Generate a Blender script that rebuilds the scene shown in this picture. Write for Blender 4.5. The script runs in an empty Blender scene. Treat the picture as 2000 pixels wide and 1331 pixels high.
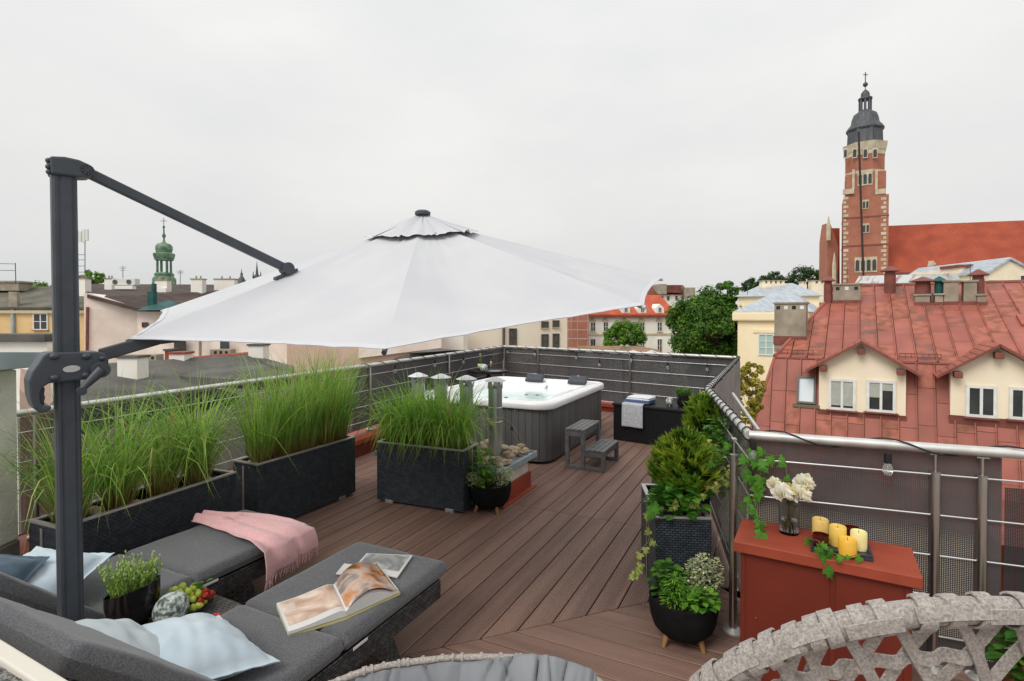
import bpy, bmesh, math, random
from mathutils import Vector, Matrix, noise
random.seed(7)
R = math.radians
S = bpy.context.scene
COL = S.collection
# ---------------------------------------------------------------- camera, sky, sun, exposure
F = 1050.0; PITCH = R(0.8); CAMZ = 1.75; HOR = 618.0
PPY = HOR + F*math.tan(PITCH)
cam = bpy.data.cameras.new('camera'); camo = bpy.data.objects.new('camera', cam); COL.objects.link(camo)
camo.location = (0, 0, CAMZ); camo.rotation_euler = (R(90)-PITCH, 0, 0)
cam.sensor_width = 36; cam.lens = F/2000*36; cam.shift_y = -(665.5-PPY)/2000
cam.clip_start = 0.05; cam.clip_end = 6000
S.camera = camo
SUN_EL, SUN_AZ = R(46), R(-138)          # azimuth from +Y towards +X
w = bpy.data.worlds.new('World'); S.world = w; w.use_nodes = True
nt = w.node_tree; bg = nt.nodes['Background']
sky = nt.nodes.new('ShaderNodeTexSky'); sky.sky_type = 'NISHITA'; sky.sun_disc = False
sky.sun_elevation = SUN_EL; sky.sun_rotation = SUN_AZ; sky.dust_density = 6; sky.air_density = 1.0
hs = nt.nodes.new('ShaderNodeHueSaturation'); hs.inputs['Saturation'].default_value = 0.1; hs.inputs['Value'].default_value = .5
nt.links.new(sky.outputs[0], hs.inputs['Color'])
tc = nt.nodes.new('ShaderNodeTexCoord'); mp = nt.nodes.new('ShaderNodeMapping'); mp.inputs['Scale'].default_value = (1, 1, 2.6)
nz = nt.nodes.new('ShaderNodeTexNoise'); nz.inputs['Scale'].default_value = 1.7; nz.inputs['Detail'].default_value = 5; nz.inputs['Roughness'].default_value = .5
cr = nt.nodes.new('ShaderNodeValToRGB')
cr.color_ramp.elements[0].position = .3; cr.color_ramp.elements[0].color = (.765, .782, .792, 1)
cr.color_ramp.elements[1].position = .72; cr.color_ramp.elements[1].color = (.945, .938, .918, 1)
nt.links.new(tc.outputs['Generated'], mp.inputs[0]); nt.links.new(mp.outputs[0], nz.inputs[0]); nt.links.new(nz.outputs[0], cr.inputs[0])
mul = nt.nodes.new('ShaderNodeVectorMath'); mul.operation = 'SCALE'
sp = nt.nodes.new('ShaderNodeSeparateXYZ'); nt.links.new(tc.outputs['Generated'], sp.inputs[0])      # overcast sky: brighter towards the zenith
zr = nt.nodes.new('ShaderNodeMapRange'); zr.inputs['From Min'].default_value = 0; zr.inputs['From Max'].default_value = 1
zr.inputs['To Min'].default_value = 8.4; zr.inputs['To Max'].default_value = 11.8; nt.links.new(sp.outputs['Z'], zr.inputs[0]); nt.links.new(zr.outputs[0], mul.inputs['Scale'])
nt.links.new(cr.outputs[0], mul.inputs[0])
mx = nt.nodes.new('ShaderNodeMix'); mx.data_type = 'RGBA'; mx.inputs['Factor'].default_value = .88
nt.links.new(hs.outputs[0], mx.inputs['A']); nt.links.new(mul.outputs[0], mx.inputs['B']); nt.links.new(mx.outputs['Result'], bg.inputs['Color'])
bg.inputs['Strength'].default_value = 0.1
sl = bpy.data.lights.new('sun', 'SUN'); sl.energy = 1.5; sl.angle = R(30); sl.color = (1, .97, .92)
so = bpy.data.objects.new('sun', sl); COL.objects.link(so)
sd = Vector((math.sin(SUN_AZ)*math.cos(SUN_EL), math.cos(SUN_AZ)*math.cos(SUN_EL), math.sin(SUN_EL)))
so.rotation_euler = sd.to_track_quat('Z', 'Y').to_euler()
vs = S.view_settings; vs.view_transform = 'Standard'; vs.look = 'None'; vs.exposure = 0.16; vs.gamma = 1
S.render.resolution_x = 1024; S.render.resolution_y = 681

# ---------------------------------------------------------------- helpers
def ray(px, py):
    x = (px-1000)/F; y = (PPY-py)/F; c, s = math.cos(PITCH), math.sin(PITCH)
    return Vector((x, c+s*y, -s+c*y))
def G(px, py, z=0.0):                       # where the pixel's ray meets the level z
    d = ray(px, py); t = (z-CAMZ)/d.z
    return Vector((d.x*t, d.y*t, z))
def P(px, py, Y):                           # the pixel's ray at distance Y
    d = ray(px, py); t = Y/d.y
    return Vector((d.x*t, Y, CAMZ+d.z*t))
def V(*a): return Vector(a)
TH = math.atan(518/F)
A2 = Vector((math.sin(TH), math.cos(TH), 0)); B2 = Vector((-math.cos(TH), math.sin(TH), 0)); Z3 = Vector((0, 0, 1))
W = {}
def lab(o, label=None, cat=None, group=None, kind=None):
    if label: o['label'] = label
    if cat: o['category'] = cat
    if group: o['group'] = group
    if kind: o['kind'] = kind
    return o
def thing(name, label, cat, loc, group=None, kind=None):
    o = bpy.data.objects.new(name, None); COL.objects.link(o); o.empty_display_size = .1
    o.location = loc; W[o] = Vector(loc)
    return lab(o, label, cat, group, kind)
class MB:
    def __init__(s): s.v = []; s.f = []
    def add(s, vs, fs):
        n = len(s.v); s.v += [Vector(q) for q in vs]; s.f += [tuple(i+n for i in q) for q in fs]; return s
    def obox(s, p, a, b, c):
        p = Vector(p); a = Vector(a); b = Vector(b); c = Vector(c)
        if a.cross(b).dot(c) < 0: a, b = b, a
        return s.add([p, p+a, p+a+b, p+b, p+c, p+a+c, p+a+b+c, p+b+c],
                     [(3, 2, 1, 0), (4, 5, 6, 7), (0, 1, 5, 4), (1, 2, 6, 5), (2, 3, 7, 6), (3, 0, 4, 7)])
    def box(s, c, size, u=None, v=None):
        u = Vector(u or (1, 0, 0)).normalized(); v = Vector(v or Z3.cross(u)).normalized(); n = u.cross(v)
        a, b, d = u*size[0], v*size[1], n*size[2]
        return s.obox(Vector(c)-a/2-b/2-d/2, a, b, d)
    def prism(s, poly, ext):
        poly = [Vector(q) for q in poly]; ext = Vector(ext); n = len(poly)
        nn = Vector((0, 0, 0))
        for i in range(n): nn += poly[i].cross(poly[(i+1) % n])
        if nn.dot(ext) < 0: poly.reverse()
        return s.add(poly+[q+ext for q in poly], [tuple(range(n-1, -1, -1)), tuple(range(n, 2*n))] +
                     [(i, (i+1) % n, (i+1) % n+n, i+n) for i in range(n)])
    def tube(s, pts, r, n=8, cap=True, flat=None):
        pts = [Vector(q) for q in pts]; m = len(pts)
        rs = r if isinstance(r, (list, tuple)) else [r]*m
        t0 = (pts[1]-pts[0]).normalized()
        up = Vector(flat) if flat else (Vector((0, 0, 1)) if abs(t0.z) < .9 else Vector((1, 0, 0)))
        vs = []; fs = []
        for i, p in enumerate(pts):
            t = (pts[min(i+1, m-1)]-pts[max(i-1, 0)]).normalized()
            a = t.cross(up)
            if a.length < 1e-5: a = t.orthogonal()
            a.normalize(); b = a.cross(t).normalized(); up = b
            ri = rs[i]; ra, rb = ri if isinstance(ri, tuple) else (ri, ri)
            for k in range(n):
                q = 2*math.pi*k/n; vs.append(p+a*(ra*math.cos(q))+b*(rb*math.sin(q)))
        for i in range(m-1):
            for k in range(n):
                k2 = (k+1) % n; fs.append((i*n+k, (i+1)*n+k, (i+1)*n+k2, i*n+k2))
        if cap: fs += [tuple(range(n)), tuple(range(m*n-1, (m-1)*n-1, -1))]
        return s.add(vs, fs)
    def lathe(s, prof, c, n=24, closed=False):
        c = Vector(c); m = len(prof); vs = []; fs = []
        for r, z in prof:
            for k in range(n):
                q = 2*math.pi*k/n; vs.append(c+Vector((r*math.cos(q), r*math.sin(q), z)))
        for i in range(m-1):
            for k in range(n):
                k2 = (k+1) % n; fs.append((i*n+k, i*n+k2, (i+1)*n+k2, (i+1)*n+k))
        if prof[0][0] > 1e-4: fs.append(tuple(range(n-1, -1, -1)))
        if prof[-1][0] > 1e-4: fs.append(tuple(range((m-1)*n, m*n)))
        return s.add(vs, fs)
    def grid(s, fn, nu, nv, flip=False):
        vs = [fn(i/nu, j/nv) for i in range(nu+1) for j in range(nv+1)]; k = nv+1
        fs = [(i*k+j, (i+1)*k+j, (i+1)*k+j+1, i*k+j+1) for i in range(nu) for j in range(nv)]
        if flip: fs = [q[::-1] for q in fs]
        return s.add(vs, fs)
    def ball(s, c, r, nu=12, nv=8, sq=(1, 1, 1), jit=0, seed=0, M=None):
        c = Vector(c); vs = []; fs = []
        def pt(d):
            k = 1+(jit*noise.noise(d*1.7+Vector((seed*3.7, seed*1.3, 0))) if jit else 0)
            q = Vector((d.x*sq[0], d.y*sq[1], d.z*sq[2]))*r*k
            return c+(M @ q if M else q)
        vs.append(pt(Vector((0, 0, -1))))
        for i in range(1, nv):
            a = math.pi*i/nv-math.pi/2
            for k in range(nu):
                q = 2*math.pi*k/nu; vs.append(pt(Vector((math.cos(a)*math.cos(q), math.cos(a)*math.sin(q), math.sin(a)))))
        vs.append(pt(Vector((0, 0, 1)))); L = len(vs)-1
        for k in range(nu): fs.append((0, 1+(k+1) % nu, 1+k)); fs.append((L, 1+(nv-2)*nu+k, 1+(nv-2)*nu+(k+1) % nu))
        for i in range(nv-2):
            for k in range(nu):
                k2 = (k+1) % nu; fs.append((1+i*nu+k, 1+i*nu+k2, 1+(i+1)*nu+k2, 1+(i+1)*nu+k))
        return s.add(vs, fs)
    def build(s, name, mat, parent=None, smooth=False, bevel=0, origin=None, rotz=0, solid=0, kind=None, sub=0):
        if origin is None:
            xs = [q.x for q in s.v]; ys = [q.y for q in s.v]; zs = [q.z for q in s.v]
            origin = Vector(((min(xs)+max(xs))/2, (min(ys)+max(ys))/2, min(zs)))
        origin = Vector(origin); Mi = Matrix.Rotation(-rotz, 3, 'Z')
        me = bpy.data.meshes.new(name)
        me.from_pydata([Mi @ (q-origin) for q in s.v], [], s.f); me.update()
        if smooth:
            me.polygons.foreach_set('use_smooth', [True]*len(me.polygons))
        me.materials.append(mat)
        o = bpy.data.objects.new(name, me); COL.objects.link(o)
        if parent is not None: o.parent = parent; o.location = origin-W[parent]
        else: o.location = origin
        o.rotation_euler = (0, 0, rotz)
        W[o] = origin
        if sub:
            m = o.modifiers.new('s', 'SUBSURF'); m.levels = sub; m.render_levels = sub
        if solid:
            m = o.modifiers.new('t', 'SOLIDIFY'); m.thickness = solid; m.offset = 0
        if bevel:
            m = o.modifiers.new('b', 'BEVEL'); m.width = bevel; m.segments = 2; m.limit_method = 'ANGLE'; m.angle_limit = R(40)
        if smooth == 2:
            me.set_sharp_from_angle(angle=R(42))
        if kind: o['kind'] = kind
        return o
def inst(o, loc, parent=None, rot=None, scale=None, **kw):      # one copy sharing the mesh
    c = o.copy(); COL.objects.link(c); loc = Vector(loc); W[c] = loc
    for k in list(c.keys()):
        if k in ('label', 'category', 'group', 'kind'): del c[k]
    c.parent = parent; c.location = loc-(W[parent] if parent is not None else Vector())
    if rot is not None: c.rotation_euler = rot
    if scale is not None: c.scale = scale
    return lab(c, **kw)

# ---------------------------------------------------------------- materials
MATS = {}
def C(r, g, b):                            # sRGB 0-255 -> linear
    f = lambda v: (v/255/12.92) if v/255 <= .04045 else ((v/255+.055)/1.055)**2.4
    return (f(r), f(g), f(b), 1)
def mat(name, c, c2=None, rough=.6, metal=0, scale=6, detail=4, bump=0, bscale=None, lo=.35, hi=.65, stretch=(1, 1, 1),
        rnd=0, spec=.5, coat=0, trans=0, sss=0, pattern=None, pcol=None, alpha=1, ior=1.45, pat2=None, sheen=0):
    """noise-mixed base colour; pattern=(kind, scale, strength[, direction]) gives relief"""
    if name in MATS: return MATS[name]
    m = bpy.data.materials.new(name); m.use_nodes = True; MATS[name] = m
    t = m.node_tree; b = t.nodes['Principled BSDF']; L = t.links.new
    co = t.nodes.new('ShaderNodeTexCoord'); mp = t.nodes.new('ShaderNodeMapping'); mp.inputs['Scale'].default_value = stretch
    L(co.outputs['Object'], mp.inputs[0])
    oi = t.nodes.new('ShaderNodeObjectInfo')
    ad = t.nodes.new('ShaderNodeVectorMath'); ad.operation = 'ADD'
    sc = t.nodes.new('ShaderNodeVectorMath'); sc.operation = 'SCALE'; sc.inputs['Scale'].default_value = 37
    cx = t.nodes.new('ShaderNodeCombineXYZ')
    for k in range(3): L(oi.outputs['Random'], cx.inputs[k])
    L(cx.outputs[0], sc.inputs[0]); L(mp.outputs[0], ad.inputs[0]); L(sc.outputs[0], ad.inputs[1])
    nz = t.nodes.new('ShaderNodeTexNoise'); nz.inputs['Scale'].default_value = scale; nz.inputs['Detail'].default_value = detail
    L(ad.outputs[0], nz.inputs[0])
    col = None
    if c2 is not None:
        cr = t.nodes.new('ShaderNodeValToRGB'); e = cr.color_ramp.elements
        e[0].position = lo; e[0].color = c; e[1].position = hi; e[1].color = c2
        L(nz.outputs[0], cr.inputs[0]); col = cr.outputs[0]
    else:
        rg = t.nodes.new('ShaderNodeRGB'); rg.outputs[0].default_value = c; col = rg.outputs[0]
    if rnd:
        hv = t.nodes.new('ShaderNodeHueSaturation'); mr = t.nodes.new('ShaderNodeMapRange')
        mr.inputs['To Min'].default_value = 1-rnd; mr.inputs['To Max'].default_value = 1+rnd
        L(oi.outputs['Random'], mr.inputs[0]); L(mr.outputs[0], hv.inputs['Value']); L(col, hv.inputs['Color']); col = hv.outputs[0]
    bp = None
    def addbump(src, strength, dist=.01):
        nonlocal bp
        n = t.nodes.new('ShaderNodeBump'); n.inputs['Strength'].default_value = strength; n.inputs['Distance'].default_value = dist
        L(src, n.inputs['Height'])
        if bp: L(bp, n.inputs['Normal'])
        bp = n.outputs[0]
    for pt in (pattern, pat2):
        if not pt: continue
        kind, ps, st = pt[:3]
        if kind == 'wave':
            wv = t.nodes.new('ShaderNodeTexWave'); wv.bands_direction = pt[3]; wv.inputs['Scale'].default_value = ps; wv.inputs['Distortion'].default_value = pt[4] if len(pt) > 4 else 0
            L(co.outputs['Object'], wv.inputs[0]); src = wv.outputs['Fac']
        elif kind == 'weave':          # woven strips: two crossed waves switched by a checker
            m2 = t.nodes.new('ShaderNodeMapping'); m2.inputs['Scale'].default_value = (ps, ps, ps)
            if len(pt) > 3: m2.inputs['Rotation'].default_value = pt[3]
            L(co.outputs['Object'], m2.inputs[0])
            br = t.nodes.new('ShaderNodeTexBrick'); br.inputs['Scale'].default_value = 1
            br.inputs['Mortar Size'].default_value = .09; br.inputs['Mortar Smooth'].default_value = 1
            br.inputs['Brick Width'].default_value = 1; br.inputs['Row Height'].default_value = .45
            br.inputs['Color1'].default_value = (1, 1, 1, 1); br.inputs['Color2'].default_value = (.55, .55, .55, 1); br.inputs['Mortar'].default_value = (0, 0, 0, 1)
            L(m2.outputs[0], br.inputs[0]); src = br.outputs['Color']
        elif kind == 'brick':
            m2 = t.nodes.new('ShaderNodeMapping'); m2.inputs['Scale'].default_value = (ps, ps, ps)
            m2.inputs['Rotation'].default_value = pt[3] if len(pt) > 3 else (R(90), 0, 0)
            L(co.outputs['Object'], m2.inputs[0])
            br = t.nodes.new('ShaderNodeTexBrick'); br.inputs['Scale'].default_value = 1
            br.inputs['Mortar Size'].default_value = .03; br.inputs['Brick Width'].default_value = .5; br.inputs['Row Height'].default_value = .25 if len(pt) < 5 else pt[4]
            br.inputs['Color1'].default_value = (1, 1, 1, 1); br.inputs['Color2'].default_value = (.8, .8, .8, 1); br.inputs['Mortar'].default_value = (0, 0, 0, 1)
            L(m2.outputs[0], br.inputs[0]); src = br.outputs['Color']
        elif kind == 'vor':
            vo = t.nodes.new('ShaderNodeTexVoronoi'); vo.inputs['Scale'].default_value = ps; L(ad.outputs[0], vo.inputs[0]); src = vo.outputs['Distance']
        elif kind == 'fab':
            w1 = t.nodes.new('ShaderNodeTexNoise'); w1.inputs['Scale'].default_value = ps; w1.inputs['Detail'].default_value = 2; L(co.outputs['Object'], w1.inputs[0]); src = w1.outputs[0]
        if pt is pattern and pcol is not None:
            mm = t.nodes.new('ShaderNodeMix'); mm.data_type = 'RGBA'; L(src, mm.inputs['Factor']); mm.inputs['A'].default_value = pcol; L(col, mm.inputs['B']); col = mm.outputs['Result']
        addbump(src, st)
    if bump:
        n2 = t.nodes.new('ShaderNodeTexNoise'); n2.inputs['Scale'].default_value = bscale or scale*4; n2.inputs['Detail'].default_value = 5
        L(ad.outputs[0], n2.inputs[0]); addbump(n2.outputs[0], bump)
    L(col, b.inputs['Base Color'])
    if bp: L(bp, b.inputs['Normal'])
    b.inputs['Roughness'].default_value = rough; b.inputs['Metallic'].default_value = metal
    b.inputs['Specular IOR Level'].default_value = spec; b.inputs['Coat Weight'].default_value = coat
    b.inputs['Transmission Weight'].default_value = trans; b.inputs['IOR'].default_value = ior; b.inputs['Alpha'].default_value = alpha
    if sss:
        b.inputs['Subsurface Weight'].default_value = sss; b.inputs['Subsurface Radius'].default_value = (.01, .01, .005)
    b.inputs['Sheen Weight'].default_value = sheen
    return m
def leafmat(name, c, c2, scale=8, trans=.35, rough=.5, rnd=0, island=.38):
    """leaf colour with some light passing through"""
    if name in MATS: return MATS[name]
    m = mat(name, c, c2, rough=rough, scale=scale, rnd=rnd, spec=.3)
    t = m.node_tree; b = t.nodes['Principled BSDF']; out = [n for n in t.nodes if n.type == 'OUTPUT_MATERIAL'][0]
    src = b.inputs['Base Color'].links[0].from_socket
    if island:                                  # each leaf or blade a little different
        ge = t.nodes.new('ShaderNodeNewGeometry'); hv = t.nodes.new('ShaderNodeHueSaturation'); mr = t.nodes.new('ShaderNodeMapRange'); m2 = t.nodes.new('ShaderNodeMapRange')
        mr.inputs['To Min'].default_value = 1-island; mr.inputs['To Max'].default_value = 1+island; m2.inputs['To Min'].default_value = .515; m2.inputs['To Max'].default_value = .475
        t.links.new(ge.outputs['Random Per Island'], mr.inputs[0]); t.links.new(ge.outputs['Random Per Island'], m2.inputs[0])
        t.links.new(mr.outputs[0], hv.inputs['Value']); t.links.new(m2.outputs[0], hv.inputs['Hue']); t.links.new(src, hv.inputs['Color']); src = hv.outputs[0]; t.links.new(src, b.inputs['Base Color'])
    tr = t.nodes.new('ShaderNodeBsdfTranslucent')
    t.links.new(src, tr.inputs[0]); mxn = t.nodes.new('ShaderNodeMixShader'); mxn.inputs[0].default_value = trans
    t.links.new(b.outputs[0], mxn.inputs[1]); t.links.new(tr.outputs[0], mxn.inputs[2]); t.links.new(mxn.outputs[0], out.inputs[0])
    return m
def meshmat(name, c, hole, scale, rough=.6, noise_amt=.0):
    """woven screen cloth: opaque threads, open holes"""
    if name in MATS: return MATS[name]
    m = mat(name, c, tuple(q*.7 for q in c[:3])+(1,), rough=rough, scale=2.5)
    t = m.node_tree; b = t.nodes['Principled BSDF']; out = [n for n in t.nodes if n.type == 'OUTPUT_MATERIAL'][0]
    co = t.nodes.new('ShaderNodeTexCoord'); sp = t.nodes.new('ShaderNodeSeparateXYZ'); t.links.new(co.outputs['UV'], sp.inputs[0])
    tr = t.nodes.new('ShaderNodeBsdfTransparent'); ms = []
    for k in (0, 1):
        a = t.nodes.new('ShaderNodeMath'); a.operation = 'MULTIPLY'; a.inputs[1].default_value = scale; t.links.new(sp.outputs[k], a.inputs[0])
        fr = t.nodes.new('ShaderNodeMath'); fr.operation = 'FRACT'; t.links.new(a.outputs[0], fr.inputs[0])
        g = t.nodes.new('ShaderNodeMath'); g.operation = 'LESS_THAN'; g.inputs[1].default_value = hole; t.links.new(fr.outputs[0], g.inputs[0]); ms.append(g)
    pr = t.nodes.new('ShaderNodeMath'); pr.operation = 'MULTIPLY'; t.links.new(ms[0].outputs[0], pr.inputs[0]); t.links.new(ms[1].outputs[0], pr.inputs[1])
    mxn = t.nodes.new('ShaderNodeMixShader'); t.links.new(pr.outputs[0], mxn.inputs[0]); t.links.new(b.outputs[0], mxn.inputs[1]); t.links.new(tr.outputs[0], mxn.inputs[2])
    t.links.new(mxn.outputs[0], out.inputs[0])
    return m
def shade(m, f): return tuple(q*f for q in m[:3])+(1,)

M_steel = mat('brushed_steel', (.62, .60, .57, 1), (.50, .48, .45, 1), rough=.3, metal=1, scale=3, stretch=(1, 1, .2))
M_rail = mat('satin_rail', (.74, .73, .70, 1), (.62, .61, .58, 1), rough=.42, metal=.75, scale=14)
M_wire = mat('steel_wire', (.72, .71, .70, 1), rough=.35, metal=.8)
M_anth = mat('anthracite_paint', C(70, 75, 82), C(62, 67, 74), rough=.45, scale=12, bump=.05)
M_deck = mat('composite_board', C(141, 111, 98), C(121, 94, 83), rough=.55, scale=2.4, stretch=(.35, 5, 1), rnd=.07, pattern=('wave', 23, .35, 'Y'), bump=.12, bscale=60, spec=.35)
M_dark = mat('dark_underside', (.012, .011, .011, 1), rough=.9)
M_red = mat('red_sheet_metal', C(164, 75, 53), C(138, 59, 41), rough=.5, scale=3.2, detail=7, bump=.05, spec=.4)
M_reddk = mat('red_sheet_shade', C(120, 44, 27), C(100, 36, 22), rough=.55, scale=2.4, detail=7, bump=.04)  # same red sheet, with the shade of its upright faces put into the colour
M_blk = mat('black_rubber', (.012, .012, .013, 1), rough=.55)
M_glass = mat('clear_glass', (.95, .97, .96, 1), rough=.02, trans=1, ior=1.3)
M_plaster = mat('terrace_plaster', C(205, 196, 180), C(188, 178, 162), rough=.9, scale=3, bump=.2)
# ================================================================= the terrace: ground, host building, deck, kerbs, railings
RZ = 1.10
L0 = G(38, 808, RZ); L1 = G(985, 677, RZ); R1 = G(1442, 699, RZ); R2 = G(1381, 760, RZ); R3 = G(1463, 850, RZ); R4 = G(2000, 888, RZ)
LN = L0-(L1-L0).normalized()*6.2; R5 = R4+(R4-R3).normalized()*1.6; RN = V(R5.x+1.2, -1.6, RZ); 
def at(p, z): return Vector((p.x, p.y, z))
g = MB(); g.add([(-3000, -200, -14), (3000, -200, -14), (3000, 5000, -14), (-3000, 5000, -14)], [(0, 1, 2, 3)])
g.build('ground', mat('street', (.22, .215, .20, 1), (.33, .32, .295, 1), scale=.05, rough=.9), kind='structure')
poly = [LN, L1, R1, R2, R3, R5, RN, V(LN.x, -1.6, RZ)]
out = [q+d for q, d in zip(poly, (V(-.16, -.1, 0), V(-.1, .2, 0), V(.2, .12, 0), V(.12, -.02, 0), V(.1, .06, 0), V(.1, .1, 0), V(0, 0, 0), V(0, 0, 0)))]
hb = MB().prism([at(q, -14) for q in out], (0, 0, 13.9))
hbo = hb.build('terrace_building', M_plaster)
lab(hbo, 'plastered house wall beneath the roof terrace', 'building')
def clip(sub, p, n):                        # keep the side n points to
    o = []
    for i in range(len(sub)):
        a, b = sub[i], sub[(i+1) % len(sub)]; da = (a-p).dot(n); db = (b-p).dot(n)
        if da >= 0: o.append(a)
        if (da >= 0) != (db >= 0): o.append(a+(b-a)*(da/(da-db)))
    return o
deck = thing('deck', None, None, (0, 3, 0), kind='structure')
dp = [at(q, 0)+d for q, d in zip(poly, (V(0, 0, 0), V(0, 0, 0), V(.08, .05, 0), V(.09, -.02, 0), V(.09, .08, 0), V(.1, .1, 0), V(0, 0, 0), V(0, 0, 0)))]
PIT = .1475; GAP = .008
m1, m2 = G(1005, 1233), G(1277.5, 1173)
MIT = m1; md = (m2-m1).normalized(); mn = V(-md.y, md.x, 0)
if mn.y < 0: mn = -mn
j0 = G(1140, 1009)
def boards(dirv, off0, base, side, n0, n1):
    acr = V(-dirv.y, dirv.x, 0); rz = math.atan2(dirv.y, dirv.x)
    for k in range(n0, n1):
        s0 = base+k*PIT+GAP/2; s1 = base+(k+1)*PIT-GAP/2
        pc = clip(dp, acr*s0, acr); pc = clip(pc, acr*s1, -acr) if pc else pc
        pc = clip(pc, MIT+mn*(.003*side), mn*side) if pc else pc
        cuts = [pc]
        if side > 0 and pc:
            cuts = [clip(pc, j0-dirv*.0015, -dirv), clip(pc, j0+dirv*.0015, dirv)]
        for q in cuts:
            if len(q) < 3: continue
            ar = abs(sum(q[i].x*q[(i+1) % len(q)].y-q[(i+1) % len(q)].x*q[i].y for i in range(len(q))))/2
            if ar < .01: continue
            m = MB().prism([at(v, -.024) for v in q], (0, 0, .024))
            cc = sum(q, Vector())/len(q); so_ = cc.dot(acr)
            m.build('deck_board', M_deck, deck, origin=at(cc, 0), rotz=rz, bevel=.0025)
acrA = V(-A2.y, A2.x, 0); baseA = G(1155, 1012).dot(acrA); baseA -= math.floor(baseA/PIT)*PIT
boards(A2, 0, baseA, 1, -40, 50)
Bd = -B2; acrB = V(-Bd.y, Bd.x, 0); baseB = G(1072.6, 1219.5).dot(acrB); baseB -= math.floor(baseB/PIT)*PIT
boards(Bd, 0, baseB, -1, -30, 40)
MB().prism([at(q, -.09) for q in poly], (0, 0, .05)).build('deck_substructure', M_dark, deck)

# red metal-clad kerb on the left and back
def kerb(name, p, q, inside, w, h, label):
    t = thing(name, label, 'parapet', at(p, 0)); d = (q-p).normalized(); ln = (q-p).length
    MB().obox(at(p, -.09)-inside*.14, d*ln, inside*(w+.14-.03), V(0, 0, h+.09-.03)).build('wall', M_reddk, t)
    n = int(ln/1.6)+1
    for k in range(n):
        a = ln*k/n+.002; b = ln*(k+1)/n-.002
        m = MB().prism([at(p+d*a-inside*.17, h), at(p+d*a-inside*.17, h-.05), at(p+d*a+inside*w, h-.07), at(p+d*a+inside*w, h-.012)], d*(b-a))
        m.build('coping_sheet', M_red, t, bevel=.004)
    return t
dl = (L1-L0).normalized(); inl = V(dl.y, -dl.x, 0)
kerb('parapet', LN, L1, inl, .20, .235, 'low red metal parapet under the left railing')
db = (R1-L1).normalized(); inb = V(db.y, -db.x, 0)
kerb('parapet', L1+db*.3, R1, inb, .12, .16, 'low red metal parapet under the back railing')

WZ = (.97, .77, .57, .37, .17)
def railing(name, label, p, q, posts, wires=WZ, rail_r=.024, foot=.24, stub=False, ends=(0, 0)):
    t = thing(name, label, 'railing', at(p, 0)); d = (q-p).normalized()
    MB().tube([at(p, RZ)-d*ends[0], at(q, RZ)+d*ends[1]], rail_r, 14).build('handrail', M_rail, t, smooth=2)
    for z in wires:
        MB().tube([at(p, z), at(q, z)], .0042, 6).build('wire', M_wire, t, smooth=2)
    for c in posts:
        c = at(c, 0)
        m = MB()
        if stub:
            m.tube([at(c, foot-.2), at(c, RZ-.115)], .0215, 14); m.tube([at(c, RZ-.12), at(c, RZ-.026)], .006, 8)
            m.box(at(c, RZ-.028), (.05, .025, .006), d)
        else:
            m.tube([at(c, foot), at(c, RZ-.02)], .019, 12)
        po = m.build('post', M_steel, t, smooth=2)
        MB().lathe([(.001, 0), (.055, 0), (.055, .008), (.03, .022), (.022, .024)], at(c, foot), 18).build('base_flange', M_rail, po, smooth=2)
    return t
def on(p, q, px):                            # point of the rail line p-q on the pixel column px
    k = (px-1000)/F; d = q-p; s = (k*p.y-p.x)/(d.x-k*d.y); return p+d*s
railing('steel_railing', 'long steel wire railing on the left parapet behind the tall grasses', LN, L1, [on(L0, L1, q) for q in (67, 482, 722, 877)]+[L1, L0-dl*1.6, L0-dl*3.2], wires=WZ[:4], foot=.24)
railing('steel_railing', 'steel wire railing along the back behind the hot tub', L1, R1, [on(L1, R1, q) for q in (1051, 1231)]+[R1], foot=.165)
d12 = (R2-R1).normalized()
railing('steel_railing', 'short steel railing at the far right corner with grey cloth outside', R1, R2, [R1+(R2-R1)*.5], foot=0)
railing('steel_railing', 'steel railing beside the thuja planters wrapped with string lights', R2, R3, [R2+V(-.02, .02, 0), R3+V(-.07, .03, 0)], foot=0, stub=True)
railing('steel_railing', 'near right steel railing behind the red metal box', R3, R5, [on(R3, R4, 1830), on(R3, R4, 1922), R5], foot=0, stub=True, rail_r=.0245)
# diagonal brace outside the far right corner
bt = MB().tube([P(1431, 770, 5.6), P(1482, 842, 4.6)], .018, 10).build('brace_bar', M_rail, smooth=2)
lab(bt, 'pale diagonal steel brace outside the far right railing corner', 'brace')

# screens tied outside the railings
def screen(name, label, p, q, outv, m, z0=.1, z1=RZ-.03, wav=.006, n=40, uvs=1.0, fold=0):
    d = (q-p); ln = d.length; mb = MB(); nv = 8
    def fn(i, j):
        z = z0+(z1-z0)*j
        o = .026+wav*noise.noise(V(i*ln*2.1, j*1.5, p.x))+fold*math.sin(i*ln*11+3*noise.noise(V(i*ln, j, 3)))*(.3+.7*(1-j))
        return at(p+d*i, z)+outv*o
    mb.grid(fn, n, nv)
    o = mb.build(name, m, smooth=True)
    uv = o.data.uv_layers.new(name='uv'); lp = o.data.loops
    for l in lp:
        i, j = divmod(l.vertex_index, nv+1); uv.data[l.index].uv = (i/n*ln*uvs, (z0+(z1-z0)*j/nv)*uvs)
    return lab(o, label, 'screen')
M_scr = meshmat('dark_screen_cloth', C(76, 76, 78), .2, 160)
M_scr2 = meshmat('open_screen_cloth', C(52, 52, 54), .42, 150)
M_scr3 = mat('grey_cloth', C(138, 130, 126), C(116, 110, 108), scale=3, rough=.85)
s7 = on(L0, L1, 690)
screen('privacy_screen', 'dark grey screen cloth on the far half of the left railing', s7, L1, -inl, M_scr, z0=.27)
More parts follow.
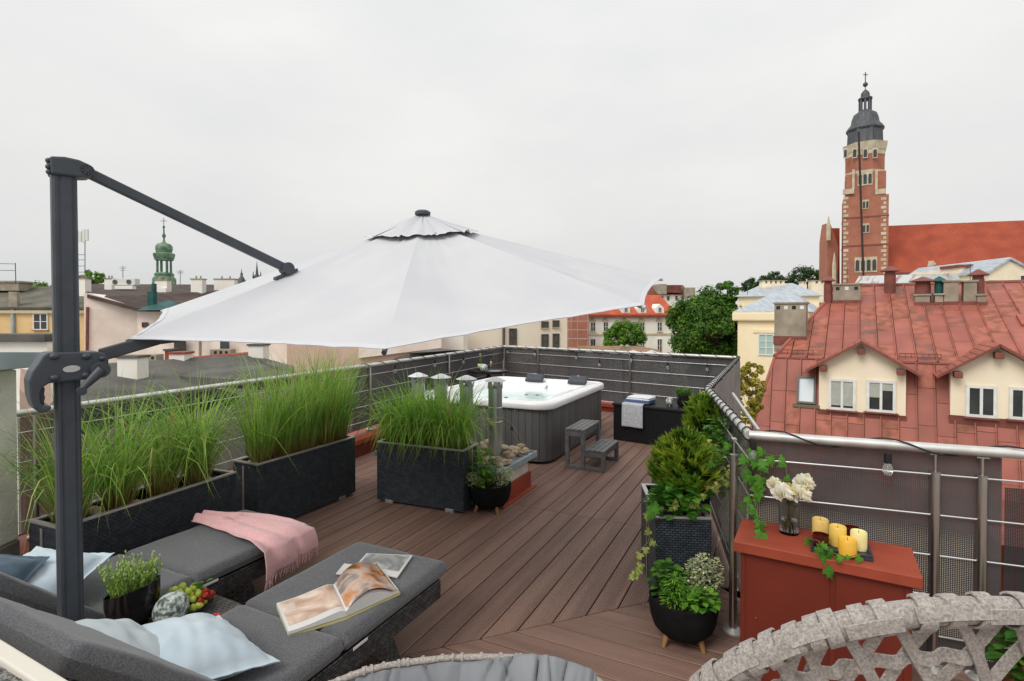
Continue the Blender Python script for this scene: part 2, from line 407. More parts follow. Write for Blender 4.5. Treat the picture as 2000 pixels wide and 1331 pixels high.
screen('privacy_screen', 'dark see-through screen net on the near half of the left railing', L0, s7, -inl, M_scr2, z0=.27)
screen('privacy_screen', 'dark grey screen cloth across the back railing behind the hot tub', L1, R1, -inb, M_scr, z0=.18)
o12 = V(-d12.y, d12.x, 0)
screen('privacy_screen', 'creased grey cloth hanging outside the far right railing corner', R1, R2, o12, M_scr3, z0=-.25, fold=.02, n=80)
d23 = (R3-R2).normalized(); o23 = V(-d23.y, d23.x, 0)
screen('privacy_screen', 'dark net screen behind the thuja shrubs', R2, R3, o23, M_scr2, z0=.02)
d34 = (R4-R3).normalized(); o34 = V(-d34.y, d34.x, 0); s5 = on(R3, R4, 1966)
screen('privacy_screen', 'perforated brown grey net screen behind the vase of flowers', R3, s5, o34, meshmat('perforated_net', C(84, 78, 78), .27, 110), z0=.02, n=60, wav=.012)
s6 = s5+d34*.012
screen('privacy_screen', 'loose grey net screen at the right edge of the terrace', s6, R5, o34, M_scr2, z0=.02, z1=.93, n=30)
# ================================================================= cantilever umbrella
M_canvas = leafmat('white_canvas', C(211, 212, 215), C(205, 206, 210), scale=3, trans=.14, rough=.85, island=0)
M_hem = leafmat('canvas_hem', C(208, 209, 212), C(203, 204, 208), scale=30, trans=.05, rough=.9, island=0)
def onpl(px, py, p0, n):
    d = ray(px, py); o = Vector((0, 0, CAMZ)); return o+d*((p0-o).dot(n)/d.dot(n))
PB = P(125, 690, 2.15); pole0 = V(PB.x-.012+.03, PB.y, 0); pole1 = P(124, 343, 2.15)
APX = V(-.57, 3.44, 2.362)
TIPS = [V(-1.655, 2.319, 1.650), V(-.460, 1.935, 1.630), V(.610, 2.481, 1.800), V(1.011, 3.637, 2.0066), V(.448, 4.727, 2.167), V(-.727, 5.111, 2.175), V(-1.827, 4.565, 2.026), V(-2.214, 3.409, 1.790)]
CEN = sum(TIPS, Vector())/8
um = thing('cantilever_umbrella', 'large white cantilever parasol with anthracite post and arm', 'parasol', at(PB, 0))
ud = at(TIPS[0]-PB, 0).normalized(); ud = at(CEN-PB, 0).normalized(); un = V(ud.y, -ud.x, 0)   # arm direction, and its right-hand side (towards the camera)
def prof(p, q, wu, wn, gro=.004):            # post profile with two shallow flutes on each broad face
    pts = []; hw, hn = wu/2, wn/2
    def side(sn):
        xs = [-hw+.008, -hw*.45-.006, -hw*.45, -hw*.38, -hw*.38+.006, hw*.62-.006, hw*.62, hw*.68, hw*.68+.006, hw-.008]
        ns = [0, 0, -gro, -gro, 0, 0, -gro, -gro, 0, 0]
        return [(x, sn*(hn+k)) for x, k in zip(xs, ns)]
    a = side(-1); b = [(x, n) for x, n in reversed(side(1))]
    pr = [(-hw, -hn+.008)]+a+[(hw, -hn+.008), (hw, hn-.008)]+b+[(-hw, hn-.008)]
    m = len(pr); mb = MB()
    vs = [p+ud*x+un*(-n) for x, n in pr]+[q+ud*x+un*(-n) for x, n in pr]
    return mb.add(vs, [(i, (i+1) % m, (i+1) % m+m, i+m) for i in range(m)]+[tuple(range(m))[::-1], tuple(range(m, 2*m))])
prof(pole0, pole1, .080, .05).build('pole', M_anth, um, smooth=False)
def plate(name, pts, p0, off, th, bev=.006, parent=None, m=None):
    mb = MB().prism([onpl(x, y, p0, un)+un*off for x, y in pts], -un*th)
    return mb.build(name, m or M_anth, parent or um, bevel=bev)
tb = plate('top_bracket', [(93, 309), (122, 310), (150, 316), (170, 325), (181, 334), (182, 343), (174, 350), (152, 350), (97, 344)], PB, .045, .09, .008)
for k in range(9):
    a = math.pi*2*k/9; c = onpl(166, 336, PB, un)+un*.048
    e = c+(ud*math.cos(a)+Z3*math.sin(a))*.022
    MB().tube([c, e], .0022, 6).build('joint_rib', M_anth, tb)
MB().tube([onpl(166, 336, PB, un)+un*.02, onpl(166, 336, PB, un)+un*.049], .021, 20).build('joint_disc', mat('black_nylon', (.02, .021, .023, 1), rough=.5), tb, smooth=2)
for (x, y) in ((93, 316), (93, 328), (94, 338)):
    MB().ball(onpl(x, y, PB, un)+un*.02, .011, 10, 6).build('bolt', M_anth, tb, smooth=True)
# upper arm on to the rib
def ribpt(k, t, lift=0): return APX+(TIPS[k]-APX)*t+Z3*lift
arm0 = onpl(170, 337, PB, un); tt = min((abs(1000+F*(ribpt(0, t*.01).x)/ribpt(0, t*.01).y-562), t*.01) for t in range(10, 100))[1]
arm1 = ribpt(0, tt, .035)
ax = (arm1-arm0).normalized(); an = ax.cross(un).normalized()
MB().obox(arm0-un*.015-an*.021, ax*(arm1-arm0).length, un*.03, an*.042).build('upper_arm', M_anth, um, bevel=.006)
ja = MB().tube([arm1-un*.026, arm1+un*.026], .032, 18).build('arm_joint', M_anth, um, smooth=2)
rd = (TIPS[0]-APX).normalized(); cn0 = un
MB().obox(arm1-rd*.06-un*.016-Z3*.035, rd*.13, un*.032, Z3*.016).build('mount_plate', M_anth, ja, bevel=.004)
# hook-shaped winch housing
HK = [(88, 688), (186, 686), (198, 690), (205, 699), (205, 722), (198, 731), (182, 736), (150, 741), (108, 745), (90, 747), (79, 754), (73, 768), (74, 783), (79, 790), (95, 790), (95, 796), (84, 802), (71, 803), (60, 793), (53, 772), (51, 742), (58, 724), (70, 708), (79, 694)]
hk = plate('winch_housing', HK, PB, .062, .124, .012)
plate('handle_grip', [(77, 752), (86, 757), (84, 768), (86, 776), (84, 784), (86, 790), (77, 790), (73, 780), (72, 766)], PB, .03, .06, .006, hk)
for x, y, r in ((100, 695, .017), (162, 695, .017), (192, 699, .012), (101, 736, .017), (161, 731, .017)):
    MB().ball(onpl(x, y, PB, un)+un*.062, r, 14, 8, (1, 1, .8)).build('bolt_cap', M_anth, hk, smooth=True)
be = []
for k in range(24):
    a = 2*math.pi*k/24; be.append((133+17*math.cos(a)+3*math.sin(a)*0, 719-6.5*math.sin(a)-1.5*math.cos(a)))
plate('badge', be, PB, .066, .004, .001, hk, mat('silver_badge', (.6, .6, .6, 1), (.5, .5, .5, 1), rough=.4, metal=.4, scale=60, stretch=(1, 1, 5)))
c0 = onpl(187, 720, PB, un)+un*.075; c1 = onpl(145, 759, PB, un)+un*.11
MB().tube([c0-un*.02, c0+un*.022], .031, 18).build('crank_hub', M_anth, hk, smooth=2)
MB().tube([c0+un*.02, c0+(c1-c0)*.3+un*.012, c0+(c1-c0)*.8, c1], [.021, .019, .013, .011], 12).build('crank_arm', M_anth, hk, smooth=2)
MB().tube([c1-un*.018, c1+un*.03], [.012, .016], 12).build('crank_knob', M_anth, hk, smooth=2)
# lower strut along the rib to the hub
HUB = CEN+V(0, 0, .02)
st0 = onpl(196, 694, PB, un); st1 = ribpt(0, .93, -.05)
sx = (st1-st0).normalized(); sn_ = sx.cross(un).normalized()
MB().obox(st0-un*.017-sn_*.026, sx*(st1-st0).length, un*.034, sn_*.052).build('lower_strut', M_anth, um, bevel=.006)
sx = (HUB-V(0, 0, .1)-st1).normalized(); sn_ = sx.cross(un).normalized()
MB().obox(st1-un*.017-sn_*.026, sx*(HUB-V(0, 0, .1)-st1).length, un*.034, sn_*.052).build('lower_strut', M_anth, um, bevel=.006)
MB().tube([HUB-V(0, 0, .14), APX-V(0, 0, .02)], .03, 14).build('hub', M_anth, um, smooth=2)
for k in range(8):
    t = TIPS[k]; m = MB().tube([ribpt(k, .06, -.03), ribpt(k, .995, -.012)], .009, 6); rb = m.build('rib', M_anth, um)
    d = (t-APX).normalized(); MB().tube([t-d*.03-Z3*.010, t+d*.008-Z3*.008], .010, 10).build('rib_cap', M_anth if k < 2 else M_canvas, rb, smooth=2)
    MB().tube([ribpt(k, .5, -.03), HUB-V(0, 0, .12)], .006, 6).build('brace', M_anth, um)
cv = thing('canopy', None, None, APX); cv.parent = um; cv.location = APX-W[um]
def pan(k, t0, t1, lift, sag, scal, wr=1.0):
    a, b = TIPS[k], TIPS[(k+1) % 8]; nn = (a-APX).cross(b-APX).normalized()
    if nn.z < 0: nn = -nn
    def fn(i, j):
        t = t0+(t1-t0)*i; e = 4*j*(1-j)
        q = APX+(a+(b-a)*j-APX)*(t*(1-scal*e*i))
        q += nn*(-sag*e*math.sin(math.pi*min(1, t*.9)))+Z3*(lift*(1-i*.55))
        edge = min(1, 6*j, 6*(1-j))
        s = Vector((t*3.0, j*9+k*5, k*1.7)); q += nn*(wr*(.0060*noise.noise(s*1.3)+.0016*noise.noise(V(t*34, j*7+k*3, 4))+.0050*noise.noise(V(t*16, j*3+k, 2.2))*math.exp(-((j-.1)*3)**2)+.003*noise.noise(V(t*11, j*2.2+k, 7)))*edge)
        return q
    return fn
for k in range(8):
    fnk = pan(k, .13, 1, 0, .035, .018); pno = MB().grid(fnk, 34, 22).build('panel', M_canvas, cv, smooth=True, origin=APX)
    MB().grid(lambda i, j: fnk(.978+.022*i, j)+Z3*.0022, 1, 22).build('hem', M_hem, pno, smooth=True)
vt = thing('vent_top', None, None, APX); vt.parent = cv; vt.location = (0, 0, 0)
def vfn(k):
    f0 = pan(k, .015, .225, .036, .006, -.0, 2.0)
    def fn(i, j):
        q = f0(i, j); return q+Z3*(i*i*.009*abs(math.sin(j*math.pi*(1.5 if k % 2 else 2.5)+k)))
    return fn
vm = MB()
for k in range(8): vm.grid(vfn(k), 8, 16)
bpy.data.objects.remove(vt); vm.build('vent_top', M_canvas, cv, smooth=True)
gm = MB()
for k in range(8):                          # grey sheet whose colour gives the vent gap its shade
    gm.grid(lambda i, j, k=k: APX+(TIPS[k]+(TIPS[(k+1) % 8]-TIPS[k])*j-APX)*(.05+.16*i)+Z3*(.012), 2, 4)
gm.build('vent_gap_shade', mat('vent_shade_grey', C(92, 93, 96), rough=.9), cv)
MB().lathe([(.001, .0), (.05, .002), (.05, .02), (.035, .03), (.001, .032)], APX+V(0, 0, .032), 18).build('top_cap', M_anth, um, smooth=2)
MB().box(at(PB, .03), (.9, .1, .05), ud).box(at(PB, .031), (.1, .9, .048), ud).build('cross_base', M_anth, um, bevel=.01)

# ================================================================= loungers
def soft(mb, o, u, v, n, lu, lv, h, r, nu=24, nv=12, amp=.0, seed=0, dome=0, fn=None):
    """soft slab: rounded edges, slightly uneven top; o = centre of the underside"""
    o, u, v, n = Vector(o), Vector(u), Vector(v), Vector(n)
    def ease(i): return .5-.5*math.cos(math.pi*i)
    def pt(i, j, top):
        x = (ease(i)*.6+i*.4-.5)*lu; y = (ease(j)*.6+j*.4-.5)*lv
        ex = min(lu/2-abs(x), r); ey = min(lv/2-abs(y), r)
        k = math.sqrt(max(0, 1-(1-ex/r)**2))*math.sqrt(max(0, 1-(1-ey/r)**2))
        z = h/2+(h/2*k)*(1 if top else -1)
        if top: z += dome*(1-(2*x/lu)**2)*(1-(2*y/lv)**2)+amp*k*(noise.noise(V(x*5, y*5, seed))+.5*noise.noise(V(x*13, y*13, seed+5)))
        q = o+u*x+v*y+n*z
        return fn(q, x, y, top) if fn else q
    mb.grid(lambda i, j: pt(i, j, True), nu, nv, flip=u.cross(v).dot(n) < 0)
    mb.grid(lambda i, j: pt(i, j, False), nu, nv, flip=u.cross(v).dot(n) > 0)
    return mb
M_fab = mat('charcoal_melange', C(106, 107, 110), C(78, 79, 83), rough=.95, scale=190, detail=5, stretch=(1, 1, 1), lo=.4, hi=.6, bump=.25, bscale=500, sheen=.3)
M_wick = mat('dark_wicker', C(104, 105, 106), C(70, 71, 73), rough=.5, scale=30, pattern=('weave', 34, 1.0, (R(90), 0, 0)), pcol=C(14, 14, 15), bump=.1, spec=.5)
M_wickt = mat('dark_wicker_top', C(128, 126, 120), C(88, 87, 84), rough=.5, scale=30, pattern=('weave', 30, 1.0, (0, 0, 0)), pcol=C(16, 16, 17), bump=.1, spec=.5)
M_tagw = mat('white_tag', (.8, .8, .8, 1), rough=.7)
AH = -A2
def lounger(foot, label, wd):
    t = thing('sun_lounger', label, 'sun lounger', at(foot, 0), 'wicker loungers under the parasol'); foot = at(foot, 0)
    def q(a, b, z): return foot+AH*a+B2*b+Z3*z
    hw = wd/2
    fr = MB()
    for s in (-1, 1): fr.obox(q(.03, s*(hw-.02), .20), AH*1.93, B2*(-s*.03), Z3*.105)
    for a in (.03, 1.93): fr.obox(q(a, -hw+.05, .20), AH*.03, B2*(wd-.10), Z3*.105)
    fo = fr.build('frame', M_wick, t, bevel=.008, rotz=TH*0+math.atan2(AH.y, AH.x))
    sl_ = MB(); sl_.obox(q(.06, -hw+.051, .27), AH*1.19, B2*(wd-.102), Z3*.02); sl_.build('bed', M_wick, t)
    for a0, a1 in ((.50, .36), (1.55, 1.70)):
        for s in (-1, 1):
            m = MB(); y = s*(hw-.07)
            m.add([q(a0-.09, y-.02, .2), q(a0+.09, y-.02, .2), q(a0+.09, y+.02, .2), q(a0-.09, y+.02, .2),
                   q(a1-.03, y-.02, 0), q(a1+.03, y-.02, 0), q(a1+.03, y+.02, 0), q(a1-.03, y+.02, 0)],
                  [(0, 1, 2, 3), (7, 6, 5, 4), (0, 4, 5, 1), (1, 5, 6, 2), (2, 6, 7, 3), (3, 7, 4, 0)])
            m.build('leg', M_wick, t, bevel=.005)
    th = R(43); bu = AH*math.cos(th)+Z3*math.sin(th); bn = (Z3*math.cos(th)-AH*math.sin(th))
    hz = .315
    bf = MB().obox(q(1.24, -hw+.03, hz-.03), bu*.74, B2*(wd-.06), bn*.03); bf.build('backrest_frame', M_wick, t, bevel=.006)
    MB().tube([q(1.62, 0, .27), foot+AH*1.24+Z3*hz+bu*.5], .012, 8).build('backrest_prop', M_wick, t)
    c1 = soft(MB(), q(.385, 0, hz), AH, B2, Z3, .80, wd, .078, .03, 26, 20, .004, 1, .006).build('foot_cushion', M_fab, t, smooth=True)
    soft(MB(), q(1.0, 0, hz), AH, B2, Z3, .44, wd, .078, .03, 18, 20, .004, 2, .006).build('seat_cushion', M_fab, t, smooth=True)
    soft(MB(), q(1.235, 0, hz)+bu*.38+bn*.0, bu, B2, bn, .78, wd, .085, .035, 26, 20, .006, 3, .008).build('back_cushion', M_fab, t, smooth=True)
    MB().obox(q(.66, -hw-.012, hz+.004), AH*.09, -B2*.002, Z3*.012).build('care_tag', M_tagw, t)
    return q, bu, bn, th
F2 = V(-.65, 3.10, 0); F1 = V(-1.31, 3.49, 0)+B2*.33
q2, bu, bn, th = lounger(F2, 'near charcoal wicker lounger with open magazines on its cushion', .65)
q1, _, _, _ = lounger(F1, 'far charcoal wicker lounger against the planters with the pink throw', .66)

# ---- pillows
def pillow(name, label, c, u, v, lu, lv, h, m, seed, tag=None):
    u = Vector(u).normalized(); v = Vector(v); v = (v-u*v.dot(u)).normalized(); n = u.cross(v)
    if n.z < 0: n = -n
    t = thing(name, label, 'pillow', c, 'pillows on the loungers'); mb = MB()
    def pt(i, j, top):
        x = 2*i-1; y = 2*j-1; fl = .10
        ix = max(0, 1-(abs(x)/(1-fl))**2.4) if abs(x) < 1-fl else 0; iy = max(0, 1-(abs(y)/(1-fl))**2.4) if abs(y) < 1-fl else 0
        k = (ix**.55)*(iy**.55)
        px = x*(1-.075*(1-y*y)); py = y*(1-.075*(1-x*x))
        a = math.atan2(y, x); rr = math.hypot(x, y)
        cre = noise.noise(V(math.cos(a)*5.2+seed, math.sin(a)*5.2, rr*.7))*(.15+.85*rr)+.5*noise.noise(V(math.cos(a)*11+seed, math.sin(a)*11, rr))*rr*rr
        z = h/2*k*(1 if top else -.8)+(.0045*cre*min(1, rr*1.4)+.007*noise.noise(V(x*3, y*3, seed))+.006*noise.noise(V(x*2+y*5, x*1.5-y*2, seed+9)))*(.35+k)*(1 if top else .2)
        rip = (.005*noise.noise(V(x*6+seed, y*6, 1)))*(1-k)
        return Vector(c)+u*(px*lu/2)+v*(py*lv/2)+n*(z+rip+(0.0015 if top else -.0015))
    mb.grid(lambda i, j: pt(i, j, True), 44, 44, flip=u.cross(v).dot(n) < 0); mb.grid(lambda i, j: pt(i, j, False), 44, 44, flip=u.cross(v).dot(n) > 0)
    mb.build('cover', m, t, smooth=True, origin=Vector(c))
    if tag is not None:
        x, y = tag; p = Vector(c)+u*(x*lu/2)+v*(y*lv/2)
        MB().obox(p, u*.022*x, v*.022, n*.003).build('tag', mat('red_tag', (.6, .03, .03, 1), rough=.7), t)
    return t
M_pb = mat('pale_blue_cotton', C(206, 220, 228), C(192, 209, 220), rough=.9, scale=5, bump=.06, bscale=200, sheen=.2)
M_pg = mat('pale_grey_cotton', C(196, 204, 208), C(184, 194, 199), rough=.9, scale=5, bump=.06, bscale=200, sheen=.2)
M_pn = mat('slate_blue_cotton', C(92, 112, 126), C(74, 93, 108), rough=.9, scale=5, bump=.06, bscale=200, sheen=.2)
pillow('pillow', 'pale blue flanged pillow with a red tag on the near lounger', q2(1.25, .03, .49), V(.80, -.60, -.02), V(.62, .72, -.22), .50, .50, .20, M_pb, 3, (-1, .95))
pillow('pillow', 'greyish pillow tucked behind the pale blue one on the near lounger', q2(1.47, .13, .575), V(.86, -.45, -.02), V(.55, .75, -.42), .52, .46, .20, M_pg, 8)
pillow('pillow', 'pale blue flanged pillow leaning on the far lounger behind the post', q1(1.32, .03, .50), V(.97, -.12, -.02), V(.05, .80, .30), .44, .46, .22, M_pb, 13)
pillow('pillow', 'slate blue pillow at the left picture edge on the far lounger', q1(1.56, .02, .60), V(.9, .2, -.2), V(-.1, .75, .35), .42, .40, .16, M_pn, 21)

# ---- pink throw with fringe
M_pink = mat('pink_wool', C(238, 190, 190), C(228, 174, 176), rough=.95, scale=90, detail=2, bump=.3, bscale=300, sheen=.4)
tb_ = thing('throw_blanket', 'pink wool throw with fringe draped over the far lounger', 'blanket', q1(.25, -.1, .39))
LB = [.34, -.335]                              # on top from far to near side, then down
def thr(i, j):
    s = i*.86                                  # path length from the far side
    ga = max(0, 1-i*1.6)**1.3
    a0 = .02+.20*ga; a1 = .41-.05*ga
    a = a0+(a1-a0)*j
    fold = (math.sin(j*17+1.2+i*2.6+1.3*noise.noise(V(i*2, j*2, 4)))*.5+.5)**.7
    hgt = .004+.030*fold*(.35+.5*ga+.65*j)+.008*noise.noise(V(i*5, j*7, 1))
    if ga > .5: hgt += .02*math.sin(j*math.pi)
    top = .70
    if s < top:
        b = .35-s; z = .405+hgt; k = max(0, (s-top+.06)/.06); z -= .02*k*k; b -= 0
        return q1(a-.02*math.sin(s*7), b, z)
    d = s-top; dl_ = d*(.85+.6*max(0, j-.45))
    return q1(a+.02*math.sin(j*9)+d*.10*(j-.3), -.35-.02-hgt*1.0-.03*math.sin(min(d, .1)*12), .385-dl_*.86)
MB().grid(thr, 70, 46).build('cloth', M_pink, tb_, smooth=True, solid=.004)
fm = MB()
for k in range(64):
    j = k/63; p = thr(1, j); dn = (thr(1, j)-thr(.97, j)).normalized(); sw = V(random.uniform(-.012, .012), random.uniform(-.012, .012), 0)
    fm.tube([p, p+dn*.025+sw*.4, p+dn*.055+sw], [.0018, .0017, .0009], 4)
fm.build('fringe', M_pink, tb_, kind='stuff')

# ---- magazines
def printmat(name, cols, scale, seed, bw=False):
    m = bpy.data.materials.new(name); m.use_nodes = True; t = m.node_tree; b = t.nodes['Principled BSDF']; L = t.links.new
    co = t.nodes.new('ShaderNodeTexCoord'); mp = t.nodes.new('ShaderNodeMapping'); mp.inputs['Location'].default_value = (seed, seed*2, 0)
    nz = t.nodes.new('ShaderNodeTexNoise'); nz.inputs['Scale'].default_value = scale; nz.inputs['Detail'].default_value = 4; nz.inputs['Distortion'].default_value = .6
    cr = t.nodes.new('ShaderNodeValToRGB'); e = cr.color_ramp.elements
    L(co.outputs['Object'], mp.inputs[0]); L(mp.outputs[0], nz.inputs[0]); L(nz.outputs[0], cr.inputs[0])
    while len(e) < len(cols): e.new(.5)
    for i, c in enumerate(cols): e[i].position = .28+.44*i/(len(cols)-1); e[i].color = c
    L(cr.outputs[0], b.inputs['Base Color']); b.inputs['Roughness'].default_value = .3
    return m
M_paper = mat('magazine_paper', (.80, .79, .76, 1), (.72, .71, .68, 1), rough=.45, scale=4)
M_pr1 = printmat('warm_photo_print', [C(150, 118, 100), C(206, 170, 148), C(232, 204, 184), C(244, 234, 224)], 9, 3)
M_pr2 = printmat('amber_photo_print', [C(84, 60, 46), C(206, 136, 84), C(206, 182, 168), C(140, 124, 116), C(232, 222, 214)], 8, 11)
M_pr3 = printmat('grey_photo_print', [C(110, 108, 106), C(176, 174, 172), C(120, 120, 120), C(222, 222, 222)], 5, 5)
MZ = .404
def bil(c, i, j): return (c[0]*(1-i)+c[1]*i)*(1-j)+(c[3]*(1-i)+c[2]*i)*j
mg = thing('open_magazine', 'thick open magazine with warm photo spreads on the near lounger', 'magazine', G(660, 1180, MZ))
lp_ = [G(540, 1185, MZ), G(652, 1152, MZ), G(676, 1206, MZ), G(563, 1242, MZ)]
rp_ = [G(652, 1152, MZ), G(738, 1108, MZ), G(778, 1160, MZ), G(676, 1206, MZ)]
def lpf(i, j): return bil(lp_, i, j)+Z3*(.016+.020*math.sin(i*math.pi*.5)**3-.012*max(0, i-.9)*10*.9)
def rpf(i, j): return bil(rp_, i, j)+Z3*(.020+.045*math.sin(min(1, i*1.15+.02)*math.pi)**.8*(1-.15*i)-.012*(1-i)*0)
for fn, c4, nm in ((lpf, lp_, 'left'), (rpf, rp_, 'right')):
    mb = MB().grid(fn, 16, 6); s0 = MB()
    s0.grid(lambda i, j: bil(c4, i, j)+Z3*.004, 4, 2)
    for jj in (0, 1): s0.grid(lambda i, j: (bil(c4, i, jj)+Z3*.004)*(1-j)+(fn(i, jj)-Z3*.001)*j, 16, 2)
    for ii in (0, 1): s0.grid(lambda i, j: (bil(c4, ii, i)+Z3*.004)*(1-j)+(fn(ii, i)-Z3*.001)*j, 6, 2)
    pg = s0.build('page_block', M_paper, mg, smooth=False)
    mb2 = MB().grid(fn, 16, 6); mb2.build('page', M_paper, mg, smooth=True)
    MB().grid(lambda i, j: fn(.05+.92*i if nm == 'left' else .02+.86*i, .03+.80*j if nm == 'left' else .02+.9*j)+Z3*.0012, 16, 6).build('printed_photo', M_pr1 if nm == 'left' else M_pr2, mg, smooth=True)
# a turning page on the right with a shadowed hollow below it
MB().grid(lambda i, j: bil(rp_, .02+.95*i, j)+Z3*(.024+.062*math.sin(min(1, i*1.1)*math.pi)**.75*(1-.25*i)), 16, 4).build('turning_page', M_pr2, mg, smooth=True, solid=.0006)
MB().prism([q-Z3*.0 for q in [G(540, 1188, MZ-.012), G(652, 1154, MZ-.012), G(742, 1110, MZ-.012), G(782, 1162, MZ-.012), G(677, 1211, MZ-.012), G(563, 1246, MZ-.012)]], (0, 0, .012)).build('cover', mat('yellow_cover', C(226, 216, 150), C(214, 204, 136), rough=.4), mg)
for txk in range(4):
    a, b_ = .10+.035*txk*0, .22
    MB().grid(lambda i, j: lpf(.10+.16*i, .18+.07*txk+.028*j)+Z3*.0018, 2, 1).build('text_line', M_paper, mg)
def mag2(label, cs, z, m, frame=True):
    t = thing('magazine', label, 'magazine', G(*cs[0], z)); c = [G(x, y, z) for x, y in cs]
    MB().prism(c, (0, 0, .007)).build('pages', M_paper, t, bevel=.001)
    c2 = [bil(c, *ij)+Z3*.0082 for ij in ((.05, .05), (.95, .05), (.95, .78), (.05, .78))]
    MB().add(c2, [(0, 1, 2, 3)]).build('cover_photo', m, t)
mag2('white magazine with a grey cover photo under the open one', [(716, 1083), (806, 1087), (776, 1130), (690, 1112)], .404, M_pr3)
mag2('white folded brochure beside the open magazine', [(672, 1103), (742, 1112), (752, 1128), (656, 1123)], .404, M_paper)

# ---- wicker side table and what stands on it
st = thing('side_table', 'low dark wicker side table between the two loungers', 'table', q2(1.0, .56, 0))
TZ = .36
MB().obox(q2(.75, .365, TZ-.035), AH*.52, B2*.385, Z3*.035).build('tabletop', M_wickt, st, bevel=.01, rotz=math.atan2(AH.y, AH.x))
for a in (.79, 1.23):
    for b in (.40, .715): MB().box(q2(a, b, TZ/2-.018), (.04, .04, TZ-.036), AH, B2).build('leg', M_wick, st)
M_gloss = mat('glossy_black', (.010, .009, .010, 1), rough=.12, spec=.6)
M_soil = mat('soil', C(48, 38, 32), C(30, 24, 20), scale=40, bump=.5, rough=1)
pc = G(259, 1218, TZ); pt_ = thing('flower_pot', 'glossy black oval pot with slanted rim on the wicker table', 'pot', pc)
def potfn(rs, hs, off=0):
    mb = MB(); n = 36; prof_ = rs; vs = []; fs = []
    for r, h in zip(rs, hs):
        for k in range(n):
            a = 2*math.pi*k/n; x, y = math.cos(a), math.sin(a)
            z = h*(1+.22*x) if h > .1 else h
            vs.append(pc+V(x*r*1.14, y*r*.9, z))
    for i in range(len(rs)-1):
        for k in range(n): fs.append((i*n+k, i*n+(k+1) % n, (i+1)*n+(k+1) % n, (i+1)*n+k))
    fs.append(tuple(range(n))[::-1]); fs.append(tuple(range((len(rs)-1)*n, len(rs)*n)))
    return mb.add(vs, fs)
potfn([.052, .056, .056, .088, .098, .1, .1, .095, .092, .088], [0, .003, .018, .04, .08, .12, .165, .166, .155, .11]).build('bowl', M_gloss, pt_, smooth=2)
def herb(name, label, c, n, r0, h, spread, m, cat='plant', leaf=.012, tipm=None, lean=0):
    t = thing(name, label, cat, c); mb = MB(); tips_ = MB()
    for k in range(n):
        a = random.uniform(0, 6.28); rr = r0*math.sqrt(random.random()); p = Vector(c)+V(math.cos(a)*rr, math.sin(a)*rr, 0)
        hh = h*random.uniform(.65, 1.1); d = V(math.cos(a)*spread*rr/r0+random.uniform(-.1, .1)+lean, math.sin(a)*spread*rr/r0+random.uniform(-.1, .1), 1).normalized()
        pts = [p+d*hh*s+V(0, 0, -.02*s*s)+V(random.uniform(-.004, .004), random.uniform(-.004, .004), 0) for s in (0, .35, .7, 1)]
        mb.tube(pts, [.0016, .0013, .001, .0006], 4, cap=False)
        for s in range(9):
            u = .12+.86*s/9; q = pts[0]+(pts[3]-pts[0])*u; la = random.uniform(0, 6.28); e = V(math.cos(la), math.sin(la), .9).normalized()*leaf*random.uniform(.7, 1.3); sd_ = V(-math.sin(la), math.cos(la), 0)*leaf*.13
            mb.add([q-sd_, q+sd_, q+e*.6+sd_*1.1, q+e, q+e*.6-sd_*1.1], [(0, 1, 2, 3, 4)])
        if tipm and random.random() < .5: tips_.ball(pts[3], .004, 5, 4, (1, 1, 1.6))
    mb.build('foliage', m, t, kind='stuff')
    if tipm and tips_.v: tips_.build('flower_bud', tipm, t, kind='stuff')
    return t
M_lav = leafmat('lavender_green', C(168, 196, 104), C(124, 162, 72), scale=30, trans=.3)
potfn([.08, .084], [.125, .128]).build('soil', M_soil, pt_)
herb('lavender_plant', 'fine leaved young lavender in the glossy black pot', pc+V(0, 0, .135), 170, .08, .17, .22, M_lav, leaf=.02, tipm=mat('lavender_bud', C(176, 194, 130), rough=.8))
# textured glass egg
ec = G(334, 1224, TZ)
eg = thing('decorative_egg', 'speckled grey glass egg ornament tilted on the wicker table', 'ornament', ec)
M_crack = mat('frosted_crackle', C(205, 214, 206), C(96, 106, 100), rough=.25, scale=38, detail=6, lo=.42, hi=.58, spec=.6, pattern=('vor', 60, .5))
Mx = Matrix.Rotation(R(35), 3, 'Y')
MB().ball(ec+V(0, .0, .078), .066, 24, 16, (1.05, 1.0, 1.25), M=Mx).build('shell', M_crack, eg, smooth=True)
MB().lathe([(.001, 0), (.03, 0), (.042, .012), (.036, .016), (.001, .016)], ec, 18).build('foot', M_gloss, eg, smooth=2)
# fruit dish
fc = G(362, 1188, TZ)
fd = thing('fruit_dish', 'shallow dark dish under the grapes on the wicker table', 'dish', fc)
MB().lathe([(.001, 0), (.06, 0), (.10, .012), (.125, .03), (.121, .031), (.09, .016), (.001, .008)], fc, 28).build('dish', M_gloss, fd, smooth=2)
gb = thing('grape_bunch', 'bunch of green grapes heaped on the dark dish', 'fruit', fc+Z3*.01)
M_grape = mat('green_grape', C(208, 216, 96), C(176, 194, 70), rough=.22, scale=20, rnd=.15, sss=.15)
g0 = None; placed = []
tries = 0
while len(placed) < 46 and tries < 6000:
    tries += 1
    x, y = random.gauss(-.015, .05), random.gauss(0, .036); hh = max(0, .078*(1-(x+.015)**2/.0085-y*y/.006)); p = fc+V(x, y, .028+random.uniform(.4, 1)*hh)
    if (x/.1)**2+(y/.085)**2 > 1 or any((p-q).length < .0275 for q in placed): continue
    placed.append(p)
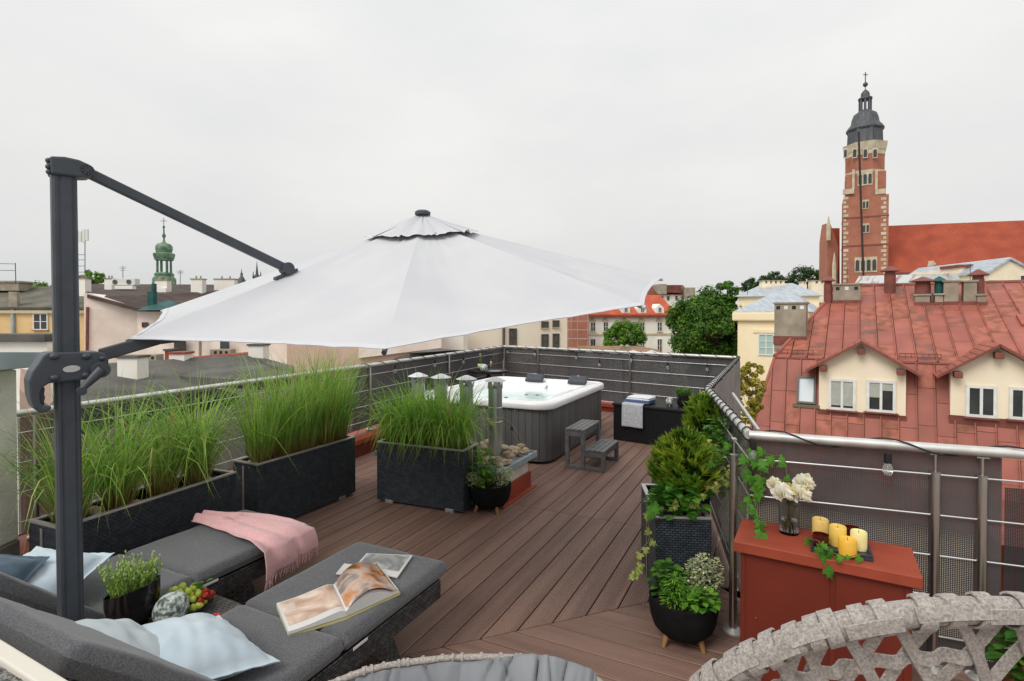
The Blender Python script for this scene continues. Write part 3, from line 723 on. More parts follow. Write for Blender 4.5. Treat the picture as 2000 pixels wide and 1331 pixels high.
for p in placed:
    if g0 is None: g0 = MB().ball(p, .0165, 10, 7, (1, 1, 1.12)).build('grape', M_grape, gb, smooth=True, origin=p)
    else: inst(g0, p, gb, rot=(random.uniform(-1, 1), random.uniform(-1, 1), 0), scale=(random.uniform(.88, 1.08),)*3)
M_straw = mat('strawberry_red', C(190, 44, 34), C(160, 26, 24), rough=.3, scale=10, pattern=('vor', 160, .6))
s0 = None
for k, (x, y, z) in enumerate(((.07, .035, .045), (.098, .01, .048), (.085, -.02, .045), (.105, .04, .05), (.06, .06, .05), (.085, .02, .07), (.104, -.01, .066))):
    p = fc+V(x, y, z)
    if s0 is None:
        s0 = MB().lathe([(.001, -.019), (.007, -.014), (.014, -.002), (.015, .006), (.009, .013), (.001, .014)], p, 12).build('strawberry', M_straw, smooth=True, origin=p); o = s0; o.rotation_euler = (.6, 1, 0)
    else: o = inst(s0, p, rot=(random.uniform(-1.4, 1.4), random.uniform(-1.4, 1.4), 0))
    lab(o, 'red strawberry among the strawberries at the right end of the fruit dish', 'fruit', 'strawberries on the fruit dish')
M_mint = leafmat('fresh_mint', C(120, 170, 60), C(78, 128, 36), scale=20)
def leaf(mb, p, d, up, ln, wd, curl=.25, n=4, fold=.15):
    d = Vector(d).normalized(); s = d.cross(Vector(up));
    if s.length < 1e-4: s = d.orthogonal()
    s.normalize(); u = s.cross(d)
    pr = [0, .62, 1, .8, 0] if n == 4 else [0, .8, .9, 0]
    vs = []; m = len(pr)-1; fs = []
    for i, w_ in enumerate(pr):
        t = i/m; c = Vector(p)+d*ln*t-u*(curl*ln*t*t)
        if i in (0, m): vs.append(c)
        else: vs += [c+s*wd*w_/2+u*fold*wd*w_/2, c, c-s*wd*w_/2+u*fold*wd*w_/2]
    fs = [(0, 2, 1), (0, 3, 2)]
    for i in range(m-2):
        a = 1+3*i; fs += [(a, a+1, a+4, a+3), (a+1, a+2, a+5, a+4)]
    a = 1+3*(m-2); e = a+3; fs += [(a, a+1, e), (a+1, a+2, e)]
    mb.add(vs, fs)
mi = MB()
for k in range(26):
    a = random.uniform(0, 6.28); b0 = fc+(V(.045, .05, .075) if k < 13 else V(.035, -.085, .03)); leaf(mi, b0+V(random.uniform(-.02, .02), random.uniform(-.015, .015), random.uniform(-.01, .02)), V(math.cos(a), math.sin(a), random.uniform(.1, .8)), Z3, random.uniform(.025, .045), .022)
lab(mi.build('mint_sprig', M_mint), 'fresh mint leaves tucked around the grapes', 'herb')

# ---- rough wall ends at the left and lower left
M_stucco = mat('rough_stucco', C(228, 225, 216), C(214, 210, 200), rough=.95, scale=7, bump=.5, bscale=60)
M_conc = mat('weathered_concrete', C(150, 144, 132), C(112, 106, 96), rough=.95, scale=9, bump=.5, bscale=40)
M_grit = mat('grey_grit', C(150, 148, 142), C(74, 74, 72), rough=1, scale=120, detail=3, bump=.9, bscale=170, lo=.4, hi=.6)
M_zinc = mat('weathered_zinc', C(176, 188, 194), C(150, 162, 168), rough=.5, metal=.2, scale=5, stretch=(1, 1, .3), bump=.08)
lw = thing('end_wall', 'pale stucco wall end with zinc cap at the left picture edge', 'wall', (-3.6, 3.2, 0))
x1 = P(35, 850, 3.34).x
MB().obox((x1-1.6, 2.5, .36), (1.6, 0, 0), (0, .84, 0), (0, 0, 1.06)).build('stucco', M_stucco, lw, bevel=.01)
MB().obox((x1-1.6, 2.502, -.05), (1.603, 0, 0), (0, .845, 0), (0, 0, .408)).build('plinth', M_conc, lw, bevel=.012)
zc_ = P(78, 690, 3.30); zb = P(80, 716, 3.30)
MB().prism([(zb.x, 2.40, zb.z), (zb.x, 3.40, zb.z), (zb.x, 3.40, zc_.z), (zb.x, 2.40, zc_.z+.07)], (-1.8, 0, -.02)).build('zinc_cap', M_zinc, lw, bevel=.006)
e0, e1 = G(0, 1262, 1.1), G(110, 1331, 1.1); ed = (e1-e0).normalized(); en = V(ed.y, -ed.x, 0)
pw = thing('parapet_block', 'gritty stone topped wall with pale edge at lower left corner', 'wall', at(e0, 0))
MB().obox(at(e0-ed*.9, 0), ed*1.22, en*.7, Z3*1.075).build('masonry', M_stucco, pw)
MB().obox(at(e0-ed*.9-en*.012, 1.07), ed*1.23, en*.03, Z3*.03).build('edge_strip', mat('pale_edge', C(214, 208, 196), rough=.8, bump=.2), pw, bevel=.004)
def gritf(i, j):
    p = e0-ed*.9+ed*1.22*i+en*(.019+.68*j); k = noise.noise(p*70)+.6*noise.noise(p*150); return at(p, 1.088+.0035*k)
MB().grid(gritf, 200, 110).build('grit_top', M_grit, pw)
# ================================================================= planters and grasses
M_plw = mat('planter_weave', C(80, 88, 98), C(64, 71, 80), rough=.5, scale=20, pattern=('weave', 32, 1.0, (R(90), 0, 0)), pcol=C(20, 23, 27), spec=.45)
M_alu = mat('aluminium_trim', (.62, .60, .58, 1), (.52, .50, .48, 1), rough=.35, metal=.7, scale=8)
M_stone = mat('river_stone', C(196, 176, 150), C(158, 140, 118), rough=.85, scale=14, rnd=.16, bump=.2)
def planter(label, FL, FR, vdir, dep, h=.57):
    FL, FR = at(FL, 0), at(FR, 0); u = (FR-FL).normalized(); ln = (FR-FL).length; v = Vector(vdir).normalized(); v = (v-u*v.dot(u)).normalized(); rz = math.atan2(u.y, u.x)
    t = thing('planter', label, 'planter', FL); th = .018
    m = MB()
    m.obox(FL+Z3*.02, u*ln, v*th, Z3*(h-.035)); m.obox(FL+Z3*.02+v*(dep-th), u*ln, v*th, Z3*(h-.035))
    m.obox(FL+Z3*.021+v*th, u*th, v*(dep-2*th), Z3*(h-.037)); m.obox(FL+Z3*.021+v*th+u*(ln-th), u*th, v*(dep-2*th), Z3*(h-.037)); m.obox(FL+u*th+v*th+Z3*.03, u*(ln-2*th), v*(dep-2*th), Z3*.02)
    m.build('body', M_plw, t, rotz=rz, bevel=.003)
    r = MB(); rw = .028; z = h-.014
    r.obox(FL-u*.003-v*.003+Z3*z, u*(ln+.006), v*rw, Z3*.014); r.obox(FL-u*.003+v*(dep+.003-rw)+Z3*z, u*(ln+.006), v*rw, Z3*.014)
    r.obox(FL-u*.003+v*(rw-.003)+Z3*z, u*rw, v*(dep-2*rw+.006), Z3*.0135); r.obox(FL+u*(ln+.003-rw)+v*(rw-.003)+Z3*z, u*rw, v*(dep-2*rw+.006), Z3*.0135)
    r.build('rim', M_alu, t, bevel=.002)
    for e, s in ((FL, -1), (FL+u*ln, 1)): MB().obox(e+v*(dep*.52)+u*(s*.003)+Z3*.03, v*.022, u*(s*.003), Z3*(h-.06)).build('corner_strip', M_alu, t)
    for e in (.10, .80): MB().obox(FL+u*(ln*e)-v*.004, u*.085, v*.05, Z3*.032).build('foot', M_alu, t, bevel=.003)
    s = MB(); s.grid(lambda i, j: FL+u*(.02+(ln-.04)*i)+v*(.02+(dep-.04)*j)+Z3*(h-.06+.018*noise.noise((FL+u*ln*i+v*dep*j)*14)), 30, 8); s.build('soil', M_soil, t, smooth=True)
    return (lambda a, b, z: FL+u*a+v*b+Z3*z), ln, dep, h
def stones(fn, spots, label, group, zz, size=.035):
    for k, (a, b) in enumerate(spots):
        p = fn(a, b, zz+size*.25)
        o = MB().ball(p, size*random.uniform(.75, 1.15), 12, 8, (1.25, .95, .62), .35, random.random()*50, Matrix.Rotation(random.uniform(0, 6), 3, 'Z')).build('stone', M_stone, smooth=True)
        lab(o, label, 'stone', group)
def grassmat(name, base, mid, tip, h):
    m = leafmat(name, mid, tip, scale=5, trans=.4)
    t = m.node_tree; b = t.nodes['Principled BSDF']; co = t.nodes.new('ShaderNodeTexCoord'); sp = t.nodes.new('ShaderNodeSeparateXYZ'); t.links.new(co.outputs['Object'], sp.inputs[0])
    mr = t.nodes.new('ShaderNodeMapRange'); mr.inputs['From Min'].default_value = .04; mr.inputs['From Max'].default_value = h*.42; t.links.new(sp.outputs['Z'], mr.inputs[0])
    mm = t.nodes.new('ShaderNodeMix'); mm.data_type = 'RGBA'; src = b.inputs['Base Color'].links[0].from_socket
    t.links.new(mr.outputs[0], mm.inputs['Factor']); mm.inputs['A'].default_value = base; t.links.new(src, mm.inputs['B'])
    t.links.new(mm.outputs['Result'], b.inputs['Base Color'])
    for n in t.nodes:
        if n.type == 'BSDF_TRANSLUCENT': t.links.new(mm.outputs['Result'], n.inputs[0])
    return m
M_gr1 = grassmat('tall_grass', C(158, 132, 80), C(120, 170, 68), C(166, 202, 102), .55)
M_gr2 = grassmat('arching_grass', C(126, 130, 62), C(120, 174, 60), C(164, 206, 96), .4)
M_straw2 = leafmat('dry_straw', C(206, 190, 128), C(168, 146, 88), scale=6, trans=.3)
def grass(label, c, n, h, r0, lean, droop, m, wd=.0065, dirs=None):
    t = thing('ornamental_grass', label, 'grass', c, 'ornamental grasses in the planters'); gmb = MB(); dry = MB()
    for k in range(n):
        a = random.uniform(0, 6.283); rr = r0*math.sqrt(random.random())
        p = Vector(c)+V(math.cos(a)*rr, math.sin(a)*rr, 0)
        a2 = a+random.gauss(0, .9); ln = h*random.uniform(.5, 1.1); ls = lean*random.uniform(.1, 1.5)*(.4+rr/r0*.7); dr = droop*random.uniform(.1, 1.5)
        if random.random() < .32: dr = droop*random.uniform(1.5, 3.8); ls *= 1.4; ln *= 1.22
        mb = dry if random.random() < .06 else gmb
        hd = V(math.cos(a2), math.sin(a2), 0); sd_ = V(-hd.y, hd.x, 0); rot = random.uniform(-.9, .9); sd_ = (sd_*math.cos(rot)+hd*math.sin(rot))
        N = 9; vs = []; q = Vector(p); ang = math.atan(ls)*.5
        w0 = wd*random.uniform(.6, 1.2)
        for i in range(N+1):
            s = i/N; ww = w0*(.75+.5*s if s < .5 else 1.0*(1-(s-.5)/.5)**.8+.0)
            vs += [q-sd_*ww/2, q+sd_*ww/2]
            ang2 = ang+dr*s*s*2.0; ang2 = min(ang2, 2.6)
            q = q+(hd*math.sin(ang2)+Z3*math.cos(ang2))*(ln/N)
        mb.add(vs, [(2*i, 2*i+1, 2*i+3, 2*i+2) for i in range(N)])
    gmb.build('blades', m, t, kind='stuff', origin=Vector(c)); dry.build('dry_blades', M_straw2, t, kind='stuff', origin=Vector(c))
    return t
vl = -inl
pf1, l1, d1, h1 = planter('left black wicker planter of wispy grass behind the far lounger', (V(-2.53, 2.99, 0)), V(-2.10, 4.07, 0), vl, .29)
pf2, l2, d2, h2 = planter('middle black wicker planter of upright grass along the left railing', V(-2.03, 4.27, 0), V(-1.54, 5.27, 0), vl, .29)
pf3, l3, d3, h3 = planter('black wicker planter of arching grass in front of the metal flues', G(736, 862, .57), G(905, 880, .57), A2, .30)
nm = ('first', 'second', 'third', 'fourth', 'fifth')
for k, a in enumerate((.12, .36, .62, .86)):
    grass(f'{nm[k]} clump from the post of wispy tall grass, left planter', pf1(a*1.12, .15, h1-.07), (190, 270, 220, 300)[k], (.88, .92, .88, .98)[k], .062, .80, .62, M_gr1, .0078)
for k, a in enumerate((.14, .36, .58, .80, .97)):
    grass(f'{nm[k]} clump from the left of upright tall grass, middle planter', pf2(a*1.07, .15, h2-.07), 230, (.88, .94, .97, 1.0, .94)[k], .075, .48, .30, M_gr1, .0078)
for k, a in enumerate((.12, .30, .48, .66, .82)):
    grass(f'{nm[k]} clump from the left of arching grass, planter before the flues', pf3(a*.92, .16, h3-.07), 270, (.66, .76, .80, .80, .74)[k], .09, .70, 1.0, M_gr2, .0095)
stones(pf1, [(.25, .08), (.30, .2), (.48, .08), (.74, .07), (.78, .21), (1.0, .09), (1.06, .2)], 'beige stone on the soil of the left grass planter', 'stones in the left planter', h1-.05, .045)
stones(pf2, [(.05, .1), (.08, .2), (.5, .05), (.72, .06), (.86, .06), (1.02, .2)], 'beige stone on the soil of the middle grass planter', 'stones in the middle planter', h2-.05, .04)
stones(pf3, [(.2, .06), (.45, .06), (.62, .25)], 'beige stone on the soil of the arching grass planter', 'stones in the third planter', h3-.05, .04)

# ================================================================= chimney block with four flues and stones
E0 = G(985, 918, .36); E1 = G(1047, 882, .36); eu = A2; ev = B2
def cb(a, b, z): return at(E0, 0)+eu*a+ev*b+Z3*z
ew = (E1-E0).length; BL = 1.5
ch = thing('chimney_block', 'low plastered chimney block with zinc tray and red flashing', 'chimney', cb(.35, .6, 0))
MB().obox(cb(.07, .07, .1), eu*(ew-.14), ev*(BL-.14), Z3*.225).build('plaster', mat('white_plaster', C(226, 218, 204), C(208, 198, 184), rough=.9, scale=6, bump=.2), ch)
for a, b, du, dv in ((.045, .045, eu*(ew-.09), ev*.025), (.045, .07, eu*.025, ev*(BL-.14)), (ew-.07, .07, eu*.025, ev*(BL-.14))):
    MB().obox(cb(a, b, 0.001), du, dv, Z3*.165).build('flashing', M_red, ch, bevel=.004)
MB().obox(cb(-.0, .0, 0.001), eu*ew, ev*.05, Z3*.012).build('flashing_foot', M_red, ch, bevel=.003)
MB().obox(cb(0, 0, .325), eu*ew, ev*BL, Z3*.02).build('tray', M_zinc, ch)
for a, b, du, dv in ((0, -.004, eu*ew, ev*.012), (-.004, 0, eu*.012, ev*BL), (ew-.008, 0, eu*.012, ev*BL)):
    MB().obox(cb(a, b, .312), du, dv, Z3*.056).build('tray_edge', M_zinc, ch, bevel=.002)
M_galv = mat('galvanised_steel', (.66, .70, .70, 1), (.52, .56, .56, 1), rough=.32, metal=.8, scale=4, stretch=(4, 4, .4))
M_capm = mat('pale_cowl_metal', (.75, .76, .77, 1), (.68, .69, .70, 1), rough=.5, metal=.3, scale=10)
ords = ('nearest to the hot tub steps', 'second from the hot tub steps', 'third from the hot tub steps', 'farthest from the hot tub steps')
FB = (.29, .62, .93, 1.22)
for k, b in enumerate(FB):
    c = cb(.37, b, .345); t = thing('flue_pipe', f'shiny metal flue with conical cowl, {ords[k]}', 'flue', c, 'flues on the chimney block')
    MB().lathe([(.052, 0), (.069, .1), (.069, .70), (.0655, .70), (.0655, .11)], c, 28).build('pipe', M_galv, t, smooth=2)
    for z in (.36, .5): MB().lathe([(.0692, z), (.073, z+.006), (.0692, z+.012)], c, 28).build('joint_ring', M_galv, t, smooth=True)
    for q in range(5):
        a = 2*math.pi*q/5+.3; d = V(math.cos(a), math.sin(a), 0); s_ = V(-d.y, d.x, 0); p = c+d*.068+Z3*.69
        MB().add([p-s_*.032, p+s_*.032, p+s_*.012+Z3*.085+d*.004, p-s_*.012+Z3*.085+d*.004], [(0, 1, 2, 3)]).build('cowl_tab', M_galv, t, solid=.002)
    MB().lathe([(.001, .805), (.02, .805), (.105, .77), (.107, .766), (.10, .764), (.001, .785)], c, 28).build('cowl', M_capm, t, smooth=2)
pl = []; tr = 0
while len(pl) < 66 and tr < 9000:
    tr += 1; a = random.uniform(.055, ew-.05); b = random.uniform(.05, 1.38) if len(pl) > 34 else random.uniform(.05, .62); s = random.uniform(.036, .062); lay = random.random() < .3
    z = .352+s*.5+(.04 if lay else 0)
    if any(math.hypot(a-.37, b-f) < .07+s*.85 for f in FB) or any(math.hypot(a-x, b-y) < (s+r)*(.80 if not lay else .45) and abs(z-zz) < .05 for x, y, r, zz in pl): continue
    pl.append((a, b, s, z))
for k, (a, b, s, z) in enumerate(pl):
    o = MB().ball(cb(a, b, z), s, 14, 10, (1.2, .95, .66), .45, k*1.7, Matrix.Rotation(random.uniform(0, 6), 3, 'Z')).build('stone', M_stone, smooth=True)
    lab(o, 'rounded beige stone heaped around the flues', 'stone', 'stones on the chimney tray')

# ================================================================= hot tub
TC = V(.416, 6.24, 0); TA, TB = 2.3, 1.86
def tl(a, b, z): return TC+A2*a+B2*b+Z3*z
def rr_path(ins, r, n=8, ta=TA, tb=TB):
    a0, a1, b0, b1 = ins, ta-ins, ins, tb-ins; r = max(.02, r); pts = []
    for (ca, cb_, s) in ((a0+r, b0+r, math.pi), (a1-r, b0+r, 1.5*math.pi), (a1-r, b1-r, 0), (a0+r, b1-r, .5*math.pi)):
        for k in range(n+1):
            q = s+.5*math.pi*k/n; pts.append((ca+r*math.cos(q), cb_+r*math.sin(q)))
    return pts
tub = thing('hot_tub', 'square white hot tub with grey slatted cladding and bubbling water', 'hot tub', TC+A2*1.15+B2*.93)
M_clad = mat('grey_cladding', C(98, 98, 98), C(86, 86, 86), rough=.55, scale=4, stretch=(3, 3, .3), rnd=.06, bump=.05)
M_shell = mat('white_acrylic', C(240, 240, 240), C(230, 231, 232), rough=.18, scale=3, spec=.5, bump=.015, bscale=9)
# boards round the perimeter
path = rr_path(0, .2, 24); path.append(path[0])
cum = [0]
for i in range(1, len(path)): cum.append(cum[-1]+math.hypot(path[i][0]-path[i-1][0], path[i][1]-path[i-1][1]))
def pat(s):
    s = s % cum[-1]
    for i in range(1, len(cum)):
        if cum[i] >= s:
            f = (s-cum[i-1])/max(1e-9, cum[i]-cum[i-1]); a = path[i-1]; b = path[i]; d = (b[0]-a[0], b[1]-a[1]); l = math.hypot(*d) or 1
            return a[0]+d[0]*f, a[1]+d[1]*f, d[1]/l, -d[0]/l
nb = int(cum[-1]/.088)
for k in range(nb):
    s0 = cum[-1]*k/nb; s1 = cum[-1]*(k+1)/nb
    pts_o = []; pts_i = []
    for s, dd in ((s0+.0012, -.004), (s0+.005, 0), ((s0+s1)/2, 0), (s1-.005, 0), (s1-.0012, -.004)):
        a, b, na, nb_ = pat(s); pts_o.append((a+na*dd, b+nb_*dd)); pts_i.append((a-na*.022, b-nb_*.022))
    MB().prism([tl(a, b, .035) for a, b in pts_o+pts_i[::-1]], (0, 0, .615)).build('cladding_board', M_clad, tub)
MB().prism([tl(a, b, .03) for a, b in rr_path(.024, .18)], (0, 0, .3)).build('cabinet', M_dark, tub)
def loft(layers, nseg=8):
    mb = MB(); vs = []; L = 0
    for ins, z, r in layers:
        p = rr_path(ins, r, nseg); L = len(p); vs += [tl(a, b, z) for a, b in p]
    fs = [(i*L+k, i*L+(k+1) % L, (i+1)*L+(k+1) % L, (i+1)*L+k) for i in range(len(layers)-1) for k in range(L)]
    return mb.add(vs, fs), L
lay = [(.01, .655, .19), (-.03, .648, .22), (-.036, .66, .226), (-.036, .70, .226), (-.028, .722, .218), (-.012, .733, .2), (.012, .735, .19), (.025, .728, .18), (.03, .724, .17), (.04, .727, .17), (.10, .732, .16), (.15, .728, .18), (.18, .715, .2), (.21, .66, .22), (.26, .56, .25), (.34, .40, .28), (.4, .36, .3)]
m, L = loft(lay); m.f.append(tuple(range((len(lay)-1)*L, len(lay)*L))); m.build('shell', M_shell, tub, smooth=True)
# moulded backrests inside
for b in (.36, 1.08, 1.52):
    soft(MB(), tl(1.96, b, .575), B2, (A2*.5+Z3*.30).normalized(), (-A2*.5+Z3*.8).normalized(), .44, .30, .07, .035, 16, 14).build('moulded_backrest', M_shell, tub, smooth=True)
soft(MB(), tl(1.35, .28, .585), A2, -B2, Z3, .9, .24, .08, .04, 18, 10).build('moulded_armrest', M_shell, tub, smooth=True)
M_water = mat('bubbling_water', C(206, 232, 228), C(236, 244, 242), rough=.08, scale=3.2, detail=6, lo=.38, hi=.66, bump=.5, bscale=7, spec=.6)
wp = rr_path(.20, .22)
wm = MB(); wc = [tl(a, b, .615) for a, b in wp]; wm.add(wc, [tuple(range(len(wc)))]); wm.build('water', M_water, tub)
M_hp = mat('headrest_foam', C(72, 76, 82), C(60, 64, 70), rough=.6, scale=30, bump=.1)
for b in (.36, 1.08):
    hd_ = soft(MB(), tl(2.10, b, .735), B2, (A2*.62+Z3*.45).normalized(), (-A2*.45+Z3*.62).normalized(), .30, .16, .07, .03, 18, 12, dome=.01).build('headrest', M_hp, tub, smooth=True)
    c = tl(2.08, b, .80); n_ = (-A2*.45+Z3*.62).normalized()
    mb = MB(); mb.prism([tl(2.105, b, .81)+n_*.014+B2*(.03*math.cos(q*.5236))+(A2*.62+Z3*.45).normalized()*(.012*math.sin(q*.5236)) for q in range(12)], n_*.003)
    mb.build('badge', M_tagw, hd_)
for a, b in ((.6, .24), (.9, 1.0), (1.3, .7), (1.25, .85)): MB().lathe([(.001, 0), (.025, 0), (.03, .004), (.001, .006)], tl(a, b, .616), 14).build('jet', M_hp, tub)
dc = onpl(999, 838, tl(0, .5, .3), A2); MB().tube([dc-A2*.004, dc+A2*.01], .022, 16).build('drain_port', M_blk, tub)
MB().tube([tl(-.01, .42, .62), tl(.01, .42, .62)], .008, 10).build('latch', M_alu, tub)

# ---- steps
M_step = mat('grey_step_composite', C(112, 112, 112), C(92, 92, 93), rough=.6, scale=5, stretch=(.4, 4, 4), rnd=.06, bump=.1)
sp_ = thing('tub_steps', 'grey two step stool beside the hot tub', 'steps', tl(.33, -.44, 0))
def stp(a, b, z): return tl(a, b, z)
for b0, b1, z, full in ((-.20, -.435, .46, 1), (-.435, -.67, .24, 1)):
    n = 4; wd = (b0-b1)/n
    for k in range(n): MB().obox(stp(.03, b0-k*wd-.003, z-.028), A2*.61, -B2*(wd-.006), Z3*.028).build('tread_slat', M_step, sp_, bevel=.004)
    for a in (.035, .59): MB().obox(stp(a, b0, z-.085), A2*.045, -B2*(b0-b1), Z3*.056).build('side_rail', M_step, sp_, bevel=.003)
    for b in ((b0-.0,) if z > .3 else ())+((b1+.045),): 
        for a in (.036, .592): MB().obox(stp(a, b, .04 if z > .3 else .04), A2*.043, -B2*.045, Z3*(z-.125)).build('leg', M_step, sp_, bevel=.003)
    MB().obox(stp(.08, b1+.04, z-.085), A2*.51, -B2*.025, Z3*.056).build('front_rail', M_step, sp_, bevel=.003)
for a in (.035, .59): MB().obox(stp(a, -.2, 0), A2*.045, -B2*.47, Z3*.04).build('base_rail', M_step, sp_, bevel=.003)

# ---- storage box
X0 = G(1197, 859); xu = V(.805, -.594, 0); xv = V(.594, .805, 0); XL, XD, XH = 1.3, .5, .53
sb = thing('storage_box', 'black ribbed deck storage box behind the tub steps', 'storage box', X0+xu*.6)
M_box = mat('black_resin', C(28, 29, 31), C(22, 23, 25), rough=.5, scale=8, spec=.4)
def xb(a, b, z): return X0+xu*a+xv*b+Z3*z
MB().obox(xb(.01, .01, 0), xu*(XL-.02), xv*(XD-.02), Z3*(XH-.04)).build('body', M_box, sb)
rb_ = MB()
for k in range(44): rb_.obox(xb(.012+k*(XL-.03)/44, .002, .02), xu*.018, xv*.008, Z3*(XH-.07))
for k in range(16): rb_.obox(xb(.002, .015+k*(XD-.03)/16, .02), xu*.008, xv*.018, Z3*(XH-.07))
rb_.build('ribs', M_box, sb, kind='stuff')
MB().obox(xb(-.01, -.012, XH-.04), xu*(XL+.02), xv*(XD+.02), Z3*.034).build('lid', M_box, sb, bevel=.006)
for k in range(7): MB().obox(xb(.0, .0+k*XD/7, XH-.006), xu*XL, xv*(XD/7-.008), Z3*.006).build('lid_slat', M_box, sb, bevel=.002)
ta = on(X0, X0+xu, 1240); ts = (ta-X0).dot(xu)
M_tww = mat('white_towel', C(226, 228, 232), C(206, 210, 216), rough=1, scale=60, bump=.5, bscale=220)
M_twb = mat('denim_blue_towel', C(92, 112, 150), C(72, 92, 130), rough=1, scale=60, bump=.5, bscale=220)
M_twg = mat('grey_towel', C(190, 192, 196), C(164, 167, 172), rough=1, scale=40, bump=.5, bscale=160)
tw = thing('towel_stack', 'folded white and blue towels stacked on the black storage box', 'towels', xb(ts, .16, XH))
for k, (z, h, m_) in enumerate(((XH+.006, .028, M_twb), (XH+.03, .022, M_twb), (XH+.05, .026, M_tww), (XH+.074, .026, M_tww))):
    soft(MB(), xb(ts+.01*k, .17, z), xu, xv, Z3, .37-.015*k, .27-.01*k, h, .012, 16, 12, .005, k).build('folded_towel', m_, tw, smooth=True)
ht = MB()
def htf(i, j):
    a = ts-.17+.30*j; d = i*.42
    if d < .10: return xb(a, .09-d, XH+.012)
    k = d-.10; return xb(a+.02*(k)*(j-.5)+.006*math.sin(j*9), -.028-.008*math.sin(j*7+2)-.02*min(1, k*8)*.3, XH+.008-k)
ht.grid(htf, 24, 16)
lab(ht.build('hanging_towel', M_twg, smooth=True, solid=.012), 'grey towel hanging over the front of the storage box', 'towel')
bs = on(X0, X0+xu, 1299); bk = (bs-X0).dot(xu); pcb = xb(bk+.01, .16, XH)
bo = thing('decorative_ball', 'crackled pale glass ball on the storage box', 'ornament', pcb)
MB().ball(pcb+Z3*.062, .056, 20, 14).build('shell', M_crack, bo, smooth=True); MB().lathe([(.001, 0), (.035, 0), (.03, .012), (.001, .012)], pcb, 14).build('foot', M_gloss, bo)
pk = on(X0, X0+xu, 1322); pk_ = (pk-X0).dot(xu); pp = xb(pk_+.02, .22, XH)
po_ = thing('flower_pot', 'round black pot on the storage box', 'pot', pp)
MB().lathe([(.001, 0), (.06, 0), (.085, .03), (.09, .08), (.085, .15), (.078, .152), (.074, .12), (.001, .12)], pp, 24).build('bowl', M_gloss, po_, smooth=2)
herb('lavender_plant', 'small bushy herb in the black pot on the storage box', pp+Z3*.12, 110, .06, .17, .5, leafmat('herb_green', C(112, 150, 62), C(70, 108, 40), scale=20), leaf=.025)

# ================================================================= black herb bowls on wooden legs
M_bowl = mat('matt_black_fibre', (.006, .006, .006, 1), (.009, .009, .010, 1), rough=.85, spec=.2, scale=20, bump=.1)
M_oak = mat('oak_leg', C(164, 120, 78), C(136, 96, 60), rough=.6, scale=8, stretch=(6, 6, .6))
def bowl(label, c, rr=.185):
    t = thing('herb_bowl', label, 'planter', c); k = rr/.185
    MB().lathe([(.001, .03), (.08, .032), (.13, .052), (.165, .09), (.182, .14), (.19, .195), (.19, .248), (.181, .249), (.177, .22), (.001, .215)] if k == 1 else [(r*k, z*k) for r, z in [(.001, .03), (.08, .032), (.13, .052), (.165, .09), (.182, .14), (.19, .195), (.19, .248), (.181, .249), (.177, .22), (.001, .215)]], c, 36).build('bowl', M_bowl, t, smooth=2)
    for q in range(4):
        a = .5+q*math.pi/2; d = V(math.cos(a), math.sin(a), 0)
        MB().tube([Vector(c)+d*.115*k+Z3*.09*k, Vector(c)+d*.152*k], [.022*k, .012*k], 10).build('leg', M_oak, t, smooth=2)
    MB().lathe([(.001, .218*k), (.176*k, .218*k), (.176*k, .222*k), (.001, .227*k)], c, 20).build('soil', M_soil, t)
M_var = leafmat('variegated_leaf', C(226, 226, 190), C(122, 148, 78), scale=90, trans=.25)
M_lf1 = leafmat('basil_green', C(128, 182, 66), C(84, 142, 46), scale=18)
M_lf2 = leafmat('deep_leaf', C(88, 140, 52), C(54, 102, 34), scale=16)
def bush(name, label, c, r, h, n, ln, wd, m, lean=(0, 0), stems=10):
    t = thing(name, label, 'plant', c); mb = MB(); c = Vector(c)
    for k in range(stems):
        a = random.uniform(0, 6.28); e = c+V(math.cos(a)*r*.8+lean[0], math.sin(a)*r*.8+lean[1], h*random.uniform(.6, 1)); mb.tube([c+(e-c)*.02, c+(e-c)*.5+Z3*.02, e], [.0025, .002, .001], 4, cap=False)
    for k in range(n):
        a = random.uniform(0, 6.28); u = random.random()**.6; v = random.random(); rr = r*u*(.35+.65*math.sin(math.pi*min(1, v*.8+.15)))
        p = c+V(math.cos(a)*rr+lean[0]*v, math.sin(a)*rr+lean[1]*v, h*v); d = V(math.cos(a)+random.uniform(-.5, .5), math.sin(a)+random.uniform(-.5, .5), random.uniform(-.1, .9))
        leaf(mb, p, d, Z3, ln*random.uniform(.6, 1.2), wd*random.uniform(.7, 1.2), random.uniform(.1, .5))
    mb.build('foliage', m, t, kind='stuff', origin=c)
pc1 = G(957, 1000); pc1 = V(pc1.x, pc1.y+.06, 0)
bowl('black herb bowl on wooden legs beside the chimney block', pc1)
Tz = .22
bush('herb_plant', 'tall light green leafy herb in the bowl by the chimney block', pc1+V(-.05, -.02, Tz), .11, .32, 230, .055, .034, M_lf1, (-.01, 0))
bush('herb_plant', 'small variegated herb on the left of the bowl by the chimney', pc1+V(-.12, -.05, Tz), .08, .13, 300, .02, .014, M_var, (-.04, -.04))
bush('herb_plant', 'variegated herb on the right of the bowl by the chimney', pc1+V(.09, -.03, Tz), .10, .17, 420, .022, .014, M_var, (.05, -.03))
pc2 = G(1341, 1262); pc2 = V(pc2.x, pc2.y+.06, 0)
bowl('black herb bowl on wooden legs in front of the thuja planter', pc2, .175)
Tz = .21
bush('herb_plant', 'fine needled green herb in the near bowl', pc2+V(-.06, -.06, Tz), .075, .16, 420, .03, .006, M_lf1)
bush('mint_plant', 'round leaved mint at the front of the near bowl', pc2+V(.055, -.07, Tz), .08, .10, 120, .045, .036, M_lf1, (.02, -.03))
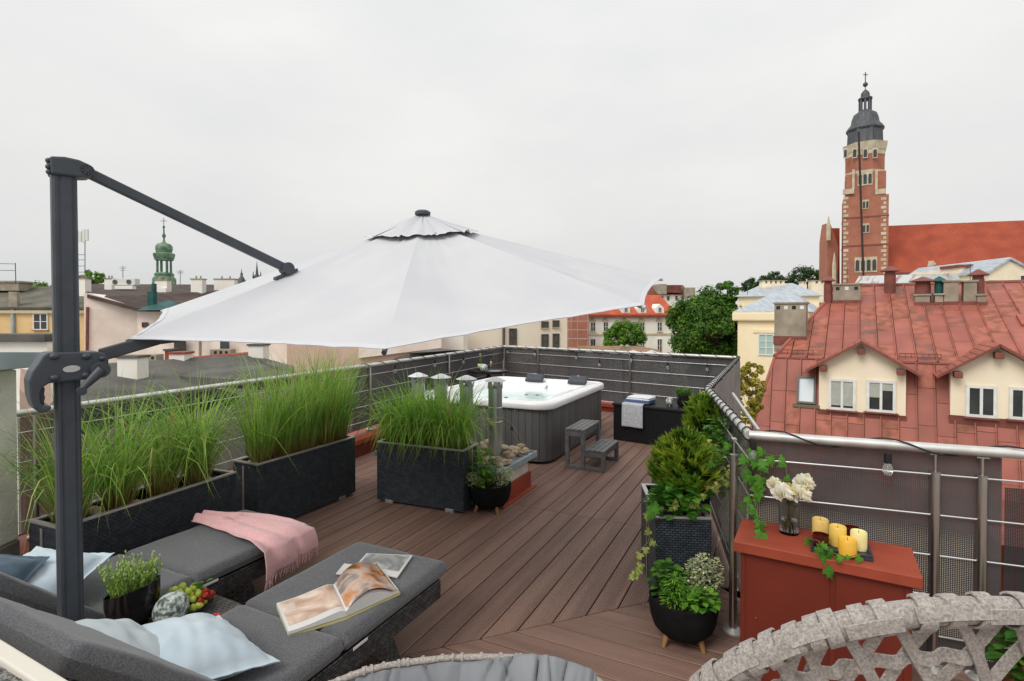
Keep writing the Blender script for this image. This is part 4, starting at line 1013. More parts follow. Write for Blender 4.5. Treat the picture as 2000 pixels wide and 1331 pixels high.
bush('herb_plant', 'broad leaved herb at the back of the near bowl', pc2+V(-.05, .05, Tz), .10, .17, 120, .05, .04, M_lf2, (-.03, 0))
bush('oregano_plant', 'white variegated bushy herb at the right of the near bowl', pc2+V(.08, .04, Tz), .11, .22, 720, .02, .013, M_var, (.06, -.01))

# ================================================================= round bar table in the far corner
rt = V(-.43, 9.9, 0); t = thing('round_table', 'round black table in the far left corner behind the tub', 'table', rt)
MB().lathe([(.001, .715), (.34, .715), (.352, .72), (.352, .75), (.34, .755), (.001, .755)], rt, 40).build('tabletop', M_box, t, smooth=2)
MB().tube([rt+Z3*.02, rt+Z3*.715], .035, 14).build('column', M_box, t, smooth=2); MB().lathe([(.001, 0), (.24, 0), (.24, .012), (.05, .03), (.001, .03)], rt, 28).build('base', M_box, t, smooth=2)
def onT(px, py): return P(px, py, 9.75)
bp_ = at(P(938, 718, 9.78), .756); t = thing('wine_bottle', 'green champagne bottle standing on the round table', 'bottle', bp_)
MB().lathe([(.001, 0), (.043, 0), (.045, .01), (.045, .16), (.03, .21), (.016, .25), (.015, .31)], bp_, 18).build('glass_body', mat('bottle_green', (.02, .045, .012, 1), rough=.08, spec=.7), t, smooth=2)
MB().lathe([(.0165, .245), (.019, .255), (.018, .318), (.001, .32)], bp_, 16).build('foil', mat('gold_foil', C(176, 160, 84), rough=.35, metal=.6), t, smooth=2)
MB().lathe([(.0455, .05), (.0455, .13)], bp_, 18).build('bottle_label', mat('cream_label', C(214, 200, 150), rough=.7), t, smooth=True)
gp = at(P(959, 720, 9.75), .756); t = thing('champagne_flute', 'filled rose champagne flute on the round table', 'glass', gp)
MB().lathe([(.001, 0), (.034, 0), (.034, .003), (.005, .008), (.004, .07), (.02, .11), (.028, .17), (.026, .22), (.0245, .22), (.026, .17), (.018, .112), (.001, .09)], gp, 18).build('bowl', M_glass, t, smooth=True)
MB().lathe([(.001, .092), (.017, .113), (.0245, .168), (.001, .169)], gp, 16).build('drink', mat('rose_wine', C(232, 176, 140), rough=.2), t, smooth=True)
op = at(P(945, 720, 9.6), .756); t = thing('decorative_ball', 'crackled white glass ball on the round table', 'ornament', op)
MB().ball(op+Z3*.07, .072, 18, 12).build('shell', M_crack, t, smooth=True)
MB().lathe([(.001, 0), (.04, 0), (.034, .01), (.001, .01)], op, 14).build('foot', M_gloss, t)
tp_ = at(P(966, 723, 9.7), .7575); lab(MB().lathe([(.001, 0), (.12, 0), (.125, .006), (.12, .008), (.001, .006)], tp_, 26).build('serving_plate', mat('grey_plate', C(150, 156, 164), rough=.25), smooth=2), 'small grey plate under the champagne flute', 'plate')
# ================================================================= red metal-clad box with vase and candles
OZ = .66
ofl, ofr, obr, obl = G(1432, 1057, OZ), G(1803, 1130, OZ), G(1785, 1062, OZ), G(1450, 1020, OZ)
ou = (ofr-ofl).normalized(); ov = V(-ou.y, ou.x, 0); ol = (ofr-ofl).length; od = .5*((obr-ofr).dot(ov)+(obl-ofl).dot(ov))
def ob(a, b, z): return at(ofl, 0)+ou*a+ov*b+Z3*z
rb = thing('metal_clad_box', 'rust red metal clad box with overhanging lid by the near railing', 'box', ob(ol/2, od/2, 0))
MB().obox(ob(.03, .03, .0), ou*(ol-.06), ov*(od-.05), Z3*(OZ-.045)).build('body', M_reddk, rb)
for a in (.03, .405, ol-.06): MB().obox(ob(a, .026, .0), ou*.022, ov*.01, Z3*(OZ-.05)).build('seam_strip', M_reddk, rb, bevel=.002)
MB().obox(ob(0, 0, OZ-.05), ou*ol, ov*od, Z3*.05).build('lid', M_red, rb, bevel=.004)
for a, b, z in ((.1, .022, .3), (.38, .022, .25), (.6, .1, OZ)): MB().ball(ob(a, b+.002, z), .005, 8, 5).build('rivet', M_red, rb)
# second red curb piece at the right edge
rc = thing('parapet', 'red metal parapet end at the right picture edge', 'parapet', G(1990, 1110, .5))
c = on(R3, R4, 1985); MB().prism([at(c+o34*.12, 0), at(c+o34*.12, .62), at(c+o34*.12+d34*.9, .62), at(c+o34*.12+d34*.9, 0)], o34*.3).build('sheet_cladding', M_red, rc, bevel=.006)
# glass vase
vc = G(1541, 1041, OZ); t = thing('glass_vase', 'clear glass vase on the red metal box', 'vase', vc)
MB().lathe([(.001, 0), (.044, 0), (.045, .004), (.046, .165), (.043, .165), (.041, .012), (.001, .010)], vc, 28).build('glass', M_glass, t, smooth=2)
MB().lathe([(.001, .0125), (.0405, .0125), (.0405, .07), (.001, .07)], vc, 24).build('water', M_glass, t, smooth=2)
M_stem = leafmat('stem_green', C(96, 126, 56), C(66, 96, 36), scale=20)
M_pet = leafmat('ivory_petal', C(252, 251, 244), C(246, 240, 212), scale=14, trans=.3, island=.06)
M_pety = leafmat('yellow_bud', C(238, 222, 96), C(220, 204, 60), scale=14, trans=.3)
for k, (x, y, r, m_, lb) in enumerate(((1512, 948, .030, M_pet, 'pale yellow bloom at the left of the vase'), (1529, 966, .042, M_pet, 'large white bloom at the front left of the vase'), (1570, 946, .040, M_pet, 'white bloom highest on the right of the vase'),
                               (1561, 968, .042, M_pet, 'large white bloom at the front right of the vase'), (1537, 952, .018, M_pety, 'small yellow bud in the middle of the bouquet'), (1545, 965, .020, M_pety, 'yellow half open bud between the two front blooms'))):
    hc = P(x, y, vc.y+(-.02 if y > 955 else .02)); t = thing('cut_flower', lb, 'flower', vc+Z3*.02, 'bouquet in the glass vase')
    b0 = vc+V((x-1541)*-.0006, .01*math.sin(k), .015)
    MB().tube([b0, vc+V((x-1541)*.0004, 0, .17), hc-Z3*r*.5], .0028, 6).build('stem', M_stem, t, smooth=True)
    pm = MB(); r *= 1.2; n = 70 if r > .035 else 36
    for q in range(n):
        z = 1-1.5*q/n; a = q*2.39996; e = V(math.cos(a)*math.sqrt(max(0, 1-z*z)), math.sin(a)*math.sqrt(max(0, 1-z*z)), z)
        leaf(pm, hc+e*r*.25, e+V(0, 0, .25), V(-e.y, e.x, .2) if q % 2 else Z3, r*random.uniform(.75, 1.05), r*.75, -.2, fold=.3)
    pm.build('petals', m_, t, kind='stuff')
lm = MB()
t = thing('bouquet_greenery', 'green leaves between the blooms in the vase', 'leaves', vc+Z3*.1)
for (x, y, s) in ((1520, 940, .05), (1570, 926, .03), (1552, 955, .05), (1515, 975, .05), (1580, 970, .04), (1540, 985, .06), (1530, 990, .05), (1552, 992, .05)):
    mb = MB(); p = P(x, y, vc.y+.01); leaf(mb, p, V(random.uniform(-1, 1), -.4, .4), Z3, s, s*.5); mb.build('leaf', M_stem, t, smooth=True)
# slate tray with candles
tc_ = [G(1583, 1078, OZ), G(1706, 1099, OZ), G(1688, 1050, OZ), G(1590, 1034, OZ)]
tr_ = thing('slate_tray', 'dark slate tray carrying candles on the red metal box', 'tray', tc_[0])
M_slate = mat('slate', C(52, 58, 66), C(38, 43, 50), rough=.5, scale=14, stretch=(1, 3, 1), bump=.3)
MB().prism(tc_, (0, 0, .014)).build('slab', M_slate, tr_, bevel=.003)
cm = sum(tc_, Vector())/4
for i in range(4):
    a, b = tc_[i], tc_[(i+1) % 4]; d = (b-a).normalized(); inn = (cm-(a+b)/2).normalized(); MB().obox(a+Z3*.014+d*(.001 if i % 2 else .012), d*((b-a).length-(.002 if i % 2 else .024)), inn*.011, Z3*.012).build('raised_edge', M_slate, tr_, bevel=.002)
TZ2 = OZ+.0145
for k, (x, y, r, h, col, lb) in enumerate(((1602, 1046, .036, .082, C(232, 196, 112), 'tallest honey candle behind the red votive'), (1636, 1064, .036, .088, C(238, 200, 96), 'amber candle in the middle of the tray'),
        (1655, 1082, .037, .070, C(244, 190, 70), 'orange yellow candle at the front of the tray'), (1677, 1072, .034, .082, C(244, 230, 160), 'pale cream candle at the right of the tray'))):
    c = G(x, y, TZ2); t = thing('pillar_candle', lb, 'candle', c, 'candles on the slate tray')
    MB().lathe([(.001, 0), (r, 0), (r, h-.004), (r-.003, h), (r-.006, h-.001), (r*.5, h-.006), (.001, h-.008)], c, 28).build('wax', mat('wax_%d' % k, col, shade(col, .9), rough=.35, scale=20, sss=.3), t, smooth=2)
    MB().tube([c+Z3*(h-.01), c+Z3*(h+.006)], .001, 6).build('wick', M_blk, t)
M_rg = mat('dark_red_glass', C(88, 24, 16), C(70, 16, 12), rough=.12, spec=.7, coat=.4)
for (x, y, r, h, lb) in ((1603, 1068, .034, .058, 'dark red votive glass at the left of the tray'), (1664, 1048, .034, .045, 'dark red votive glass behind the cream candle')):
    c = G(x, y, TZ2); t = thing('votive_glass', lb, 'candle holder', c, 'votive glasses on the slate tray')
    MB().lathe([(.001, 0), (r*.8, 0), (r, .015), (r*1.02, h), (r*.94, h), (r*.9, .02), (.001, .012)], c, 26).build('cup', M_rg, t, smooth=2)
    MB().lathe([(.001, .013), (r*.88, .021), (r*.9, h*.6), (.001, h*.62)], c, 20).build('wax', mat('brown_wax', C(120, 50, 30), rough=.4), t, smooth=True)

# ================================================================= thuja planters, ivy
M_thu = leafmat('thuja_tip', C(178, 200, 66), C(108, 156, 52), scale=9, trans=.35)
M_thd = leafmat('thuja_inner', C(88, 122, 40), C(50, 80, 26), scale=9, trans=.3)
rdir = (R2-R3).normalized()
tfl = G(1281, 1008, .57); tfr = G(1390, 1012, .57)
pt1, a1_, b1_, hh1 = planter('slim dark wicker planter of thuja by the right railing', tfl, tfr, rdir, .62)
t2 = G(1296, 934, .57); pt2, a2_, b2_, hh2 = planter('farther pale rimmed planter of thuja by the right railing', t2, t2+(tfr-tfl).normalized()*.33, rdir, .55)
def thuja(label, c, h, r, n, seed):
    t = thing('thuja_shrub', label, 'shrub', c); random.seed(seed); c = Vector(c)
    MB().tube([c, c+Z3*h*.5, c+Z3*h*.9], [.014, .009, .003], 8).build('trunk', mat('thuja_bark', C(84, 62, 44), rough=.9), t)
    outm, inm = MB(), MB()
    for k in range(n):
        v = random.random()**.85; a = random.uniform(0, 6.283); shell = random.random()**.45
        rad = r*(1.1*(1-v**2.2)**.6*(.5+.9*min(1, v*2.0)))*(1+.45*noise.noise(V(math.cos(a)*1.5, math.sin(a)*1.5, v*3+seed)))
        p = c+V(math.cos(a)*rad*shell*.75, math.sin(a)*rad*shell*.75, h*(.06+.8*v))
        d = V(math.cos(a)*.75+random.uniform(-.25, .25), math.sin(a)*.75+random.uniform(-.25, .25), .75+.5*v).normalized()
        ln = random.uniform(.05, .10)*(1.05-.1*v); s = d.cross(Z3+V(random.uniform(-.6, .6), random.uniform(-.6, .6), 0)).normalized()
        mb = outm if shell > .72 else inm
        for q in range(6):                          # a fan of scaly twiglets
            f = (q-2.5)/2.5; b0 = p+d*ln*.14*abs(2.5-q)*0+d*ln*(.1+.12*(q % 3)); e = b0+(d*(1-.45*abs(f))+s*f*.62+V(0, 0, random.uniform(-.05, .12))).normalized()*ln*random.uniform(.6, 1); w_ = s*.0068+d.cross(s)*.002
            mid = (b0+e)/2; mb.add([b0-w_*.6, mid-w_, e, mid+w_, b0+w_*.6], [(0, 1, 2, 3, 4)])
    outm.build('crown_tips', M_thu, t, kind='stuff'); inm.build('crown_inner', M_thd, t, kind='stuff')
thuja('bright yellow green thuja in the near slim planter', V(1.11, 3.46, .50), .53, .19, 1050, 5)
thuja('smaller thuja in the farther planter by the right railing', V(1.53, 4.28, .50), .66, .15, 900, 9)
thuja('low dark thuja between the two brighter ones', V(1.30, 3.95, .50), .40, .15, 700, 14)
random.seed(21)
stones(pt1, [(.05, .05), (.11, .04), (.2, .05), (.28, .06), (.3, .2), (.06, .2)], 'pale stone on the soil of the slim thuja planter', 'stones in the thuja planter', hh1-.05, .03)
M_ivy = leafmat('ivy_leaf', C(92, 156, 50), C(52, 112, 32), scale=14, trans=.3)
M_ivyv = leafmat('ivy_variegated', C(190, 196, 110), C(96, 130, 50), scale=40, trans=.3)
M_vine = mat('vine_stem', C(140, 124, 70), C(112, 92, 52), rough=.8)
IVY = [(0, 0), (.20, -.34), (.52, -.30), (.38, -.02), (.62, .18), (.30, .30), (.86, 0)]
def ivyleaf(mb, p, d, nrm, s):
    d = Vector(d).normalized(); n_ = Vector(nrm); n_ = (n_-d*n_.dot(d)).normalized(); r_ = d.cross(n_)
    pts = [(0, 0), (-.1, -.32), (.18, -.52), (.30, -.24), (.62, -.36), (.62, -.15), (1, 0), (.62, .15), (.62, .36), (.30, .24), (.18, .52), (-.1, .32)]
    vs = [Vector(p)+d*(a*s)+r_*(b*s)-n_*(s*.35*(b*b+max(0, a-.4)**2)) for a, b in pts]+[Vector(p)+d*(.3*s)]
    k = len(vs)-1; mb.add(vs, [(i, (i+1) % k, k) for i in range(k)])
railn = -o34
def vine(label, pts, n, s, m, out=V(0, -1, 0), free=False, name='ivy', extra=()):
    t = thing(name, label, 'ivy', pts[0]); pts = [Vector(q) for q in pts]
    sm = []
    for i in range(len(pts)-1):
        p0 = pts[max(0, i-1)]; p1 = pts[i]; p2 = pts[i+1]; p3 = pts[min(len(pts)-1, i+2)]
        for k in range(6):
            u = k/6; sm.append(.5*((2*p1)+(p2-p0)*u+(2*p0-5*p1+4*p2-p3)*u*u+(3*p1-p0-3*p2+p3)*u**3))
    sm.append(pts[-1])
    MB().tube(sm, .0018, 5).build('stem', M_vine, t, smooth=True)
    for k in range(n):
        p = sm[int((k+.5)/n*(len(sm)-1))]; a = random.uniform(-1.2, 1.2); d = V(math.sin(a), -.15, -math.cos(a)); q = p+V(random.uniform(-.012, .012), -.012, random.uniform(-.01, .01)); mb = MB()
        ivyleaf(mb, q, d, out+V(random.uniform(-.4, .4), random.uniform(-.3, .3), random.uniform(0, .7)), s*random.uniform(.6, 1.2)); mb.build('leaf', m, t)
def rp(px, py, off=.03):                     # just in front of the near right railing
    return onpl(px, py, at(R3, 1)+railn*off, railn)
def rq(px, py, off=.03):                     # just inside the railing beside the thuja
    n_ = -o23; return onpl(px, py, at(R3, 1)+n_*off, n_)
vine('ivy strand climbing along the top wire of the near railing', [rp(1447, 930), rp(1452, 892), rp(1478, 872), rp(1500, 888), rp(1530, 895), rp(1536, 930), rp(1530, 962)], 9, .055, M_ivy)
vine('ivy strand with broad leaves hanging on the near net screen', [rp(1448, 935), rp(1468, 900), rp(1492, 900), rp(1482, 935), rp(1474, 950)], 6, .075, M_ivy)
vine('ivy trailing over the left end of the red metal box', [rp(1446, 985), rp(1468, 968), rp(1478, 1000, .1), rp(1482, 1025, .2), P(1486, 1042, 2.60)], 8, .06, M_ivy)
vine('ivy sprig tucked round the candles and over the box edge', [G(1575, 1052, OZ+.02), G(1600, 1058, OZ+.09), G(1598, 1072, OZ+.04), P(1606, 1080, 2.42), P(1610, 1100, 2.40), P(1617, 1116, 2.39)], 9, .05, M_ivy)
vine('small ivy sprig between the candles on the slate tray', [G(1618, 1076, OZ+.02), G(1632, 1082, OZ+.03), G(1650, 1088, OZ+.03), G(1690, 1082, OZ+.04)], 6, .035, M_ivy)
bush('ivy_plant', 'dense low ivy growing below the bright thuja in the slim planter', pt1(.15, .14, .53), .17, .20, 190, .055, .05, M_ivy, (-.03, -.06))
bush('ivy_plant', 'mottled ivy growing between the slim planter and the railing', pt1(.30, .42, .55), .18, .34, 220, .05, .045, M_ivyv, (.10, .05))
bush('ivy_plant', 'dark ivy mass climbing the railing behind the bright thuja', V(1.46, 3.80, .55), .17, .46, 260, .05, .045, M_ivy, (.04, .0))
tp0 = pt1(.02, .1, .57)
vine('variegated ivy trailing down the left of the slim planter', [tp0, tp0+V(-.06, -.02, .0), P(1268, 1052, 3.1), P(1252, 1075, 3.06), P(1246, 1108, 3.04), P(1240, 1128, 3.04)], 10, .05, M_ivyv)
vine('green ivy spilling over the corner of the slim planter', [pt1(.05, .3, .60), pt1(.0, .12, .63), P(1272, 985, 3.12), P(1270, 1005, 3.1)], 8, .06, M_ivy)
for k in range(9):
    b = random.uniform(.02, .45); z0 = random.uniform(.58, .66); a0 = random.uniform(.05, .3)
    lbs = ('lowest', 'leftmost', 'thin', 'curling', 'longest', 'shaded', 'rising', 'tangled', 'outermost')
    e = at(R3+(R2-R3)*random.uniform(.02, .5), random.uniform(.55, 1.0))-o23*.05
    s0_ = pt1(a0, b, z0)
    vine(f'{lbs[k]} ivy runner between the slim thuja planter and the railing', [s0_, s0_+V(.03, -.02, .06), (s0_+e)/2+V(random.uniform(-.06, .06), -.03, random.uniform(-.02, .12)), e], 9, .045, M_ivy if k % 3 else M_ivyv)

# ================================================================= string lights wound round the rails
M_cord = mat('black_cord', (.01, .01, .011, 1), rough=.6)
M_bulb = mat('clear_bulb', (.9, .9, .88, 1), rough=.05, trans=.85, ior=1.25)
def strings(label, p, q, pitch, bulbs, r=.03, loose=.5, cr_=.0042):
    t = thing('string_light', label, 'string lights', at(p, RZ)); d = (q-p).normalized(); ln = (q-p).length; s = V(-d.y, d.x, 0); pts = []
    n = int(ln/pitch*10); 
    for k in range(n+1):
        u = k/n; a = u*ln/pitch*2*math.pi; pts.append(at(p+d*ln*u, RZ)+s*(r*math.cos(a))+Z3*(r*math.sin(a)))
    MB().tube(pts, cr_, 5).build('cord', M_cord, t, smooth=True)
    for px, dz in bulbs:
        c = on(p, q, px); ins_ = s if s.y < 0 else -s
        c = at(c, RZ-dz)+ins_*.032
        so_ = MB().tube([at(c, RZ-.03), c], .003, 5).lathe([(.001, .0), (.014, .0), (.017, -.02), (.016, -.05), (.001, -.05)][::-1], c, 12).build('socket', M_cord, t, smooth=2)
        MB().lathe([(.001, -.115), (.016, -.107), (.024, -.09), (.023, -.075), (.013, -.05), (.001, -.05)], c, 14).build('bulb', M_bulb, so_, smooth=True)
strings('string lights along the far part of the left railing', on(L0, L1, 700), L1, .36, [(768, .05), (846, .06), (902, .09)])
strings('string lights along the back railing behind the tub', L1, R1, .26, [(993, .03), (1046, .05), (1127, .06), (1172, .17), (1234, .05), (1306, .14), (1383, .13)])
strings('string lights wound tightly on the far right corner rail', R1, R2, .13, [], .03)
strings('string lights wound round the rail beside the thuja', R2, R3, .15, [(1385, .03), (1412, .06), (1420, .1)], .03)
strings('string lights along the near right railing', R3+d34*.02, R5, .5, [(1471, .02), (1733, .035)], .033)

# ================================================================= woven rope chairs in the foreground
M_felt = mat('grey_felt_rope', C(178, 170, 162), C(136, 129, 123), rough=.95, scale=150, detail=7, lo=.36, hi=.64, bump=.12, bscale=300, sheen=.2)
ck = thing('rope_armchair', 'grey felt woven armchair back at lower right corner', 'armchair', (1.25, 1.2, 0))
arc = [(1330, 1385, 1.42), (1385, 1338, 1.38), (1440, 1300, 1.35), (1500, 1272, 1.32), (1560, 1246, 1.295), (1620, 1228, 1.275), (1700, 1210, 1.255), (1800, 1197, 1.24), (1900, 1192, 1.235), (2000, 1194, 1.24), (2100, 1206, 1.255), (2200, 1230, 1.28), (2300, 1275, 1.32), (2390, 1335, 1.37)]
AP = [P(*q) for q in arc]
def cr_pt(pts, s):
    n = len(pts)-1; x = min(max(s, 0), .99999)*n; i = int(x); u = x-i; p0 = pts[max(0, i-1)]; p1 = pts[i]; p2 = pts[i+1]; p3 = pts[min(n, i+2)]
    return .5*((2*p1)+(p2-p0)*u+(2*p0-5*p1+4*p2-p3)*u*u+(3*p1-p0-3*p2+p3)*u**3)
NP = 120; tubep = [cr_pt(AP, k/NP) for k in range(NP+1)]
RT = .030
MB().tube(tubep, RT, 16).build('top_roll', M_felt, ck, smooth=2)
def band(mb, pts, nrms, w_, th=.005):       # flat felt strip along pts lying on nrms
    vs = []; n = len(pts)
    for i in range(n):
        t_ = (pts[min(i+1, n-1)]-pts[max(i-1, 0)]).normalized(); nn = Vector(nrms[i]); nn = (nn-t_*nn.dot(t_)).normalized(); s_ = t_.cross(nn)
        for a, b in ((-.5, 0), (-.465, th), (.465, th), (.5, 0)): vs.append(pts[i]+s_*(a*w_)+nn*b)
    fs = []
    for i in range(n-1):
        for k in range(3): fs.append((i*4+k, i*4+k+1, (i+1)*4+k+1, (i+1)*4+k))
        fs.append((i*4+3, i*4, (i+1)*4, (i+1)*4+3))
    mb.add(vs, fs)
# wraps round the roll
nw = 21
for k in range(nw):
    s0 = (k+.35*random.random())/nw; c = cr_pt(AP, s0); t_ = (cr_pt(AP, s0+.004)-cr_pt(AP, s0-.004)).normalized(); a_ = t_.cross(Z3).normalized(); b_ = a_.cross(t_)
    slant = .02*(1 if k % 2 else .4); pts = []; nr = []
    for q in range(19):
        an_ = -2.4+4.9*q/18+(.6 if k % 3 == 0 else 0); e = -a_*math.cos(an_)*-1+b_*math.sin(an_)
        pts.append(c+e*(RT+.0012+.0022*(k % 3))+t_*(slant*(q/18-.5))); nr.append(e)
    mb = MB(); band(mb, pts, nr, .036); mb.build('wrap_strip', M_felt, ck, smooth=2)
# strips running along the front of the roll
for s0, s1, ph in ((.20, .30, .1), (.29, .40, .5), (.41, .50, .0), (.52, .63, .4), (.62, .72, .1), (.12, .21, .4)):
    pts = []; nr = []
    for q in range(12):
        s = s0+(s1-s0)*q/11; c = cr_pt(AP, s); t_ = (cr_pt(AP, s+.004)-cr_pt(AP, s-.004)).normalized(); a_ = t_.cross(Z3).normalized(); b_ = a_.cross(t_); e = (a_*math.cos(ph)+b_*math.sin(ph)); e = e if e.y < 0 else -a_*math.cos(ph)*-1+b_*math.sin(ph)
        pts.append(c+e*(RT+.003)); nr.append(e)
    mb = MB(); band(mb, pts, nr, .034); mb.build('wrap_strip', M_felt, ck, smooth=2)
# the open lattice below
def lat(s, d):                              # point on the chair back, d metres below the roll
    c = cr_pt(AP, s); m = cr_pt(AP, .62); inw = V(m.x-c.x, .0, 0)*.28
    return c+V(0, .015, -RT*.6)-Z3*d+V(inw.x*d*1.0, d*.22-abs(inw.x)*0, 0)
ss = [.06+.088*k for k in range(11)]
for k, s in enumerate(ss):
    for sg in (-1, 1):
        pts = []; nr = []; off = .007*(1 if (k+(sg > 0)) % 2 else -1); jt = random.uniform(-.006, .006)
        for q in range(14):
            u = q/13; p = lat(min(.99, max(.01, s+jt+sg*(.008+.165*u))), .42*u); nn = V(0, -1, .15); pts.append(p+nn*(off*math.sin(u*math.pi*2.5)+.004*sg)); nr.append(nn)
        mb = MB(); band(mb, pts, nr, .031, .004); mb.build('lattice_strip', M_felt, ck, smooth=2)
for d, a, b in ((.115, .17, .66), (.25, .08, .95), (.38, .06, .96)):
    pts = []; nr = []
    for q in range(60):
        s = a+(b-a)*q/59; nn = V(0, -1, .1); pts.append(lat(s, d)+nn*(.010*math.sin(q*.95))); nr.append(nn)
    mb = MB(); band(mb, pts, nr, .034, .004); mb.build('lattice_strip', M_felt, ck, smooth=2)
cc = lat(.62, .62)+V(0, .30, 0)
MB().lathe([(.001, -.03), (.27, -.03), (.30, 0), (.27, .03), (.001, .03)], at(cc, .34), 36).build('seat', M_felt, ck, smooth=2)
for a in range(4):
    q = .8+a*math.pi/2; MB().tube([at(cc, .33)+V(math.cos(q)*.22, math.sin(q)*.22, 0), at(cc, 0)+V(math.cos(q)*.28, math.sin(q)*.28, 0)], .014, 10).build('leg', M_anth, ck, smooth=2)
for s in (.04, .96): MB().tube([cr_pt(AP, s), lat(s, .5), at(cc, .34)+(at(lat(s, .5), .34)-at(cc, .34)).normalized()*.27], .011, 8).build('frame_tube', M_anth, ck, smooth=2)
# the other chair: rim with a grey cushion inside, facing the camera
M_cush = mat('light_grey_canvas', C(134, 136, 140), C(116, 118, 122), rough=.9, scale=4, bump=.08, bscale=120, sheen=.2)
a2 = thing('cushioned_armchair', 'grey cushioned rope armchair at the bottom middle', 'armchair', (-.12, 1.35, 0))
rim = [(560, 1420, 1.40), (620, 1352, 1.46), (660, 1331, 1.49), (720, 1309, 1.52), (800, 1294, 1.55), (880, 1286, 1.56), (960, 1284, 1.56), (1040, 1288, 1.55), (1110, 1303, 1.53), (1155, 1322, 1.50), (1185, 1350, 1.47), (1215, 1420, 1.40)]
RPp = [P(*q) for q in rim]
MB().tube([cr_pt(RPp, k/60) for k in range(61)], .009, 8).build('rim', M_felt, a2, smooth=True)
MB().tube([cr_pt(RPp, k/60)+V(0, .006, -.014) for k in range(61)], .008, 8).build('rim', M_felt, a2, smooth=True)
for s in (.34, .36, .46, .48, .60, .62, .72, .74, .26, .28):
    c = cr_pt(RPp, s); d = (cr_pt(RPp, s+.005)-c).normalized(); MB().tube([c-d*.004+Z3*.000, c+d*.004], .0125, 10).build('binding', M_felt, a2, smooth=2)
CRE = [(random.uniform(.05, .95), random.uniform(-.25, .25)) for _ in range(15)]
def cuf(i, j):
    s = .06+.88*i; sb_ = min(1, max(0, (i-.5)/.18)); top = cr_pt(RPp, s)+V(0, -.010, -.008+.030*sb_*sb_*(3-2*sb_)*min(1, (1-i)*8)); m = V(-.10, 0, 0); d = j*.55
    bul = .075*math.sin(min(1, j*2.4)*math.pi*.5); w_ = .016*noise.noise(V(i*13, j*2.2, 3))*(.35+j)+.020*max(0, math.cos(i*44+3*noise.noise(V(i*6, j*2, 1))))*math.exp(-j*5)-.012*abs(noise.noise(V(i*24, j*4, 5)))
    for c_, t_ in CRE: w_ -= .016*math.exp(-((i-c_-t_*j)/.0065)**2)*math.exp(-j*2.5)
    p = top+V((m.x-top.x)*j*.35, -bul-d*.28-w_, -d*.93+.02*math.sin(min(1, j*5)*math.pi)+w_*.8)
    return p
MB().grid(cuf, 260, 40).build('back_cushion', M_cush, a2, smooth=True, solid=.008)
cs = at((RPp[2]+RPp[9])/2, 0)+V(0, -.25, 0)
soft(MB(), at(cs, .36), V(1, 0, 0), V(0, 1, 0), Z3, .62, .6, .1, .05).build('seat_cushion', M_cush, a2, smooth=True)
for a in range(4):
    q = .8+a*math.pi/2; MB().tube([at(cs, .36)+V(math.cos(q)*.27, math.sin(q)*.27, 0), at(cs, 0)+V(math.cos(q)*.32, math.sin(q)*.32, 0)], .014, 10).build('leg', M_anth, a2, smooth=2)
def rimback(i, j): return cr_pt(RPp, .04+.92*i)*(1-j)+at(cs+V(math.cos(math.pi*(1-i))*.30, .02+.28*math.sin(math.pi*i), 0), .34)*j+V(0, .02, 0)
for k in range(22):
    i = k/21; MB().tube([rimback(i, 0), rimback(min(1, max(0, i+.03)), .5), rimback(i, 1)], .006, 6).build('rope_strand', M_felt, a2)
# potted plant between the near railing and the chair
pq = at(on(R3, R4, 1965)-o34*.28, 0); t = thing('flower_pot', 'small terracotta pot seen through the chair lattice', 'pot', pq)
MB().lathe([(.001, 0), (.08, 0), (.115, .2), (.122, .2), (.122, .24), (.11, .24), (.1, .2), (.001, .2)], pq, 28).build('pot', mat('terracotta', C(150, 84, 58), rough=.8), t, smooth=2)
bush('mint_plant', 'leafy mint seen through the chair lattice', pq+Z3*.2, .16, .28, 240, .07, .045, M_lf2)
# ================================================================= the town around
random.seed(33)
def X(px, D): return (px-1000)/F*D
def Zp(py, D): return P(1000, py, D).z
M_white = mat('white_window_paint', C(232, 232, 228), C(216, 216, 212), rough=.5, scale=4)
M_pane = mat('dark_pane', C(40, 44, 46), C(58, 62, 62), rough=.08, scale=1.5, spec=.8)
M_blind = mat('pale_blind', C(178, 180, 170), C(166, 168, 158), rough=.8)
M_cream = mat('cream_render', C(246, 232, 206), C(238, 220, 192), rough=.9, scale=.8, bump=.1, bscale=8)
M_pinkw = mat('pink_white_render', C(244, 230, 220), C(226, 208, 194), rough=.95, scale=.7, detail=6, bump=.1, bscale=6)
M_ochre = mat('ochre_render', C(228, 196, 142), C(212, 178, 124), rough=.95, scale=.6, detail=6)
M_yel = mat('pale_yellow_render', C(248, 232, 196), C(243, 224, 184), rough=.9, scale=.5)
M_wht = mat('white_render', C(244, 241, 232), C(232, 227, 215), rough=.9, scale=.6, detail=5)
M_bei = mat('beige_render', C(238, 227, 208), C(230, 218, 198), rough=.9, scale=.4)
M_tar = mat('tar_roof', C(104, 101, 96), C(76, 74, 71), rough=.9, scale=.7, detail=6, bump=.2, bscale=10)
M_brownroof = mat('brown_slate_roof', C(84, 69, 63), C(60, 49, 45), rough=.8, scale=1.2, detail=6, pattern=('brick', 1.6, .6, (0, 0, 0)), bump=.1)
M_chgrey = mat('cement_chimney', C(168, 158, 140), C(138, 128, 112), rough=.95, scale=1.6, detail=6, bump=.2)
M_rsheet = mat('painted_roof_sheet', C(170, 98, 82), C(142, 79, 66), rough=.5, scale=1.1, detail=6, rnd=.09, bump=.08, bscale=12, lo=.3, hi=.75)
M_rrust = mat('rusty_roof_sheet', C(174, 102, 84), C(128, 76, 54), rough=.6, scale=2.6, detail=7, rnd=.08, bump=.1, lo=.42, hi=.66)
